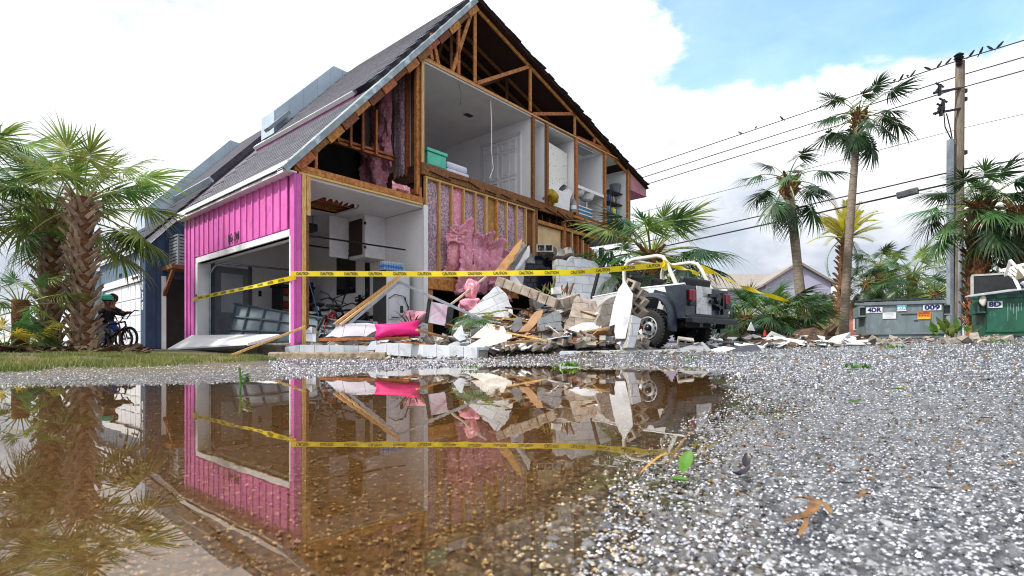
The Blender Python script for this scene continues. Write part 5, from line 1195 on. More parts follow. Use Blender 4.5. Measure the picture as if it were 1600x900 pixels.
bx('grille_bar', ACM, ac, .46, .485, -.004, .003, .05, .93); bx('maker_plate', pm('blue_plate', '3f7fc4', .4), ac, .52, .68, -.01, -.0045, .62, .68)
fu = bx('light_strip', PWHITE, BH, TB-.05, TB-.025, .55, .60, 2.6, 3.4)
# third unit's stub beyond
BH3 = empty('townhouse', hw(TB+.5, B0+7.0), ANG, 'pale blue end house half hidden by the latticed palms', 'house')
MB().box(0, 6, 0, 3, 0, 3.4).build('wall', FWM, BH3); MB().prism([(-.2, 3.35), (5.5, 7.6), (5.5, 7.45), (-.2, 3.2)], lambda p: (p[0], -.1, p[1]), lambda p: (p[0], 3.1, p[1])).build('roof', SHGD, BH3)
for z in (.5, 1.1, 1.7, 2.3, 2.9): MB().box(-.02, -.001, .02, 2.98, z, z+.56).build('panel', FWM, BH3)

# ------------------------------------------------------------------ bicycles and cyclists
def bicycle(loc, rz, label, fm, tyre=RUBB, sc=1.0, tilt=0, name='bicycle', cat='bicycle', wr=.25):
    r = empty(name, loc, 0, label, cat, rot=(tilt, 0, rz)); r.scale = (sc,)*3
    for x in (-.46, .46):
        w_ = empty('wheel', (x, 0, wr), parent=r); M = Matrix.Rotation(PI/2, 4, 'X')
        MB().tube([(math.cos(a)*(wr-.02), 0, math.sin(a)*(wr-.02)) for a in [2*PI*k/28 for k in range(28)]], .024, 8, closed=True).build('tyre', tyre, w_, smooth=True)
        MB().tube([(math.cos(a)*(wr-.05), 0, math.sin(a)*(wr-.05)) for a in [2*PI*k/28 for k in range(28)]], .010, 6, closed=True).build('rim', BLKM, w_)
        sp_ = MB()
        for k in range(14): a = 2*PI*k/14; sp_.tube([(0, .02*(-1)**k, 0), (math.cos(a)*(wr-.05), 0, math.sin(a)*(wr-.05))], .0025, 4)
        sp_.tube([(0, -.05, 0), (0, .05, 0)], .02, 8); sp_.build('spokes', STEEL, w_)
    fr = MB(); bbk = (-.08, 0, wr+.02); st = (-.16, 0, wr+.30); hd = (.33, 0, wr+.36); hd0 = (.36, 0, wr+.26)
    for p_, q_ in ((bbk, st), (st, hd), (bbk, hd0), (hd0, hd)): fr.tube([p_, q_], .018, 8)
    for s_ in (-1, 1): fr.tube([bbk, (-.46, s_*.05, wr)], .010, 6); fr.tube([st, (-.46, s_*.05, wr)], .009, 6); fr.tube([hd0, (.38, s_*.05, wr+.22), (.46, s_*.05, wr)], .012, 6)
    fr.build('frame', fm, r, smooth=True)
    MB().box(-.30, -.06, -.055, .055, wr+.37, wr+.41).build('saddle', BLACK, r, bevel=.015); MB().tube([st, (-.17, 0, wr+.38)], .012, 6).build('seat_post', STEEL, r)
    MB().tube([(.28, .36, wr+.62), (.32, .22, wr+.62), (.34, .10, wr+.52), (.33, .04, wr+.42), (.33, -.04, wr+.42), (.34, -.10, wr+.52), (.32, -.22, wr+.62), (.28, -.36, wr+.62)], .012, 8).build('handlebar', BLKM, r, smooth=True)
    MB().tube([(.325, .16, wr+.57), (.325, -.16, wr+.57)], .009, 6).build('crossbar', BLKM, r)
    cr_ = MB(); cr_.lathe([(.0, -.01), (.075, -.008), (.075, .008), (0, .01)], 16, Matrix.Translation((-.08, -.05, wr+.02)) @ Matrix.Rotation(PI/2, 4, 'X')); cr_.bar((-.08, -.07, wr+.02), (.05, -.07, wr-.08), .015, .02); cr_.bar((-.08, .07, wr+.02), (-.21, .07, wr+.12), .015, .02); cr_.box(.0, .10, -.16, -.07, wr-.095, wr-.07); cr_.box(-.26, -.16, .07, .16, wr+.105, wr+.13); cr_.build('crank', BLKM, r)
    return r
REDF = pm('red_frame', 'c7261c', .35, 'a81d15', 5, coat=.3)
kz = Vector(gl(178, 12.3))
bicycle(Vector(gl(178, 12.2)), math.radians(-18), 'black kids bike with the teal-helmeted child astride it', BLKM, sc=1.02)
bicycle(Vector(gl(167, 12.9)), math.radians(-10), 'second bike behind the teal-helmeted child', pm('red_frame2', '9c2a20', .4), sc=1.0)
def skinned(name, joints, edges, mat, parent, sub=2):
    me = bpy.data.meshes.new(name); me.from_pydata([j_[0] for j_ in joints], edges, [])
    o = bpy.data.objects.new(name, me); COL.objects.link(o)
    md = o.modifiers.new('skin', 'SKIN'); md.use_smooth_shade = True
    if not me.skin_vertices: me.skin_vertices.new()
    for v, j_ in zip(me.skin_vertices[0].data, joints): v.radius = (j_[1], j_[2] if len(j_) > 2 else j_[1])
    me.skin_vertices[0].data[0].use_root = True
    o.modifiers.new('sub', 'SUBSURF').levels = sub; o.modifiers['sub'].render_levels = sub
    dg = bpy.context.evaluated_depsgraph_get(); m2 = bpy.data.meshes.new_from_object(o.evaluated_get(dg)); bpy.data.objects.remove(o)
    m2.materials.clear(); m2.materials.append(mat)
    m2.polygons.foreach_set('use_smooth', [True]*len(m2.polygons))
    o = bpy.data.objects.new(name, m2); COL.objects.link(o); o.parent = parent; return o
SKIN = pm('skin', '8a5a42', .55, '7a4d38', 6); SKIN2 = pm('skin_light', 'b98468', .55, 'a8745a', 6)
def kid(loc, rz, label, shirt, pants, skin, sleeves, hair, helmet=None, short=False, grip=((.42, .30, .78), (.42, -.30, .80)), feet=((.10, .16, .02), (-.05, -.17, .02)), hp=(-.15, 0, .60), hd_turn=0):
    r = empty('person', loc, rz, label, 'person'); r.scale = (.92,)*3
    hx, hy, hz = hp; sh = (hx+.14, 0, hz+.36); nk = (hx+.18, 0, hz+.45); hd = (hx+.21, 0, hz+.57)
    J_ = [((hx, 0, hz), .105, .085), ((hx+.06, 0, hz+.15), .095, .075), (sh, .11, .08), (nk, .042), (hd, .085, .095), ((hx+.215, 0, hz+.65), .075, .08)]
    E_ = [(0, 1), (1, 2), (2, 3), (3, 4), (4, 5)]
    arms = []; legs = []
    for s_, g, ft in ((1, grip[0], feet[0]), (-1, grip[1], feet[1])):
        a0 = (sh[0], s_*.125, sh[2]-.01); el_ = ((a0[0]+g[0])/2-.02, s_*.27, (a0[2]+g[2])/2-.06); n = len(J_)
        J_ += [(a0, .048), (el_, .036), ((g[0]-.05, g[1], g[2]+.01), .024), (g, .022, .03)]; E_ += [(2, n), (n, n+1), (n+1, n+2), (n+2, n+3)]
        arms.append([(sh, .085), (a0, .058), (el_, .046), ((g[0]-.06, g[1], g[2]+.01), .034)])
        for k in range(5):      # fingers curled over the grip, thumb underneath from the palm side
            m_ = len(J_); fy = g[1]+(-.026+.013*k)
            if k < 4: J_ += [((g[0]+.03, fy, g[2]+.012), .0075), ((g[0]+.045, fy, g[2]-.01), .007), ((g[0]+.032, fy, g[2]-.028), .006)]
            else: J_ += [((g[0]+.005, g[1]-s_*.03, g[2]-.005), .008), ((g[0]+.028, g[1]-s_*.034, g[2]-.018), .007), ((g[0]+.04, g[1]-s_*.03, g[2]-.022), .006)]
            E_ += [(n+3, m_), (m_, m_+1), (m_+1, m_+2)]
        h0 = (hx+.01, s_*.075, hz-.03); kn = ((hx+ft[0])/2+.14, s_*.15, (hz+ft[2])/2+.03); n = len(J_)
        J_ += [(h0, .08), (kn, .055), ((ft[0]-.03, ft[1], ft[2]+.09), .036), ((ft[0], ft[1], ft[2]+.035), .036), ((ft[0]+.12, ft[1], ft[2]+.025), .03)]; E_ += [(0, n), (n, n+1), (n+1, n+2), (n+2, n+3), (n+3, n+4)]
        legs.append([((hx, 0, hz), .12, .10), (h0, .095), (kn, .068), ((ft[0]-.03, ft[1], ft[2]+.10), .048)])
    skinned('body', J_, E_, skin, r)
    Js = [((hx, 0, hz+.02), .118, .10), ((hx+.06, 0, hz+.15), .112, .09), (sh, .125, .092), ((nk[0]-.01, 0, nk[2]-.03), .06)]; Es = [(0, 1), (1, 2), (2, 3)]
    for a_ in arms:
        n = len(Js); k = 4 if sleeves else 3; Js += a_[1:k] if sleeves else [a_[1], tuple(((a_[1][0][i]*.5+a_[2][0][i]*.5) for i in range(3))).__class__ and (tuple(a_[1][0][i]*.5+a_[2][0][i]*.5 for i in range(3)), .056)]
        Es += [(2, n)]+[(n+i, n+i+1) for i in range(len(Js)-n-1)]
    skinned('shirt', Js, Es, shirt, r)
    Jp = [((hx, 0, hz), .125, .105)]; Ep = []
    for l_ in legs:
        n = len(Jp); mid = tuple(l_[1][0][i]*.25+l_[2][0][i]*.75 for i in range(3)); Jp += [l_[1], (mid, .085)] if short else l_[1:]; Ep += [(0, n)]+[(n+i, n+i+1) for i in range(len(Jp)-n-1)]
    skinned('shorts' if short else 'trousers', Jp, Ep, pants, r)
    for ft in feet: MB().tube([(ft[0]-.07, ft[1], ft[2]+.035), (ft[0], ft[1], ft[2]+.04), (ft[0]+.12, ft[1], ft[2]+.03), (ft[0]+.17, ft[1], ft[2]+.022)], [.035, .045, .04, .02], 8).build('shoe', pm('shoe_grey', '8d8a86', .7), r, smooth=True)
    hc = Vector((hd[0], 0, hd[2]+.03))
    fc = MB()
    for s_ in (-1, 1): fc.lathe([(.0, -.008), (.011, 0), (0, .008)], 8, Matrix.Translation((hc.x+.088, s_*.034, hc.z+.005)))
    fc.bar((hc.x+.088, -.022, hc.z-.062), (hc.x+.088, .022, hc.z-.062), .01, .008); fc.build('eyes_and_mouth', pm('feature_dark', '24130e', .5), r)
    MB().tube([(hc.x+.085, 0, hc.z+.005), (hc.x+.108, 0, hc.z-.022), (hc.x+.09, 0, hc.z-.035)], [.008, .015, .008], 6).build('nose', skin, r, smooth=True)
    for s_ in (-1, 1): MB().lathe([(0, -.008), (.026, 0), (0, .008)], 8, Matrix.Translation((hc.x, s_*.088, hc.z-.005)) @ Matrix.Rotation(PI/2, 4, 'X')).build('ear', skin, r, smooth=True)
    if helmet:
        hl = MB(); hl.lathe([(.132, .0), (.135, .04), (.118, .09), (.07, .13), (.0, .143)], 20, Matrix.Translation((hc.x-.01, 0, hc.z+.03))); hl.lathe([(.132, .0), (.120, -.005), (.115, .02)], 20, Matrix.Translation((hc.x-.01, 0, hc.z+.03))); hl.build('helmet', helmet, r, smooth=True)
        MB().tube([(hc.x+.02, .12, hc.z+.03), (hc.x+.05, .07, hc.z-.09), (hc.x+.05, -.07, hc.z-.09), (hc.x+.02, -.12, hc.z+.03)], .007, 5).build('chin_strap', BLACK, r)
    h_ = blob('hair', hair, r, (hc.x-.025, 0, hc.z+.035), (.10, .105, .10) if helmet else (.115, .12, .12), 5, .12, 3)
    return r
kid(Vector(gl(164, 12.25)), math.radians(-18), 'child in teal helmet and black shirt reaching for the handlebar', pm('black_shirt', '17181b', .8, '202125', 8), pm('grey_trousers', '8b8a92', .85, '77767e', 8), SKIN, True, pm('dark_hair', '1e1512', .7), pm('teal_helmet', '35c7a4', .35, '2db393', 5), grip=((.50, .26, .92), (.50, -.26, .94)), hp=(-.12, 0, .58), feet=((-.02, .17, .02), (.08, -.17, .02)))
kid(Vector(gl(171, 12.85)), math.radians(-25), 'brown-haired child in bright blue shorts behind the helmeted child', pm('dark_shirt', '2c2b30', .8), pm('blue_shorts', '2b74c9', .75, '2364b0', 5), SKIN2, False, pm('brown_hair', '4f3423', .75, '3d2819', 12), None, True, hp=(-.05, 0, .68), grip=((.45, .24, .95), (.45, -.24, .95)), feet=((.2, .16, .02), (.25, -.16, .02)))

# ------------------------------------------------------------------ things inside the house
def hcoord(px, py, b):
    r_ = Vector(((px-800)/F, 1, (HZ-py)/F)); q_ = P0+HL*b; s_ = q_.dot(HL)/r_.dot(HL); w_ = r_*s_
    return (w_-P0).dot(HR), CZ+w_.z
def fcoord(px, py, t):
    r_ = Vector(((px-800)/F, 1, (HZ-py)/F)); q_ = P0+HR*t; s_ = q_.dot(HR)/r_.dot(HR); w_ = r_*s_
    return (w_-P0).dot(HL), CZ+w_.z
def hthing(name, t, b, z, label, cat, rz=0, group=None): return empty(name, hw(t, b, z), ANG+rz, label, cat, group)
FRS = pm('fridge_side', '403e40', .5, '343234', 20, bump=.1, bsc=60); FRB = pm('fridge_back', 'd5d8de', .4, 'c8ccd3', 4)
ft0, _ = hcoord(603, 500, .35); ft1, fzt = hcoord(640, 412, .35); fb1, _ = fcoord(585, 500, ft0); fzt = 1.98
fg = hthing('refrigerator', ft0, .35, .31, 'tall refrigerator with grey side and exposed white back in the garage', 'refrigerator')
wF = ft1-ft0; dF = max(.5, fb1-.35); hF = fzt-.31
bx('cabinet', FRS, fg, 0, wF, 0, dF, .04, hF, .01); bx('back_panel', FRB, fg, .01, wF-.01, -.012, -.001, .3, hF-.03); bx('compressor_cover', FRB, fg, .03, wF-.03, -.03, -.001, .05, .34, .01)
bx('recess', FRB, fg, .06, .30, -.03, -.012, .55, 1.05, .012); bx('socket', BLACK, fg, .38, .46, -.022, -.012, .72, .88); bx('recess', FRB, fg, .50, wF-.06, -.03, -.012, .45, .85, .012)
MB().tube([(.05, -.04, 1.02), (.2, -.06, 1.12), (.45, -.05, 1.10), (.6, -.05, .85), (.4, -.05, .62), (.12, -.05, .60)], .010, 6).build('power_cord', BLACK, fg)
MB().tube([(.5, -.04, 1.1), (.55, -.05, .9), (.65, -.05, .7), (.7, -.05, .62)], .008, 6).build('water_line', BLACK, fg)
bx('hinge_cap', FRB, fg, wF-.16, wF-.04, -.014, .08, hF, hF+.03)
# pack of bottled water: each bottle, wrapped
BOT = pm('bottle_blue', 'a9c6e4', .12, '8fb4dc', 4, trans=.3); CAPM = pm('bottle_label', '2f6fc0', .4, '4a8fd8', 4)
bp = hthing('water_pack', ft0+.02, .45, .31+hF+.005, 'pack of small bottled waters on top of the refrigerator', 'bottle pack')
for i in range(8):
    for k in range(3):
        b_ = MB().lathe([(.0, 0), (.031, .003), (.033, .06), (.030, .07), (.033, .13), (.022, .17), (.012, .185), (.012, .205), (0, .206)], 10).build('bottle', BOT, bp, smooth=True, loc=(.035+.07*i, .035+.07*k, 0)); MB().lathe([(.0335, .06), (.0335, .125)], 10).build('label_band', CAPM, b_)
        MB().lathe([(.014, .19), (.014, .21), (0, .211)], 8).build('cap', PWHITE, b_)
# jumble of bikes at the back of the garage
def hb_pt(px, py, b): t, z = hcoord(px, py, b); return t, z
for i, (px, b, rz, tilt, lab, fm) in enumerate(((520, 1.7, .25, -.25, 'black bicycle leaning in the open garage behind the red frame', BLKM), (500, 1.2, .9, .35, 'bright red bicycle frame tangled among black bikes', REDF), (540, 1.9, -.3, -.12, 'dark bicycle nearest the orange rack in the garage', CARD_))):
    t, z = hcoord(px, 500, b); bicycle(hw(t, b, .32), ANG+rz, lab, fm, sc=1.45 if i != 1 else 1.25, tilt=tilt)
t, z = hcoord(515, 470, 1.6)
for i in range(3):
    o = blob('bag', BLACK, None, (0, 0, 0), (.3, .25, .3), 300+i, .25, 3); o.location = hw(t-.35+.4*i, 2.1, .55+.1*(i % 2)); tag(o, ['black bag left of the bikes in the garage', 'black bag between the garage bikes', 'black bag under the dark garage window'][i], 'bag')
rp_ = MB().tube([hw(.42, .9, 3.45), hw(.5, .9, 2.8), hw(.62, .9, 2.0), hw(.95, .95, 1.0), hw(1.1, .95, .5)], .008, 5).build('rope', pm('blue_rope', '3b6fb5', .6)); tag(rp_, 'thin blue rope hanging from the hole in the garage ceiling', 'rope')
bl = hthing('storage_bin', *((hcoord(568, 505, .9)[0]), .9, .31), 'grey-blue plastic bin beside the refrigerator', 'bin'); MB().add([(-.2, -.15, 0), (.2, -.15, 0), (.2, .15, 0), (-.2, .15, 0), (-.26, -.2, .5), (.26, -.2, .5), (.26, .2, .5), (-.26, .2, .5)], [(0,3,2,1),(0,1,5,4),(1,2,6,5),(2,3,7,6),(3,0,4,7)]).build('tub', pm('bin_blue', '9fb0bb', .4), bl); bx('rim', MATS['bin_blue'], bl, -.28, .28, -.22, .22, .49, .52)
bx('torn_liner', PWHITE, bl, .1, .3, -.24, -.221, .15, .5)
# workbench things seen through the garage door
wb = hthing('tool_bench', 2.25, 4.6, .32, 'red and black tool trolley at the back of the garage', 'trolley')
for z in (.75, 1.0, 1.35): bx('drawer', pm('tool_red', '9c2a20', .4, '7d2018', 5), wb, -.4, .4, -.2, .25, z, z+.18, .01)
for x in (-.45, .42): bx('upright', BLACK, wb, x, x+.05, -.25, .3, 0, 1.75)
bx('shelf', BLACK, wb, -.5, .5, -.28, .3, .68, .72); bx('top_tray', BLACK, wb, -.5, .5, -.28, .3, 1.55, 1.62)
for x in (-.3, .3): MB().lathe([(0, -.05), (.16, -.05), (.18, 0), (.16, .05), (0, .05)], 18, Matrix.Translation((x, -.25, .18)) @ Matrix.Rotation(PI/2, 4, 'X')).build('wheel', RUBB, wb, smooth=True)
wc = hthing('white_cooler', 2.1, 3.3, .32, 'large white chest in the middle of the garage', 'chest'); bx('box', PWHITE, wc, -.5, .4, -.3, .3, 0, .72, .03); bx('lid', PWHITE, wc, -.52, .42, -.32, .32, .73, .83, .03); MB().tube([(-.5, -.33, .5), (-.3, -.36, .5), (-.1, -.33, .5)], .012, 6).build('handle', BLACK, wc)
hoist = hthing('garage_opener', 1.6, 2.6, 3.05, 'dark garage door opener hanging from the ceiling', 'door opener'); bx('motor', BLKM, hoist, -.2, .2, -.15, .15, 0, .18, .02); MB().tube([(-.15, 0, .18), (-.15, 0, .4)], .012, 6).tube([(.15, 0, .18), (.15, 0, .4)], .012, 6).build('hanger', BLKM, hoist)
# upstairs: teal box, bedding
TEAL = pm('teal_plastic', '4fc2a6', .4, '43b098', 4)
tx0, _ = hcoord(668, 240, .12); tx1, _ = hcoord(697, 240, .12)
tb_ = hthing('storage_box', tx0, .12, 4.5, 'teal plastic storage box at the edge of the upper bedroom', 'box'); bx('tub', TEAL, tb_, 0, tx1-tx0, 0, .5, 0, .36, .02); bx('lid', TEAL, tb_, -.03, tx1-tx0+.03, -.03, .53, .362, .44, .015); bx('foot', pm('teal_dark', '2c7a6a', .5), tb_, .03, tx1-tx0-.03, -.012, -.001, .0, .07)
wx0, _ = hcoord(697, 260, .2); wx1, _ = hcoord(734, 270, .2)
wb_ = hthing('bed_base', wx0+.03, .2, 4.5, 'white folded mattress next to the teal box upstairs', 'mattress'); bx('lower_pad', pm('bedding', 'd5d7e4', .8, 'c6c9d8', 5), wb_, 0, wx1-wx0-.03, 0, .9, 0, .17, .06); bx('upper_pad', MATS['bedding'], wb_, .02, wx1-wx0-.08, .02, .9, .172, .34, .06)
# store room shelf rack with things on it
sx0, _ = hcoord(950, 300, .3); sx1, _ = hcoord(974, 300, .3)
rk = hthing('wire_shelf', sx0, .2, 4.5, 'black wire shelf rack in the right-hand upstairs room', 'shelf'); wS = sx1-sx0
for x, y in ((0, 0), (wS, 0), (0, .4), (wS, .4)): MB().tube([(x, y, 0), (x, y, 1.45)], .014, 6).build('post', BLKM, rk)
for z in (.12, .50, .90, 1.30): bx('shelf', BLKM, rk, 0, wS, 0, .4, z, z+.03)
cols = ['2f7fc0', 'd8c23a', '3f8f5a', 'c9ccd2', '7fa6d8', 'e4d34a', '56a8a0', 'd4d6da', '3566a8', 'b5884a', '8c95a8', 'e6e6ea']
for i in range(12):
    x = .12+wS*(i % 4)*.26; z = (.15, .53, .93)[i//4]; r_ = .055+.02*(i % 3)
    p = hw(sx0+x, .32, 4.5+z+.002); names_ = ['blue', 'yellow', 'green', 'pale grey', 'light blue', 'bright yellow', 'teal', 'off-white', 'deep blue', 'tan', 'slate', 'white']
    o = MB().lathe([(0, 0), (r_, .002), (r_, .17), (r_*.5, .21), (r_*.45, .24), (0, .242)], 12).build('bottle', pm('jar_'+cols[i], cols[i], .4), loc=p, smooth=True); tag(o, '%s bottle on the %s of the wire shelf upstairs' % (names_[i], ['lowest tier', 'second tier', 'third tier'][i//4]), 'bottle', 'bottles on the wire shelf')
bs = hthing('basket', sx0+wS*.62, .4, 4.5+1.335, 'grey round basket on top of the wire shelf', 'basket'); MB().lathe([(.16, 0), (.2, .3), (.205, .3), (.165, -.0)], 16).build('weave', pm('basket_grey', '7a7f88', .8, '565b63', 20), bs); MB().lathe([(.2, .29), (.212, .31), (.2, .33), (.19, .31)], 16).build('rim', MATS['basket_grey'], bs)
lo = blob('bath_sponge', pm('yellow_mesh', 'c9a637', .9, '8f7420', 15, bump=.8), None, (0, 0, 0), (.2, .2, .22), 77, .35, 4, 6); lo.location = hw(*((hcoord(861, 311, -.02)[0]), -.02, 4.72)); tag(lo, 'yellow net bundle spilling over the upstairs floor edge', 'net bundle')
bc = hthing('plastic_crate', hcoord(904, 330, .15)[0], .15, 4.5, 'blue and white crate under the upstairs basin', 'crate'); wC = hcoord(925, 330, .15)[0]-hcoord(904, 330, .15)[0]
bx('tub', pm('crate_blue', '2b78a8', .45), bc, 0, wC, 0, .4, 0, .34, .015)
for z in (.08, .2, .32): bx('band', PWHITE, bc, -.008, wC+.008, -.012, -.001, z, z+.035)
bt_ = hthing('spray_can', hcoord(895, 320, .05)[0], .02, 4.49, 'grey and brown can standing left of the blue crate', 'can'); MB().lathe([(0, 0), (.09, 0), (.09, .32), (.07, .36), (.05, .42), (0, .42)], 14).build('can', pm('can_grey', '8d8f90', .5, '6e5a48', 5), bt_, smooth=True); MB().lathe([(.092, .1), (.092, .22)], 14).build('label_band', PWHITE, bt_)
# fallen garage door inside, and its white panel outside
gdp = empty('garage_door', hw(.55, 4.75, .33), ANG, 'buckled grey garage door fallen inside the opening', 'garage door', rot=None)
GDG = pm('door_back_grey', '8793a0', .5, '77838f', 4); GDR = pm('door_rib', '5c6a78', .5, '4f5d6a', 4)
A_0, A_1, A_2, A_3 = Vector((0, 0, .02)), Vector((.55, -4.6, .02)), Vector((.62, -4.6, .42)), Vector((.25, 0, 1.05))
def dp_(u, v): return (A_0.lerp(A_1, u)).lerp(A_3.lerp(A_2, u), v)+Vector((0, 0, 0))
def strip(v0, v1, off):
    mb = MB(); n = 8
    for i in range(n+1):
        for v in (v0, v1):
            p = dp_(i/n, v); mb.v.append(tuple(p)); mb.v.append(tuple(p+Vector((.03, 0, 0))))
    for i in range(n):
        a = i*4; b = a+4; mb.f += [[a, a+2, b+2, b], [a+1, b+1, b+3, a+3], [a, b, b+1, a+1], [a+2, a+3, b+3, b+2]]; mb.m += [0]*4
    return mb
for v0, v1 in ((.0, .32), (.34, .66), (.68, 1.0)): strip(v0, v1, 0).build('section', GDG, gdp)
for v in (.02, .33, .67, .99): MB().tube([dp_(i/8, v)+Vector((-.03, 0, 0)) for i in range(9)], .028, 5).build('rail', GDR, gdp)
for u in (.02, .16, .32, .48, .64, .8, .97): MB().bar(dp_(u, 0)+Vector((-.025, 0, 0)), dp_(u, 1)+Vector((-.025, 0, 0)), .06, .04, (0, 1, 0)).build('stile', GDR, gdp)
wp = empty('door_panel', hw(-.75, .35, .16), ANG, 'white garage door section lying flat in front of the opening', 'door panel')
MB().add([(0, 0, .08), (.15, 4.9, .0), (.62, 4.7, .34), (.62, .05, .26), (0, 0, .13), (.15, 4.9, .05), (.62, 4.7, .39), (.62, .05, .31)], [(0,3,2,1),(4,5,6,7),(0,1,5,4),(1,2,6,5),(2,3,7,6),(3,0,4,7)]).build('section', WHITE, wp)
MB().bar((-.02, 0, .07), (.13, 4.9, -.01), .03, .05).build('bottom_seal', BLACK, wp)
# ------------------------------------------------------------------ rubble
def pplane(px, d, py, yaw, pitch):
    A = at(px, d, py); Rm = Matrix.Rotation(math.radians(yaw), 3, 'Z') @ Matrix.Rotation(math.radians(-pitch), 3, 'X')
    return A, Rm @ Vector((1, 0, 0)), Rm @ Vector((0, 0, 1)), Rm @ Vector((0, -1, 0))
def clip_rect(poly, x0, x1, y0, y1):
    def cl(P, f, inter):
        out = []
        for i in range(len(P)):
            a, b = P[i-1], P[i]
            if f(b):
                if not f(a): out.append(inter(a, b))
                out.append(b)
            elif f(a): out.append(inter(a, b))
        return out
    def ix(x): return lambda a, b: (x, a[1]+(b[1]-a[1])*(x-a[0])/(b[0]-a[0]))
    def iy(y): return lambda a, b: (a[0]+(b[0]-a[0])*(y-a[1])/(b[1]-a[1]), y)
    for f, g in ((lambda p: p[0] >= x0, ix(x0)), (lambda p: p[0] <= x1, ix(x1)), (lambda p: p[1] >= y0, iy(y0)), (lambda p: p[1] <= y1, iy(y1))):
        if not poly: return []
        poly = cl(poly, f, g)
    return poly
def parea(P): return abs(sum(P[i-1][0]*P[i][1]-P[i][0]*P[i-1][1] for i in range(len(P))))/2
def rough_edge(P, step=.12, amp=.03, seed=0):
    rnd = random.Random(seed); out = []
    for i in range(len(P)):
        a, b = P[i], P[(i+1) % len(P)]; L_ = math.hypot(b[0]-a[0], b[1]-a[1]); n = max(1, int(L_/step)); nx, ny = -(b[1]-a[1])/max(L_, 1e-6), (b[0]-a[0])/max(L_, 1e-6)
        for k in range(n):
            f = k/n; r = rnd.uniform(-amp, amp) if k else 0; out.append((a[0]+(b[0]-a[0])*f+nx*r, a[1]+(b[1]-a[1])*f+ny*r))
    return out
def slab(name, label, cat, pts, d, yaw=0, pitch=0, thick=.19, mat=BLOCKW, core=BLOCKG, bw=.40, bh=.20, rot=0, joint=.008, grid=True, rough=.03, group=None, seed=0, step=.12, piece='block'):
    "a wall fragment outlined in the picture, standing at distance d: every block is cut to the outline"
    cx = sum(p[0] for p in pts)/len(pts); cy = sum(p[1] for p in pts)/len(pts)
    A, U, Vv, Nn = pplane(cx, d, cy, yaw, pitch)
    P = []
    for px, py in pts:
        r_ = Vector(((px-800)/F, 1, (HZ-py)/F)); o_ = Vector((0, 0, CZ)); s_ = (A-o_).dot(Nn)/r_.dot(Nn); w_ = o_+r_*s_-A; P.append((w_.dot(U), w_.dot(Vv)))
    P = rough_edge(P, step, rough, seed)
    rm = Matrix((U, Vv, Nn)).transposed().to_4x4(); rm.translation = A
    c_, s__ = math.cos(math.radians(rot)), math.sin(math.radians(rot))
    Q = [(x*c_+y*s__, -x*s__+y*c_) for x, y in P]
    mrot = Matrix.Rotation(math.radians(rot), 4, 'Z')
    root = empty(name, (0, 0, 0), 0, label, cat, group); root.matrix_world = rm @ mrot
    rnd = random.Random(seed+1)
    inner = MB().prism(Q, lambda p: (p[0], p[1], -.006), lambda p: (p[0], p[1], -thick)).build('core', core, root)
    if not grid:
        MB().prism(Q, lambda p: (p[0], p[1], .0), lambda p: (p[0], p[1], -.0055)).build('face', mat, root); return root
    x0, x1 = min(p[0] for p in Q), max(p[0] for p in Q); y0, y1 = min(p[1] for p in Q), max(p[1] for p in Q)
    j_ = 0; y = y0-.05*rnd.random()
    while y < y1:
        x = x0-bw*.5*(j_ % 2)-bw*.2
        while x < x1:
            c = clip_rect(Q, x+joint/2, x+bw-joint/2, y+joint/2, y+bh-joint/2)
            if len(c) >= 3 and parea(c) > bw*bh*.06:
                o_ = rnd.uniform(.0, .006); MB().prism(c, lambda p: (p[0], p[1], o_), lambda p: (p[0], p[1], -.0058)).build(piece, mat, root)
            x += bw
        y += bh; j_ += 1
    return root
GREYB = pm('grey_block_face', '8e9094', .9, '7b7d82', 4, bump=.4, bsc=40, perobj=.08); TANB = pm('tan_block_face', 'b3a79a', .95, '968a7d', 5, bump=.5, bsc=40, col3='7d7268', sc3=3, perobj=.12); NAVT = pm('navy_tile', '141b2e', .12, '1c2438', 4, perobj=.3)
slab('masonry_fragment', 'large pale block wall fragment leaning behind the caution tape', 'wall fragment', [(869, 472), (869, 405), (887, 408), (893, 400), (910, 402), (928, 408), (938, 420), (955, 430), (967, 442), (960, 456), (985, 475), (940, 480)], 12.9, 22, 6, seed=1)
slab('tiled_pier', 'broken pier faced with dark navy tiles', 'pier', [(817, 460), (817, 403), (835, 399), (869, 403), (869, 462)], 13.3, 14, 0, .5, NAVT, DARK, .16, .11, seed=2, rough=.02, joint=.012, piece='tile')
slab('board', 'tan wallboard leaning against the slumped insulation', 'board', [(772, 424), (790, 402), (808, 380), (817, 371), (814, 385), (802, 408), (790, 425)], 12.0, -10, 10, .03, CARD, CARD, grid=False, seed=3)
slab('block_strip', 'narrow strip of grey blocks leaning beside the tan wallboard', 'wall fragment', [(791, 412), (806, 388), (818, 377), (822, 384), (810, 405), (800, 424)], 12.1, -12, 10, .15, GREYB, BLOCKG, .2, .2, rot=55, seed=4)
slab('render_panel', 'smooth grey render panel tipped up left of the navy tiles', 'wall fragment', [(796, 455), (799, 425), (812, 400), (827, 383), (828, 392), (817, 425), (815, 458)], 12.3, -8, 12, .1, pm('smooth_render', 'b5bac2', .8, 'a6abb3', 3), grid=False, seed=5)
slab('masonry_fragment', 'white triangular block wall fragment below the slumped insulation', 'wall fragment', [(706, 515), (722, 495), (750, 470), (777, 446), (790, 458), (800, 480), (802, 492), (760, 510)], 11.0, 10, 30, rot=28, seed=6)
slab('board', 'light brown door skin propped in the middle of the rubble', 'board', [(797, 531), (815, 512), (838, 486), (849, 484), (845, 497), (832, 512), (815, 534)], 9.9, -15, 20, .04, pm('brown_skin', 'b08a68', .8, '9a7656', 3), CARD, grid=False, seed=7)
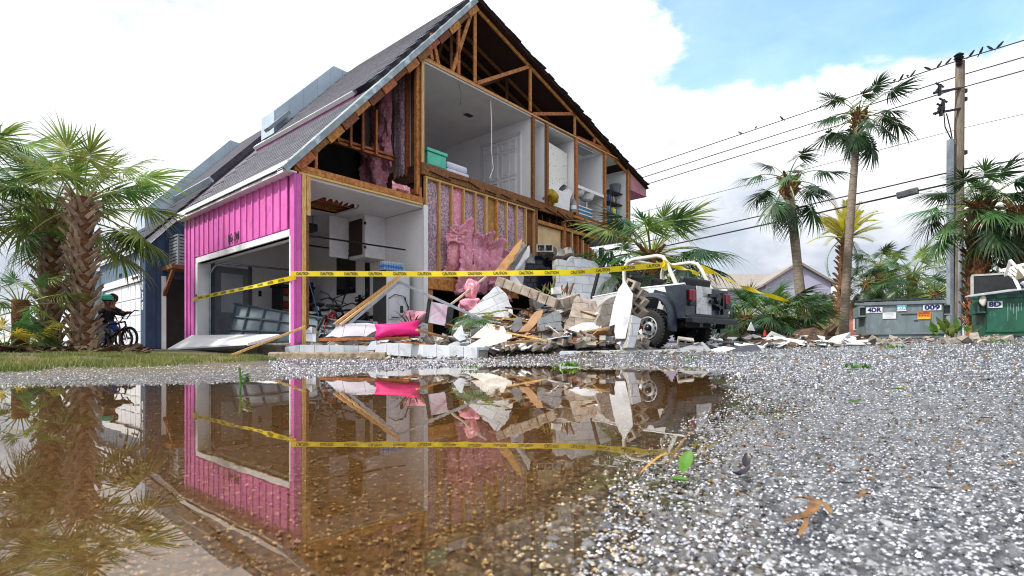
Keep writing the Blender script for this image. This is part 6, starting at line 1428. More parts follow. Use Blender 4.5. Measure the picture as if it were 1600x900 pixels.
slab('masonry_fragment', 'dark grey block slab standing right of the brown door skin', 'wall fragment', [(841, 498), (862, 488), (873, 486), (880, 515), (872, 534), (848, 532)], 9.8, 8, 18, mat=GREYB, rot=10, seed=8, bw=.38)
slab('masonry_fragment', 'tan bare block panel sloping down behind the white sheet', 'wall fragment', [(868, 545), (876, 520), (892, 486), (901, 462), (912, 466), (932, 470), (934, 490), (928, 515), (915, 545)], 10.0, 10, 38, mat=TANB, rot=-6, bw=.30, bh=.2, seed=9)
slab('masonry_fragment', 'grey slab wedged behind the tall white slab', 'wall fragment', [(930, 540), (932, 500), (945, 470), (965, 462), (962, 500), (955, 540)], 9.9, 25, 20, mat=pm('smudged_block', '98918a', .9, '7d766f', 4, bump=.4), bw=.4, rot=10, seed=10)
slab('masonry_fragment', 'tall white slab leaning against the wheel of the car', 'wall fragment', [(976, 438), (989, 459), (987, 480), (981, 510), (977, 529), (962, 529), (961, 507), (952, 510), (958, 478), (966, 452)], 9.0, -18, 14, .16, pm('white_slab', 'd2d5da', .85, 'c4c7cd', 3, col3='b3b6bb', sc3=4, bump=.15), BLOCKG, 1.2, 1.5, rot=12, seed=11, rough=.02)
slab('masonry_fragment', 'short white slab end standing at the foot of the tall slab', 'wall fragment', [(988, 492), (1002, 498), (991, 543), (979, 543)], 8.85, 18, 4, .14, MATS['white_slab'], BLOCKG, .4, .2, seed=12, rough=.01)
# broken hollow cells along the right edge of the tall slab
ce = empty('hollow_block', at(985, 9.1, 470), 0, 'row of broken hollow block cells along the tall slab edge', 'block')
for i, (px, py, w_, h_) in enumerate(((984, 444, .16, .16), (993, 455, .18, .16), (997, 470, .16, .17), (996, 486, .15, .16))):
    p = at(px, 9.1+.03*i, py)-ce.location; mb = MB(); t = .035
    for (x0, x1, z0, z1) in ((-w_/2, w_/2, -h_/2, -h_/2+t), (-w_/2, w_/2, h_/2-t, h_/2), (-w_/2, -w_/2+t, -h_/2+t, h_/2-t), (w_/2-t, w_/2, -h_/2+t, h_/2-t)): mb.box(x0, x1, 0, .3, z0, z1)
    mb.box(-w_/2+.01, w_/2-.01, .14, .16, -h_/2+.01, h_/2-.01)
    mb.build('cell', TANB, ce, loc=p, rot=(0, math.radians(25+8*i), math.radians(-30)))
# long low white walls at the front of the wreck
def lowwall(name, label, a, b, h0, h1, thick, seed, drop=0):
    a = Vector(a); b = Vector(b); L_ = (b-a).length; u = (b-a).normalized(); r = empty(name, a, 0, label, 'wall fragment'); r.rotation_euler = (0, 0, math.atan2(u.y, u.x))
    Lh = math.hypot(b.x-a.x, b.y-a.y); n = max(2, int(L_/.235)); rnd = random.Random(seed)
    MB().add([(0.02, .012, .0), (Lh-.02, .012, b.z-a.z), (Lh-.02, thick, b.z-a.z), (.02, thick, 0), (0.02, .012, h0-.01), (Lh-.02, .012, b.z-a.z+h1-.01), (Lh-.02, thick, b.z-a.z+h1-.01), (.02, thick, h0-.01)], [(0,3,2,1),(4,5,6,7),(0,1,5,4),(1,2,6,5),(2,3,7,6),(3,0,4,7)]).build('core', BLOCKG, r)
    for i in range(n):
        x0, x1 = Lh*i/n+.004, Lh*(i+1)/n-.004; z0, z1 = (b.z-a.z)*x0/Lh, (b.z-a.z)*x1/Lh; t0 = h0+(h1-h0)*x0/Lh; t1 = h0+(h1-h0)*x1/Lh; o_ = rnd.uniform(0, .006)
        if i == 0: t0 *= .75
        MB().add([(x0, -o_, z0), (x1, -o_, z1), (x1, .05, z1), (x0, .05, z0), (x0, -o_, z0+t0), (x1, -o_, z1+t1), (x1, .05, z1+t1), (x0, .05, z0+t0)], [(0,3,2,1),(4,5,6,7),(0,1,5,4),(1,2,6,5),(2,3,7,6),(3,0,4,7)]).build('block', BLOCKW, r)
        MB().add([(x0, .051, z0+t0*.8), (x1, .051, z1+t1*.8), (x1, thick+.004, z1+t1*.8), (x0, thick+.004, z0+t0*.8), (x0, .051, z0+t0+.0), (x1, .051, z1+t1), (x1, thick+.004, z1+t1), (x0, thick+.004, z0+t0)], [(0,3,2,1),(4,5,6,7),(0,1,5,4),(1,2,6,5),(2,3,7,6),(3,0,4,7)]).build('block', BLOCKW, r)
    return r
lowwall('masonry_row', 'low white block wall piece behind the parking kerb', at(445, 9.75, 555), at(584, 9.75, 555), .19, .17, .4, 1)
lowwall('masonry_row', 'long white block wall piece slanting in front of the rubble', at(586, 9.5, 553), at(746, 8.7, 565), .20, .23, .42, 2)
slab('masonry_fragment', 'lavender-tinged slab lying on the garage threshold', 'wall fragment', [(508, 527), (528, 508), (560, 505), (588, 507), (590, 516), (572, 526)], 10.35, 0, 35, .18, pm('lavender_block', 'c6c3cf', .85, 'b4b1be', 3, col3='a29fa8', sc3=2), BLOCKG, .4, .3, seed=13)
slab('masonry_fragment', 'small white block piece beside the pink corner', 'wall fragment', [(478, 533), (478, 516), (486, 510), (494, 518), (493, 534)], 10.0, 0, 5, .15, seed=14)
slab('masonry_fragment', 'white pointed chip between the two low walls', 'wall fragment', [(570, 548), (580, 534), (588, 532), (588, 546)], 9.5, 0, 10, .05, BLOCKW, BLOCKG, grid=False, seed=15)
slab('masonry_fragment', 'white tilted slab below the framed picture', 'wall fragment', [(708, 525), (716, 512), (722, 508), (728, 530), (718, 533)], 9.6, 0, 15, .12, grid=False, seed=16)
slab('board', 'white board lying in the rubble left of the brown door skin', 'board', [(735, 528), (762, 505), (787, 510), (792, 520), (770, 528)], 9.9, -10, 45, .03, pm('stained_board', 'b4aea6', .85, 'd6d4d0', 4), CARD, grid=False, seed=17, step=.3, rough=.012)
slab('board', 'white ragged sheet low in the rubble beside the green sprig', 'board', [(720, 545), (760, 524), (800, 520), (800, 530), (750, 545)], 9.4, 10, 55, .03, pm('stained_board', 'b4aea6'), CARD, grid=False, seed=18, step=.3, rough=.012)
slab('masonry_fragment', 'grey chip standing between the white boards', 'wall fragment', [(798, 510), (808, 494), (815, 498), (816, 512), (803, 520)], 10.1, 0, 10, .12, GREYB, BLOCKG, grid=False, seed=19)
slab('masonry_fragment', 'white block chip under the long fallen beam', 'wall fragment', [(832, 466), (848, 464), (850, 478), (838, 484)], 10.9, 20, 0, .2, BLOCKW, BLOCKG, grid=False, seed=20)
slab('masonry_fragment', 'bright white block resting on the end of the beam', 'wall fragment', [(864, 449), (877, 448), (877, 459), (864, 459)], 10.6, 10, 0, .18, pm('bright_white', 'eeeeef', .7), pm('bright_white', 'eee'), grid=False, rough=.005, seed=21)
# toppled bond beam: a chain of blocks
def beam(name, label, a, b, sec, n, mat, seed, up=(0, 0, 1)):
    a = Vector(a); b = Vector(b); r = empty(name, a, 0, label, 'beam'); rnd = random.Random(seed)
    for i in range(n):
        p = (b-a)*(i/n)+(b-a).normalized()*.008; q_ = (b-a)*((i+1)/n)-(b-a).normalized()*.008; j_ = Vector((rnd.uniform(-.01, .01), rnd.uniform(-.01, .01), rnd.uniform(-.01, .01)))
        MB().bar(p+j_, q_+j_, sec[0]*rnd.uniform(.93, 1.03), sec[1]*rnd.uniform(.9, 1.05), up).build('block', mat, r, bevel=.015)
    MB().bar((b-a)*.01, (b-a)*.99, sec[0]*.85, sec[1]*.85, up).build('core', BLOCKG, r)
    return r
beam('fallen_beam', 'long concrete block beam toppled across the rubble', at(780, 11.0, 440), at(873, 10.4, 475), (.28, .19), 7, TANB, 1)
beam('fallen_beam', 'short end of block beam bent away at the white block', at(873, 10.4, 475), at(900, 10.7, 467), (.28, .20), 3, TANB, 2)
# loose blocks
def hollow_block():
    mb = MB(); L_, W_, H_, t = .39, .19, .19, .03
    mb.box(0, L_, 0, t, 0, H_); mb.box(0, L_, W_-t, W_, 0, H_)
    for x in (0, L_/2-t/2, L_-t): mb.box(x, x+t, t, W_-t, 0, H_)
    return mb.mesh('hollow_block', BLOCKG)
hbm = hollow_block()
def solid_chip(seed):
    rnd = random.Random(seed); bm = bmesh.new(); bmesh.ops.create_cube(bm, size=1)
    bmesh.ops.subdivide_edges(bm, edges=bm.edges, cuts=1)
    for v in bm.verts: v.co = Vector((v.co.x*.34, v.co.y*.2, v.co.z*.19))+Vector((rnd.uniform(-.035, .035), rnd.uniform(-.03, .03), rnd.uniform(-.03, .03)))
    me = bpy.data.meshes.new('concrete_chunk'); bm.to_mesh(me); bm.free(); me.materials.append(BLOCKG); return me
chips = [solid_chip(i) for i in range(6)]
for c_ in chips[3:]: c_.materials.clear(); c_.materials.append(BLOCKW)
def zone(px):
    return 'below the crawlspace' if px < 720 else 'in front of the slumped insulation' if px < 790 else 'under the fallen beam' if px < 860 else 'around the tan block panel' if px < 930 else 'at the foot of the tall white slab' if px < 1005 else 'beside the car wheel'
def heap(x, y):
    "height of the rubble heap above the ground"
    z = 0
    for (px, d, h, r) in ((870, 11.2, 1.05, 1.0), (830, 11.6, 1.1, 1.1), (780, 11.0, .75, .9), (930, 10.6, .75, .9), (720, 10.6, .40, .9), (640, 10.4, .26, .9), (560, 10.4, .22, .8), (970, 9.9, .30, .7), (690, 11.4, .35, .8), (900, 9.8, .4, .8), (800, 9.7, .25, .8)):
        p = at(px, d); z = max(z, .78*h*math.exp(-((x-p.x)**2+(y-p.y)**2)/(r*r)))
    return z
def HZ_(x, y): return G(x, y)+heap(x, y)
loose = [(838, 396, 13.0, 'h'), (822, 402, 12.8, 'c'), (852, 394, 13.1, 'c'), (866, 396, 13.1, 'c'), (872, 400, 13.0, 'c'), (884, 398, 13.0, 'c')]
labs = ['hollow block on top of the navy tiled pier', 'chunk at the left end of the pier top', 'chunk behind the hollow block on the pier', 'chunk at the right of the pier top', 'chunk where the pier meets the pale block wall', 'last chunk on the pale block wall top']
for i, (px, py, d, k) in enumerate(loose):
    o = bpy.data.objects.new('hollow_block' if k == 'h' else 'concrete_chunk', hbm if k == 'h' else chips[i % 3]); COL.objects.link(o); o.location = at(px, d, py); o.rotation_euler = (PI/2 if k == 'h' else .2, .1*i, .5*i); tag(o, labs[i], 'block', 'loose blocks')
rnd = random.Random(5)
for i in range(40):
    px = rnd.uniform(600, 1000) if i < 34 else rnd.uniform(900, 1090); d = rnd.uniform(9.8, 11.2) if i < 34 else rnd.uniform(8.9, 9.6); p = at(px, d); k = rnd.random()
    o = bpy.data.objects.new('hollow_block' if k < .2 else 'concrete_chunk', hbm if k < .2 else rnd.choice(chips)); COL.objects.link(o)
    o.location = (p.x, d, HZ_(p.x, d)+.05); o.rotation_euler = (rnd.uniform(-.6, .6)+(PI/2 if k < .2 else 0), rnd.uniform(-.6, .6), rnd.uniform(0, 6.28)); s_ = rnd.uniform(.4, .85); o.scale = (s_,)*3
    tag(o, '%s lying loose %s' % ('broken hollow block' if k < .2 else 'white painted block chunk' if o.data in chips[3:] else 'bare grey block chunk', zone(px)), 'block', 'loose blocks in the heap')
# rubble mound under it all, and small fragments nobody could count
xs = np.linspace(-4.0, 3.0, 170); ys = np.linspace(8.9, 13.2, 110); XX, YY = np.meshgrid(xs, ys)
hv = np.vectorize(heap)(XX, YY); ZZ = gz(XX, YY)+hv*.66-.06+(vnoise(XX, YY, .18, 4)-.5)*.22*np.clip(hv*4, 0, 1)+(vnoise(XX, YY, .07, 5)-.5)*.08*np.clip(hv*4, 0, 1)
mb = MB(); mb.v = [tuple(v) for v in np.stack([XX, YY, ZZ], -1).reshape(-1, 3)]
for j_ in range(109):
    for i in range(169): a = j_*170+i; mb.f.append([a, a+1, a+171, a+170]); mb.m.append(0)
o = mb.build('rubble_mound', pm('rubble_dirt', '6b645c', .95, '453f38', 9, bump=.8, bsc=30, col3='302a24', sc3=3)); tag(o, 'mound of crushed masonry and dirt under the wreckage', 'rubble', kind='stuff')
def shards(name, label, n, region, mat, size, seed, flat=.35, zoff=0, heapz=True):
    rnd = random.Random(seed); mb = MB()
    for i in range(n):
        px, d = region(rnd); p = at(px, d); z = (HZ_(p.x, d) if heapz else G(p.x, d))+zoff+rnd.uniform(0, .05)
        L_ = rnd.uniform(*size)*(1 if rnd.random() > .12 else 2.2); W_ = L_*rnd.uniform(.25, .8); T_ = L_*rnd.uniform(.08, flat)
        Rm = Euler((rnd.gauss(0, .35), rnd.gauss(0, .35), rnd.uniform(0, 6.28))).to_matrix()
        k = [(-1,-1,-1),(1,-1,-1),(1,1,-1),(-1,1,-1),(-1,-1,1),(1,-1,1),(1,1,1),(-1,1,1)]
        vs = [Rm @ Vector((a*L_/2*rnd.uniform(.7, 1.1), b*W_/2*rnd.uniform(.6, 1.1), c*T_/2))+Vector((p.x, d, z)) for a, b, c in k]
        mb.add(vs, [(0,3,2,1),(4,5,6,7),(0,1,5,4),(1,2,6,5),(2,3,7,6),(3,0,4,7)])
    o = mb.build(name, mat); tag(o, label, 'rubble', kind='stuff'); return o
def reg(p0, p1, d0, d1): return lambda r: (r.uniform(p0, p1), r.uniform(d0, d1))
def reg2(r):
    px = r.uniform(500, 1010); return (px, r.uniform(9.95, 11.5) if px < 750 else r.uniform(9.1, 11.5))
FRC = pm('grey_fragment', '968e85', .95, '776f67', 9, bump=.4, island=.35); FRW = pm('white_fragment', 'd3d5d8', .85, 'bfc2c6', 6, island=.15); FRWD = pm('wood_fragment', '8b6240', .9, '6a4629', 9, island=.35)
shards('rubble_bits', 'crumbled grey masonry bits over the heap', 1700, reg2, FRC, (.05, .2), 1, .6)
shards('plaster_bits', 'white plaster scraps over the heap', 420, reg2, FRW, (.05, .26), 2, .2)
shards('wood_bits', 'splintered wood bits over the heap', 380, reg2, FRWD, (.06, .30), 3, .12)
shards('roadside_bits', 'dark wood and tar scraps strewn right of the car', 420, reg(1120, 1350, 10.5, 15.5), pm('tar_fragment', '5c4636', .95, '36291f', 9, island=.35), (.10, .42), 4, .12, .02, False)
shards('roadside_plaster', 'white scraps strewn right of the car', 130, reg(1090, 1345, 9.6, 14.0), FRW, (.08, .4), 5, .12, .03, False)
shards('roadside_masonry', 'grey scraps strewn along the far edge of the street', 420, reg(1090, 1580, 9.6, 14.6), FRC, (.04, .16), 6, .4, .0, False)
shards('front_bits', 'small stones and chips along the front of the wreck', 420, reg(480, 1120, 7.6, 9.2), FRC, (.01, .05), 7, .5, .0, False)
shards('yard_litter', 'dead leaves and twigs under the latticed palms', 700, reg(-60, 230, 9.2, 12.2), pm('litter', '57432c', .95, '352818', 9, island=.4), (.05, .22), 8, .12, .01, False)
SHEETM = [WHITE, pm('stained_board', 'b4aea6', .85, 'd6d4d0', 4), GREYW, CARD, pm('torn_paper_board', 'b9b3aa', .9, '9b958c', 5), LUMD, BLACK, GREYB]
snm = ['white', 'off-white', 'pale grey', 'tan', 'stained grey', 'dark wood', 'black', 'dark grey']
for i in range(34):      # torn boards thrown over the heap
    px = rnd.uniform(690, 1000); d = rnd.uniform(9.2, 11.0); p = at(px, d); k = i % 8; L_ = rnd.uniform(.3, .85); W_ = rnd.uniform(.18, .45); n_ = rnd.randint(5, 7)
    poly = [(L_/2*math.cos(2*PI*q_/n_+.3)*rnd.uniform(.7, 1.15), W_/2*math.sin(2*PI*q_/n_+.3)*rnd.uniform(.7, 1.15)) for q_ in range(n_)]
    o = MB().prism(rough_edge(poly, .07, .014, i), lambda q_: (q_[0], q_[1], 0), lambda q_: (q_[0], q_[1], .014)).build('torn_board', SHEETM[k], loc=(p.x, d, HZ_(p.x, d)+.10), rot=(rnd.uniform(-.5, 1.0), rnd.uniform(-.5, .5), rnd.uniform(0, 6.28)))
    tag(o, 'torn %s board scrap %s' % (snm[k], zone(px)), 'board', 'torn boards on the heap')
# loose chippings standing proud of the street surface
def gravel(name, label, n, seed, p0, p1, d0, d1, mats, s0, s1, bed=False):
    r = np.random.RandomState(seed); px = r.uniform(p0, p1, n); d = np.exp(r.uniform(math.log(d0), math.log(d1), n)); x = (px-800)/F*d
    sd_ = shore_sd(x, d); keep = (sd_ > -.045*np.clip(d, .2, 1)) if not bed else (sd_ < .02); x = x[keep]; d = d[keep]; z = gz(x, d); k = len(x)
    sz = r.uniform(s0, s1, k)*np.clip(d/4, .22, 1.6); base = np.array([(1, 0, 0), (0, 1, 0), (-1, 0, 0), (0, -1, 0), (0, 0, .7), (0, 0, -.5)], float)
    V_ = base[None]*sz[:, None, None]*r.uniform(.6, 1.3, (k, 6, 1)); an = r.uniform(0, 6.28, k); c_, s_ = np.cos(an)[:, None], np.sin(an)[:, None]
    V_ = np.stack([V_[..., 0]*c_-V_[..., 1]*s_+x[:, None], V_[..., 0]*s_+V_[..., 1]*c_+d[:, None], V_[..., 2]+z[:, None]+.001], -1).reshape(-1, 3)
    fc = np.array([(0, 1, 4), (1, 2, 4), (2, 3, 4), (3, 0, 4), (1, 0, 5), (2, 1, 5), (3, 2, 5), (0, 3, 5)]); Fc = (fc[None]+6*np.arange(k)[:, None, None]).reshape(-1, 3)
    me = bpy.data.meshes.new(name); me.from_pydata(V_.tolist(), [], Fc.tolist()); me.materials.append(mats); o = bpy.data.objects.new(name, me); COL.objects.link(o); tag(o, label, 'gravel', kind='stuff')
gravel('gravel', 'pale wet chippings scattered over the street', 42000, 1, 420, 2250, .30, 14.5, pm('glare_pale_chipping', 'c8cad3', .28, 'a4a6b0', 30, island=.35, coat=.6), .003, .0095)  # whitened colour also stands in for silver sky glare on the street
gravel('dark_gravel', 'dark grit scattered over the street', 15000, 2, 420, 2250, .30, 14.5, pm('dark_chipping', '3d3c40', .3, '55545a', 30, island=.5, coat=.4), .004, .014)
gravel('shore_gravel', 'gravel along the grass side of the puddle', 5000, 3, -40, 560, 1.9, 5.0, pm('shore_chipping', '9c9894', .5, '6f6a66', 30, island=.5), .003, .010)
gravel('bed_gravel', 'pale pebbles lying on the muddy puddle bed', 3800, 5, 150, 1010, .28, 2.2, pm('bed_pebble', 'a8957a', .6, '7d6a50', 30, island=.45), .004, .013, True)
gravel('leaf_litter', 'brown leaf crumbs on the street', 1200, 4, 700, 1640, .5, 13, pm('crumb_brown', '7a5a30', .6, '4d3719', 30, island=.4), .006, .018)
# longer pieces strewn right of the car: each its own thing
wl = [(1128, 11.2, .9, .22, WHITE, 'white cracked board nearest the rear bumper'), (1160, 12.2, 1.3, .3, WHITE, 'broad white panel lying right of the car'), (1185, 11.6, .8, .16, LUMB, 'brown plank crossing the white panel'), (1215, 13.2, 1.6, .2, LUMD, 'dark wet beam lying below the lavender house'), (1250, 12.6, 1.0, .14, WHITE, 'white batten lying below the taped palm'), (1280, 14.0, 1.8, .25, LUMD, 'long dark timber lying before the picket fence'), (1315, 13.6, 1.2, .2, LUMB, 'brown board at the foot of the tallest palm'), (1145, 10.4, .7, .3, GREYB, 'grey slate piece by the rear of the car'), (1235, 11.3, .9, .12, WHITE, 'thin white strip on the asphalt in front of the debris'), (1296, 12.2, 1.1, .12, WHITE, 'white trim strip furthest right in the debris')]
for i, (px, d, L_, W_, m_, lab) in enumerate(wl):
    p = at(px, d); o = MB().box(-L_/2, L_/2, -W_/2, W_/2, -.02, .02).build('plank', m_, bevel=.004, loc=(p.x, d, G(p.x, d)+.11), rot=(rnd.uniform(-.15, .15), rnd.uniform(-.08, .08), rnd.uniform(-.5, .5))); tag(o, lab, 'plank', 'boards strewn right of the car')
def tri_sheet(name, label, pts, d, mat, cat, thick=.012):
    P = [Vector(at(px, dd, py)) for px, py, dd in pts]; c = sum(P, Vector())/len(P); mb = MB(); n = len(P)
    nn = (P[1]-P[0]).cross(P[2]-P[0]).normalized()*thick
    mb.add([p-c for p in P]+[p-c+nn for p in P], [list(range(n)), list(range(2*n-1, n-1, -1))]+[(i, (i+1) % n, n+(i+1) % n, n+i) for i in range(n)])
    o = mb.build(name, mat, loc=c); tag(o, label, cat); return o
tri_sheet('roof_scrap', 'grey bent roofing sheet in front of the car wheel', [(1046, 549, 8.6), (1098, 534, 9.3), (1112, 547, 9.0), (1100, 552, 8.7)], 9, pm('grey_felt', '9a9b9f', .85, '86878b', 8, bump=.3), 'roofing sheet')
tri_sheet('roof_scrap', 'dark shingle scrap lying at the street edge below the wheel', [(1050, 549, 8.5), (1095, 556, 8.4), (1092, 563, 7.6), (1068, 562, 7.6)], 8, SHGD, 'roofing sheet')
tri_sheet('roof_scrap', 'dark folded shingle strip pointing right of the car', [(1118, 556, 8.6), (1160, 540, 9.4), (1182, 538, 9.6), (1200, 559, 8.4), (1175, 549, 8.7), (1140, 559, 8.3)], 8, SHGD, 'roofing sheet')
tri_sheet('white_sheet', 'white torn sheet under the rear bumper', [(1095, 550, 8.9), (1130, 541, 9.4), (1152, 544, 9.3), (1120, 553, 8.8)], 9, WHITE, 'sheet')
tri_sheet('white_sheet', 'white triangular shard standing right of the car', [(1168, 516, 12.4), (1174, 503, 12.4), (1180, 517, 12.5)], 12, WHITE, 'sheet')
o = MB().add([(-1.0, 0, 0), (.92, 0, .02), (1.0, .12, .04), (-.95, .12, .02), (-.98, .02, .07), (.92, .02, .11), (.98, .1, .12), (-.95, .1, .09)], [(0,3,2,1),(4,5,6,7),(0,1,5,4),(1,2,6,5),(2,3,7,6),(3,0,4,7)]).build('gutter', pm('grey_white_metal', 'c3c9d0', .45, 'b1b8c0', 4, metal=.2), loc=at(968, 8.95, 557)); tag(o, 'long grey-white metal strip lying before the car', 'metal strip')
# curled white sheet
mb = MB(); P_ = []
for i in range(13):
    f = i/12; px = 868+70*f; cur = math.sin(f*PI)*.08
    for k in range(5):
        g = k/4; lo = (at(868+62*f, 9.5, 543-8*f)); hi = at(884+56*f, 9.9, 516-14*math.sin(f*2.2)+4*f); p = lo.lerp(hi, g)+Vector((0, -.10*math.sin(g*PI)-cur, 0)); mb.v.append(tuple(p))
for i in range(12):
    for k in range(4): a = i*5+k; mb.f.append([a, a+5, a+6, a+1]); mb.m.append(0)
o = mb.build('curled_sheet', pm('sheet_white', 'c9ccd2', .6, 'b9bcc3', 3, bump=.1), smooth=True); so = o.modifiers.new('thick', 'SOLIDIFY'); so.thickness = .012; tag(o, 'curled white sheet draped over the tan block panel', 'sheet')
# timbers and pipes
def stick(name, label, a, b, w_, h_, mat, cat='timber', up=(0, 0, 1)):
    a = Vector(a); b = Vector(b); o = MB().bar((0, 0, 0), b-a, w_, h_, up).build(name, mat, loc=a, bevel=.003); return tag(o, label, cat)
stick('lumber', 'pale upper stud leaning up across the refrigerator', at(522, 10.4, 507), at(624, 11.2, 432), .09, .045, LUM)
stick('lumber', 'pale lower stud leaning up across the refrigerator', at(531, 10.4, 508), at(624, 11.15, 437), .09, .045, pm('fresh_lumber', 'e4c79a', .75, 'cfa873', 8, stretch=(3, 3, 3)))
stick('metal_track', 'grey metal door track propped below the pale studs', at(545, 10.5, 506), at(622, 11.1, 441), .05, .06, STEEL, 'metal track')
stick('metal_track', 'long grey metal track sloping down from the refrigerator', at(622, 11.1, 440), at(768, 10.2, 506), .05, .05, STEEL, 'metal track')
stick('lumber', 'thin pale plank slanting from the grass to the pink corner', at(362, 9.3, 555), at(478, 10.0, 510), .06, .04, LUM)
stick('lumber', 'orange board lying behind the low white wall', at(500, 10.0, 531), at(640, 9.9, 528), .12, .05, LUMO)
stick('pvc_pipe', 'pale pipe leaning from the rubble to the insulation', at(684, 11.0, 492), at(760, 11.7, 432), .04, .04, pm('pipe_cream', 'cfc3b4', .6), 'pipe')
stick('lumber', 'splintered stick standing behind the beam end', at(890, 10.9, 462), at(896, 10.9, 442), .06, .03, LUMB)
stick('board', 'white trim board sticking up left of the tall slab', at(932, 10.0, 492), at(952, 10.2, 472), .10, .03, WHITE, 'board')
for i in range(46):
    px = rnd.uniform(690, 1000); d = rnd.uniform(9.3, 11); p = at(px, d); a = rnd.uniform(0, 6.28); L_ = rnd.uniform(.5, 1.1); z = HZ_(p.x, d)+.1
    k = rnd.randrange(6); o = MB().bar((0, 0, 0), Vector((math.cos(a)*L_, math.sin(a)*L_*.6, rnd.uniform(-.1, .22))), .03+.05*rnd.random(), .02+.02*rnd.random()).build('lumber', (LUMB, LUM, LUMO, LUMD, LUMD, CARD)[k], loc=(p.x, d, z)); tag(o, '%s %s timber lying %s' % ('long' if L_ > .8 else 'short', ('brown', 'pale', 'orange', 'dark', 'dark', 'tan')[k], zone(px)), 'timber', 'timber in the heap')
# parking kerb
kp_ = at(418, 8.55); pk = empty('parking_kerb', (kp_.x, 8.55, G(kp_.x+.8, 8.6)), math.radians(2), 'rough concrete parking kerb at the edge of the grass', 'kerb')
mb = MB(); rr2 = random.Random(3); m = 18
for i in range(m+1):
    x = 1.82*i/m
    for (y, z) in ((0, 0), (.02, .085), (.05, .105), (.13, .105), (.16, .085), (.18, 0)): mb.v.append((x, y+rr2.uniform(-.006, .006), z+rr2.uniform(-.007, .005)))
for i in range(m):
    for k in range(5): a = i*6+k; mb.f.append([a, a+6, a+7, a+1]); mb.m.append(0)
mb.f += [[0, 1, 2, 3, 4, 5], [m*6+k for k in range(5, -1, -1)]]; mb.m += [0, 0]
mb.build('kerb_stone', pm('kerb_concrete', 'a3937e', .95, '7e705e', 14, bump=.8, bsc=60), pk)
for x in (.3, 1.5): MB().lathe([(.018, .1), (.018, .112), (0, .114)], 8, Matrix.Translation((x, .09, 0))).build('anchor_pin', pm('rust', '4a2f1e', .9), pk)
# cushion, picture, plants in the rubble
cu = bmesh.new(); bmesh.ops.create_cube(cu, size=1); bmesh.ops.subdivide_edges(cu, edges=cu.edges, cuts=6, use_grid_fill=True)
for v in cu.verts:
    e_ = max(abs(v.co.x), abs(v.co.z))*2; k = 1-.75*max(0, e_-.15)**2.2; v.co = Vector((v.co.x*.80*(1-.10*(1-abs(v.co.z)*2)), v.co.y*.30*max(k, .08), v.co.z*.26*(1-.16*(1-abs(v.co.x)*2))))
me = bpy.data.meshes.new('cushion'); cu.to_mesh(me); cu.free(); me.materials.append(pm('hot_pink_cloth', 'f0147e', .6, 'd80f70', 5, bump=.2)); me.polygons.foreach_set('use_smooth', [True]*len(me.polygons))
o = bpy.data.objects.new('cushion', me); COL.objects.link(o); o.location = at(621, 9.95, 516); o.rotation_euler = (-.35, -.10, .1); tag(o, 'hot pink cushion lying behind the long white wall piece', 'cushion')
pf = empty('framed_picture', at(682, 10.8, 508), 0, 'white framed picture leaning at the crawlspace', 'picture', rot=(math.radians(-14), math.radians(10), .3)); bx('canvas', pm('pale_canvas', 'd9d6e4', .7, 'd9a9bd', 3), pf, -.17, .17, -.01, .02, .02, .46); bx('border', BLACK, pf, -.24, -.171, -.015, .02, 0, .5); bx('border', BLACK, pf, .171, .30, -.015, .02, -.02, .42)
pb = empty('potted_plant', at(645, 10.3, 520), 0, 'dark green spiky plant crushed behind the pink cushion', 'plant')
SPK = pm('spiky_leaf', '2d4526', .5, '1e3019', 5, trans=.15)
for i in range(34):
    a = rnd.uniform(0, 6.28); e = rnd.uniform(.15, 1.2); L_ = rnd.uniform(.4, .8); dr = Vector((math.cos(a)*math.cos(e), math.sin(a)*math.cos(e)*.6, math.sin(e))); side_ = dr.cross(Vector((0, 0, 1))).normalized()*.018
    mb = MB(); ids = []; q_ = Vector(); d_ = dr.copy()
    for s_ in range(5): ww = (.6, 1, .9, .55, .02)[s_]; mb.v += [tuple(q_-side_*ww), tuple(q_+side_*ww)]; q_ = q_+d_*L_/4; d_ = (d_+Vector((0, 0, -.22))).normalized()
    for s_ in range(4): mb.f.append([2*s_, 2*s_+1, 2*s_+3, 2*s_+2]); mb.m.append(0)
    mb.build('leaf', SPK, pb)
MB().lathe([(.0, -.1), (.11, -.1), (.15, .1), (.13, .1), (.12, .05), (0, .05)], 14).build('pot', TANB, pb)
pb2 = empty('fallen_fronds', at(790, 10.5, 498), 0, 'torn palm fronds lying under the fallen beam', 'palm fronds')
for i in range(6): frond(pb2, FR['deep'][i % 5], (rnd.uniform(-.3, .2), 0, rnd.uniform(-.1, .2)), rnd.uniform(2.2, 4.4), rnd.uniform(-.1, .4), .55)
pb3 = empty('fallen_fronds', at(862, 10.8, 462), 0, 'red and green leaves poking up behind the fallen beam', 'leaves')
REDLF = pm('red_leaf', '8e3a2c', .5, '5e4a24', 6, trans=.2)
for i in range(22):
    a = rnd.uniform(0, 6.28); e = rnd.uniform(.5, 1.4); L_ = rnd.uniform(.22, .42); dr = Vector((math.cos(a)*math.cos(e), math.sin(a)*math.cos(e), math.sin(e))); sd_ = Vector((-math.sin(a), math.cos(a), 0))*.03; o0 = Vector((rnd.uniform(-.35, .35), 0, 0))
    MB().add([o0, o0+dr*L_*.45-sd_, o0+dr*L_*.45+sd_, o0+dr*L_+Vector((0, 0, -.05))], [(0, 1, 3, 2)]).build('leaf', REDLF if i % 2 else LEAF, pb3)
ins_ = blob('insulation_scrap', INSP, None, (0, 0, 0), (.3, .2, .14), 401, .4, 4); ins_.location = at(655, 11.0, 496); tag(ins_, 'pink insulation scrap beside the refrigerator foot', 'insulation')
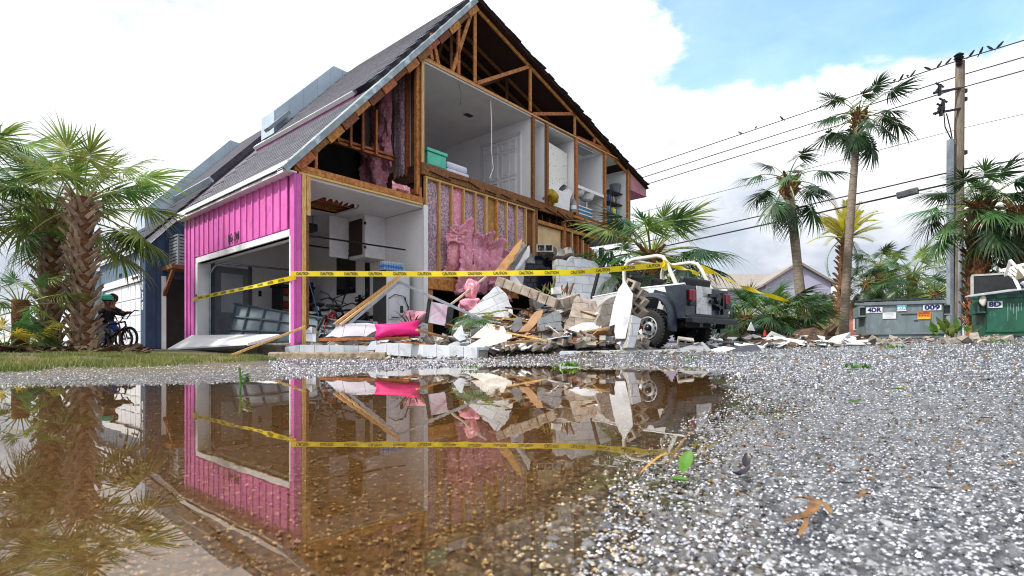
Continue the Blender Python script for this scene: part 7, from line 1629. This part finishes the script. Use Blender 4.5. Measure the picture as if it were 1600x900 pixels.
ins_ = blob('insulation_scrap', INSP, None, (0, 0, 0), (.22, .2, .16), 402, .4, 4); ins_.location = at(735, 11.3, 478); tag(ins_, 'pink insulation scrap caught on the white triangular fragment', 'insulation')
ins_ = blob('insulation_scrap', INSP, None, (0, 0, 0), (.12, .1, .18), 403, .4, 4); ins_.location = at(737, 11.5, 452); tag(ins_, 'pink insulation tuft snagged on the leaning pipe', 'insulation')
# louvred screen under the far end of the house
ls_ = empty('slatted_screen', hw(10.6, 1.2, 1.9), ANG, 'white slatted screen under the overhanging upper floor', 'screen')
for i in range(16): bx('slat', WHITE, ls_, 0, 1.9, 0, .03, i*.11, i*.11+.055)
for x in (0, .62, 1.25, 1.87): bx('post', LUMD, ls_, x, x+.07, .032, .10, -.1, 1.8)
bx('end_post', GREYW, ls_, 1.95, 2.1, -.05, .1, -1.7, 2.15)

# ------------------------------------------------------------------ caution tape
TAPE = pm('yellow_tape', 'f2dc16', .45, 'e6cd10', 3, trans=.15); TXT = pm('tape_black', '16150f', .6)
tp = empty('caution_tape', at(463, 10.22, 431), 0, 'yellow caution tape stretched from the garage to the car and a palm', 'tape')
T0 = tp.location.copy()
def tape(pts, wdt, tw=None, name='strip', txt=None, n=60, slack=.0):
    P_ = [Vector(p) for p in pts]; mb = MB(); L_ = [0]
    for a, b in zip(P_, P_[1:]): L_.append(L_[-1]+(b-a).length)
    def pt(s_):
        for i in range(len(P_)-1):
            if s_ <= L_[i+1] or i == len(P_)-2: f = (s_-L_[i])/(L_[i+1]-L_[i]); return P_[i].lerp(P_[i+1], f)-Vector((0, 0, slack*4*(s_/L_[-1])*(1-s_/L_[-1])))
    for i in range(n+1):
        s_ = L_[-1]*i/n; p = pt(s_); tng = (pt(min(L_[-1], s_+.05))-pt(max(0, s_-.05))).normalized(); upv = Vector((0, 0, 1)); upv = (upv-tng*upv.dot(tng)).normalized()
        if tw: upv = Matrix.Rotation(tw(i/n), 3, tng) @ upv
        mb.v += [tuple(p-upv*wdt/2-T0), tuple(p+upv*wdt/2-T0)]
    for i in range(n): mb.f.append([2*i, 2*i+2, 2*i+3, 2*i+1]); mb.m.append(0)
    o = mb.build(name, TAPE, tp, smooth=True)
    if txt:
        s_ = txt[0]
        while s_ < L_[-1]-.15:
            p = pt(s_); tng = (pt(min(L_[-1], s_+.05))-pt(max(0, s_-.05))).normalized()
            if tng.x < 0: tng = -tng
            nf_ = tng.cross(Vector((0, 0, 1))).normalized()
            text_mesh('CAUTION', wdt*.78, TXT, 'lettering', o, frame(p-T0+nf_*.006, tng, (0, 0, 1)), .0005, .0015, txt[2])
            s_ += txt[1]
    return o
cp = at(466, 10.2, 428); je = J.matrix_world @ Vector((.30, .64, 1.60)) if False else None
bpy.context.view_layer.update()
rollL = J.matrix_world @ Vector((-.28, .66, 1.50)); rollR = J.matrix_world @ Vector((-.28, -.66, 1.50))
tape([at(455, 10.18, 428), at(475, 10.18, 427.5), at(700, 9.9, 427), at(900, 9.75, 425), rollL], .098, lambda f: .25*math.sin(f*9)*f, 'strip', (.22, .462, .25), 80, .01)
tape([hw(-.08, 5.15, 1.42), hw(-.09, 4.9, 1.45), at(400, 11.3, 447), at(462, 10.17, 433)], .085, lambda f: .35*math.sin(f*8), 'strip', (.55, .46, .24), 60)
tape([rollL, rollL.lerp(rollR, .5)+Vector((0, -.1, -.03)), rollR+Vector((-.1, 0, -.05))], .075, lambda f: 1.2*math.sin(f*9), 'strip', None, 40)
tape([rollR+Vector((-.05, 0, .08)), at(1165, 13.5, 449), at(1225, 16.2, 469), at(1262, 17.75, 482)], .12, lambda f: 2.5*math.sin(f*7), 'strip', None, 90)
tape([at(1262, 17.75, 482), at(1258, 17.7, 487), at(1246, 17.6, 483)], .10, lambda f: f*3, 'loose_end', None, 20)
tape([rollL+Vector((.03, 0, .02)), rollL+Vector((-.03, -.02, .06)), rollL+Vector((-.05, .02, -.06)), rollL+Vector((.04, 0, -.05))], .06, None, 'knot', None, 16)

# ------------------------------------------------------------------ grass and small plants
GRASS = pm('grass_blade', '7f8440', .6, '5a6a2a', 2, trans=.25, island=.4, col3='a5935a', sc3=1.2)
rnd = random.Random(9); NB = 52000
pts = []
gx = np.random.uniform(0, 1, NB*3); gd = np.random.uniform(3.0, 9.6, NB*3); gp = np.random.uniform(-60, 432, NB*3)
edge = 582-18*np.clip(gp/430, 0, 1)**1.2; 
GX = (gp-800)/F*gd; base = gz(GX, gd); gpy = HZ-(base-CZ)*F/gd
patch = vnoise(GX, gd, .5, 7)*.6+vnoise(GX, gd, .16, 8)*.4
keep = (gpy < edge) & (gpy > 552) & (gx < np.clip((patch-.42)*3.2, .03, 1)*(np.clip(gd/9, .25, 1)))
keep &= ~((gp > 412) & (gd > 8.9))
GX, GY, GZ = GX[keep][:NB], gd[keep][:NB], base[keep][:NB]; k = len(GX)
az = np.random.uniform(0, 6.28, k); hh = np.random.uniform(.018, .06, k)*(.7+.6*vnoise(GX, GY, .3, 9)); ln = np.random.uniform(.1, .9, k); ww = np.random.uniform(.0025, .005, k)
v0 = np.stack([GX-np.sin(az)*ww, GY+np.cos(az)*ww, GZ-.004], -1); v1 = np.stack([GX+np.sin(az)*ww, GY-np.cos(az)*ww, GZ-.004], -1)
v2 = np.stack([GX+np.cos(az)*hh*ln, GY+np.sin(az)*hh*ln, GZ+hh], -1)
VV = np.stack([v0, v1, v2], 1).reshape(-1, 3)
me = bpy.data.meshes.new('grass'); me.from_pydata(VV.tolist(), [], [(3*i, 3*i+1, 3*i+2) for i in range(k)]); me.materials.append(GRASS)
o = bpy.data.objects.new('grass', me); COL.objects.link(o); tag(o, 'patchy short grass strip in front of the palms', 'grass', kind='stuff')
def leaf(name, label, p, L_, W_, mat, rz, curl=.4, lift=.0, cat='leaf'):
    mb = MB(); n = 8
    for i in range(n+1):
        f = i/n; w_ = W_*math.sin(f*PI)**.7*.5+.0004; x = (f-.5)*L_; z = lift*f*L_+curl*L_*(f-.5)**2
        mb.v += [(x, -w_, z+w_*.5), (x, 0, z), (x, w_, z+w_*.5)]
    for i in range(n):
        for k_ in range(2): a = i*3+k_; mb.f.append([a, a+1, a+4, a+3]); mb.m.append(0)
    o = mb.build(name, mat, smooth=True, loc=p, rot=(0, 0, rz)); return tag(o, label, cat)
def gp_(px, py):
    "where the picture ray meets the street"
    lo, hi = .2, 14.
    for _ in range(50):
        m_ = (lo+hi)/2; z = max(G((px-800)/F*m_, m_), 0); 
        if HZ-(z-CZ)*F/m_ > py: lo = m_
        else: hi = m_
    x = (px-800)/F*lo; return Vector((x, lo, max(G(x, lo), 0)+.004))
GLF = pm('fresh_leaf', '5c8f2a', .4, '3f6e1c', 6, trans=.3); BLF = pm('wet_brown_leaf', '9c6a1c', .4, '5a3a10', 60, trans=.1); DLF = pm('black_leaf', '1d1720', .35, '2b222a', 20)
leaf('leaf', 'bright green leaf standing up at the puddle edge', gp_(1072, 752)+Vector((0, 0, .004)), .022, .013, GLF, .9, .3, .9)
leaf('leaf', 'second green leaf lying flat beside the standing one', gp_(1062, 758), .018, .012, GLF, -.4, .3)
def curly(name, label, pts, r, mat, cat='twig'):
    P_ = [gp_(px, py)+Vector((0, 0, h_)) for px, py, h_ in pts]; mb = MB(); n = len(P_)
    for i, p in enumerate(P_):      # a flat ribbon lying on the street, thin and slightly cupped
        t_ = (P_[min(i+1, n-1)]-P_[max(i-1, 0)]).normalized(); s_ = Vector((-t_.y, t_.x, 0)).normalized()*r*(.6+1.4*math.sin(PI*(i+.4)/n))
        mb.v += [tuple(p-s_+Vector((0, 0, r*.5))), tuple(p), tuple(p+s_+Vector((0, 0, r*.5)))]
    for i in range(n-1):
        for k_ in range(2): a = 3*i+k_; mb.f.append([a, a+1, a+4, a+3]); mb.m.append(0)
    o = mb.build(name, mat, smooth=True); so_ = o.modifiers.new('thick', 'SOLIDIFY'); so_.thickness = r*.35; sb_ = o.modifiers.new('sub', 'SUBSURF'); sb_.levels = 2; sb_.render_levels = 2
    return tag(o, label, cat)
curly('dead_leaf', 'orange-brown curled leaf in the right foreground', [(1240, 790, .002), (1262, 792, .004), (1276, 806, .006), (1270, 818, .004), (1250, 824, .002), (1222, 828, .002)], .0022, BLF, 'leaf')
curly('dead_leaf', 'brown stalk tail crossing the orange-brown curled leaf', [(1272, 794, .004), (1288, 800, .003), (1300, 816, .002)], .0012, BLF, 'leaf')
curly('dead_leaf', 'dark stalk below the orange-brown curled leaf', [(1262, 822, .003), (1258, 836, .002), (1248, 850, .001)], .0011, BLF, 'leaf')
curly('dead_leaf', 'small brown curl right of the orange-brown leaf', [(1340, 790, .001), (1350, 780, .003), (1366, 776, .001)], .0012, BLF, 'leaf')
curly('dead_leaf', 'yellow-brown arching stalk at the puddle edge', [(1000, 748, .001), (1020, 730, .003), (1042, 719, .006), (1058, 722, .004), (1072, 728, .001)], .0012, pm('yellow_stalk', 'b8862a', .4), 'twig')
curly('dead_leaf', 'thin brown stalk rising beside the yellow arching stalk', [(1044, 738, .001), (1060, 715, .012), (1082, 700, .02)], .0009, BLF, 'twig')
leaf('leaf', 'dark curled leaf standing right of the green leaf', gp_(1158, 752), .022, .010, DLF, .3, 1.2, .2)
leaf('leaf', 'dark leaf pair behind the curled dark leaf', gp_(1166, 742)+Vector((0, 0, .002)), .018, .008, DLF, 1.1, .8, .7)
spots = [(1322, 762, DLF), (1350, 779, BLF), (1165, 755, DLF), (1200, 702, BLF), (1335, 630, GLF), (1540, 657, BLF), (1460, 770, DLF), (1220, 683, BLF), (1545, 595, DLF), (1112, 606, BLF), (1190, 648, BLF), (1400, 610, GLF), (1500, 700, BLF), (1290, 690, BLF), (1580, 760, DLF), (1450, 640, BLF), (1240, 600, BLF), (1380, 690, DLF)]
for i, (px, py, m_) in enumerate(spots):
    p = gp_(px, py); leaf('leaf', {GLF: 'small fresh green leaf lying on the wet street', BLF: 'small wet brown leaf lying on the wet street', DLF: 'small dark leaf lying on the wet street'}[m_], p, .028*max(.5, min(2, p.y)), .009*max(.5, min(2, p.y)), m_, rnd.uniform(0, 6.28), .3)['group'] = 'leaves on the street'
def weed(px, py, label, n=16, s_=.1):
    n = int(n*2); 
    p = gp_(px, py); r = empty('weed', p, 0, label, 'plant')
    for i in range(n):
        a = rnd.uniform(0, 6.28); e = rnd.uniform(.2, 1.3); L_ = s_*rnd.uniform(.2, .5); dr = Vector((math.cos(a)*math.cos(e), math.sin(a)*math.cos(e), math.sin(e))); sd_ = Vector((-math.sin(a), math.cos(a), 0))*L_*.22; o0 = Vector((rnd.uniform(-1, 1)*s_*.8, rnd.uniform(-1, 1)*s_*.5, 0))
        MB().add([o0, o0+dr*L_*.5-sd_, o0+dr*L_*.5+sd_, o0+dr*L_], [(0, 1, 3, 2)]).build('leaf', GLF, r)
weed(790, 553, 'green weed sprouting at the foot of the rubble', 26, .16); weed(1340, 577, 'green leafy cluster lying in the middle of the street', 18, .10); weed(885, 574, 'green sprig at the far puddle edge', 20, .14); weed(1078, 561, 'green sprig under the dark shingle scrap', 14, .10); weed(1398, 545, 'green tuft before the grey dumpster', 14, .16); weed(1565, 535, 'weed at the foot of the green dumpster', 14, .2); weed(735, 577, 'floating sprig at the far puddle edge', 12, .09); weed(85, 560, 'weed in the grass left of the kerb', 12, .07)
tw = empty('twig', gp_(375, 612), 0, 'leafy green twig standing in the puddle', 'twig'); MB().tube([(0, 0, -.02), (.002, 0, .03), (-.002, 0, .075)], .004, 6).build('stem', GLF, tw)
for i in range(9): MB().add([(0, 0, .02+.004*i), (.02+.004*(i % 3), .004*(i % 2), .03+.004*i), (.035+.006*(i % 2), 0, .026+.005*i), (.02, -.004, .022+.004*i)], [(0, 1, 2, 3)]).build('leaf', pm('twig_leaf', '3d5e2c', .5), tw)
bush = empty('shrub', gl(1495, 13.8), 0, 'low broad-leaved shrub between the two dumpsters', 'plant')
for i in range(60):
    a = rnd.uniform(0, 6.28); e = rnd.uniform(.2, 1.4); L_ = rnd.uniform(.2, .5); dr = Vector((math.cos(a)*math.cos(e), math.sin(a)*math.cos(e), math.sin(e))); sd_ = Vector((-math.sin(a), math.cos(a), 0))*L_*.2; o0 = Vector((rnd.uniform(-.35, .35), rnd.uniform(0, .4), rnd.uniform(0, .25)))
    MB().add([o0, o0+dr*L_*.5-sd_, o0+dr*L_*.5+sd_, o0+dr*L_], [(0, 1, 3, 2)]).build('leaf', LEAF if i % 3 else GLF, bush)
cn = empty('traffic_cone', gl(1195, 15.4), 0, 'small red marker cone among the low palms', 'cone'); cn.scale = (.65,)*3; MB().lathe([(.13, .03), (.03, .5), (0, .5)], 14).build('cone', pm('cone_red', 'e0303a', .5), cn, smooth=True); bx('base', BLACK, cn, -.16, .16, -.16, .16, 0, .03)
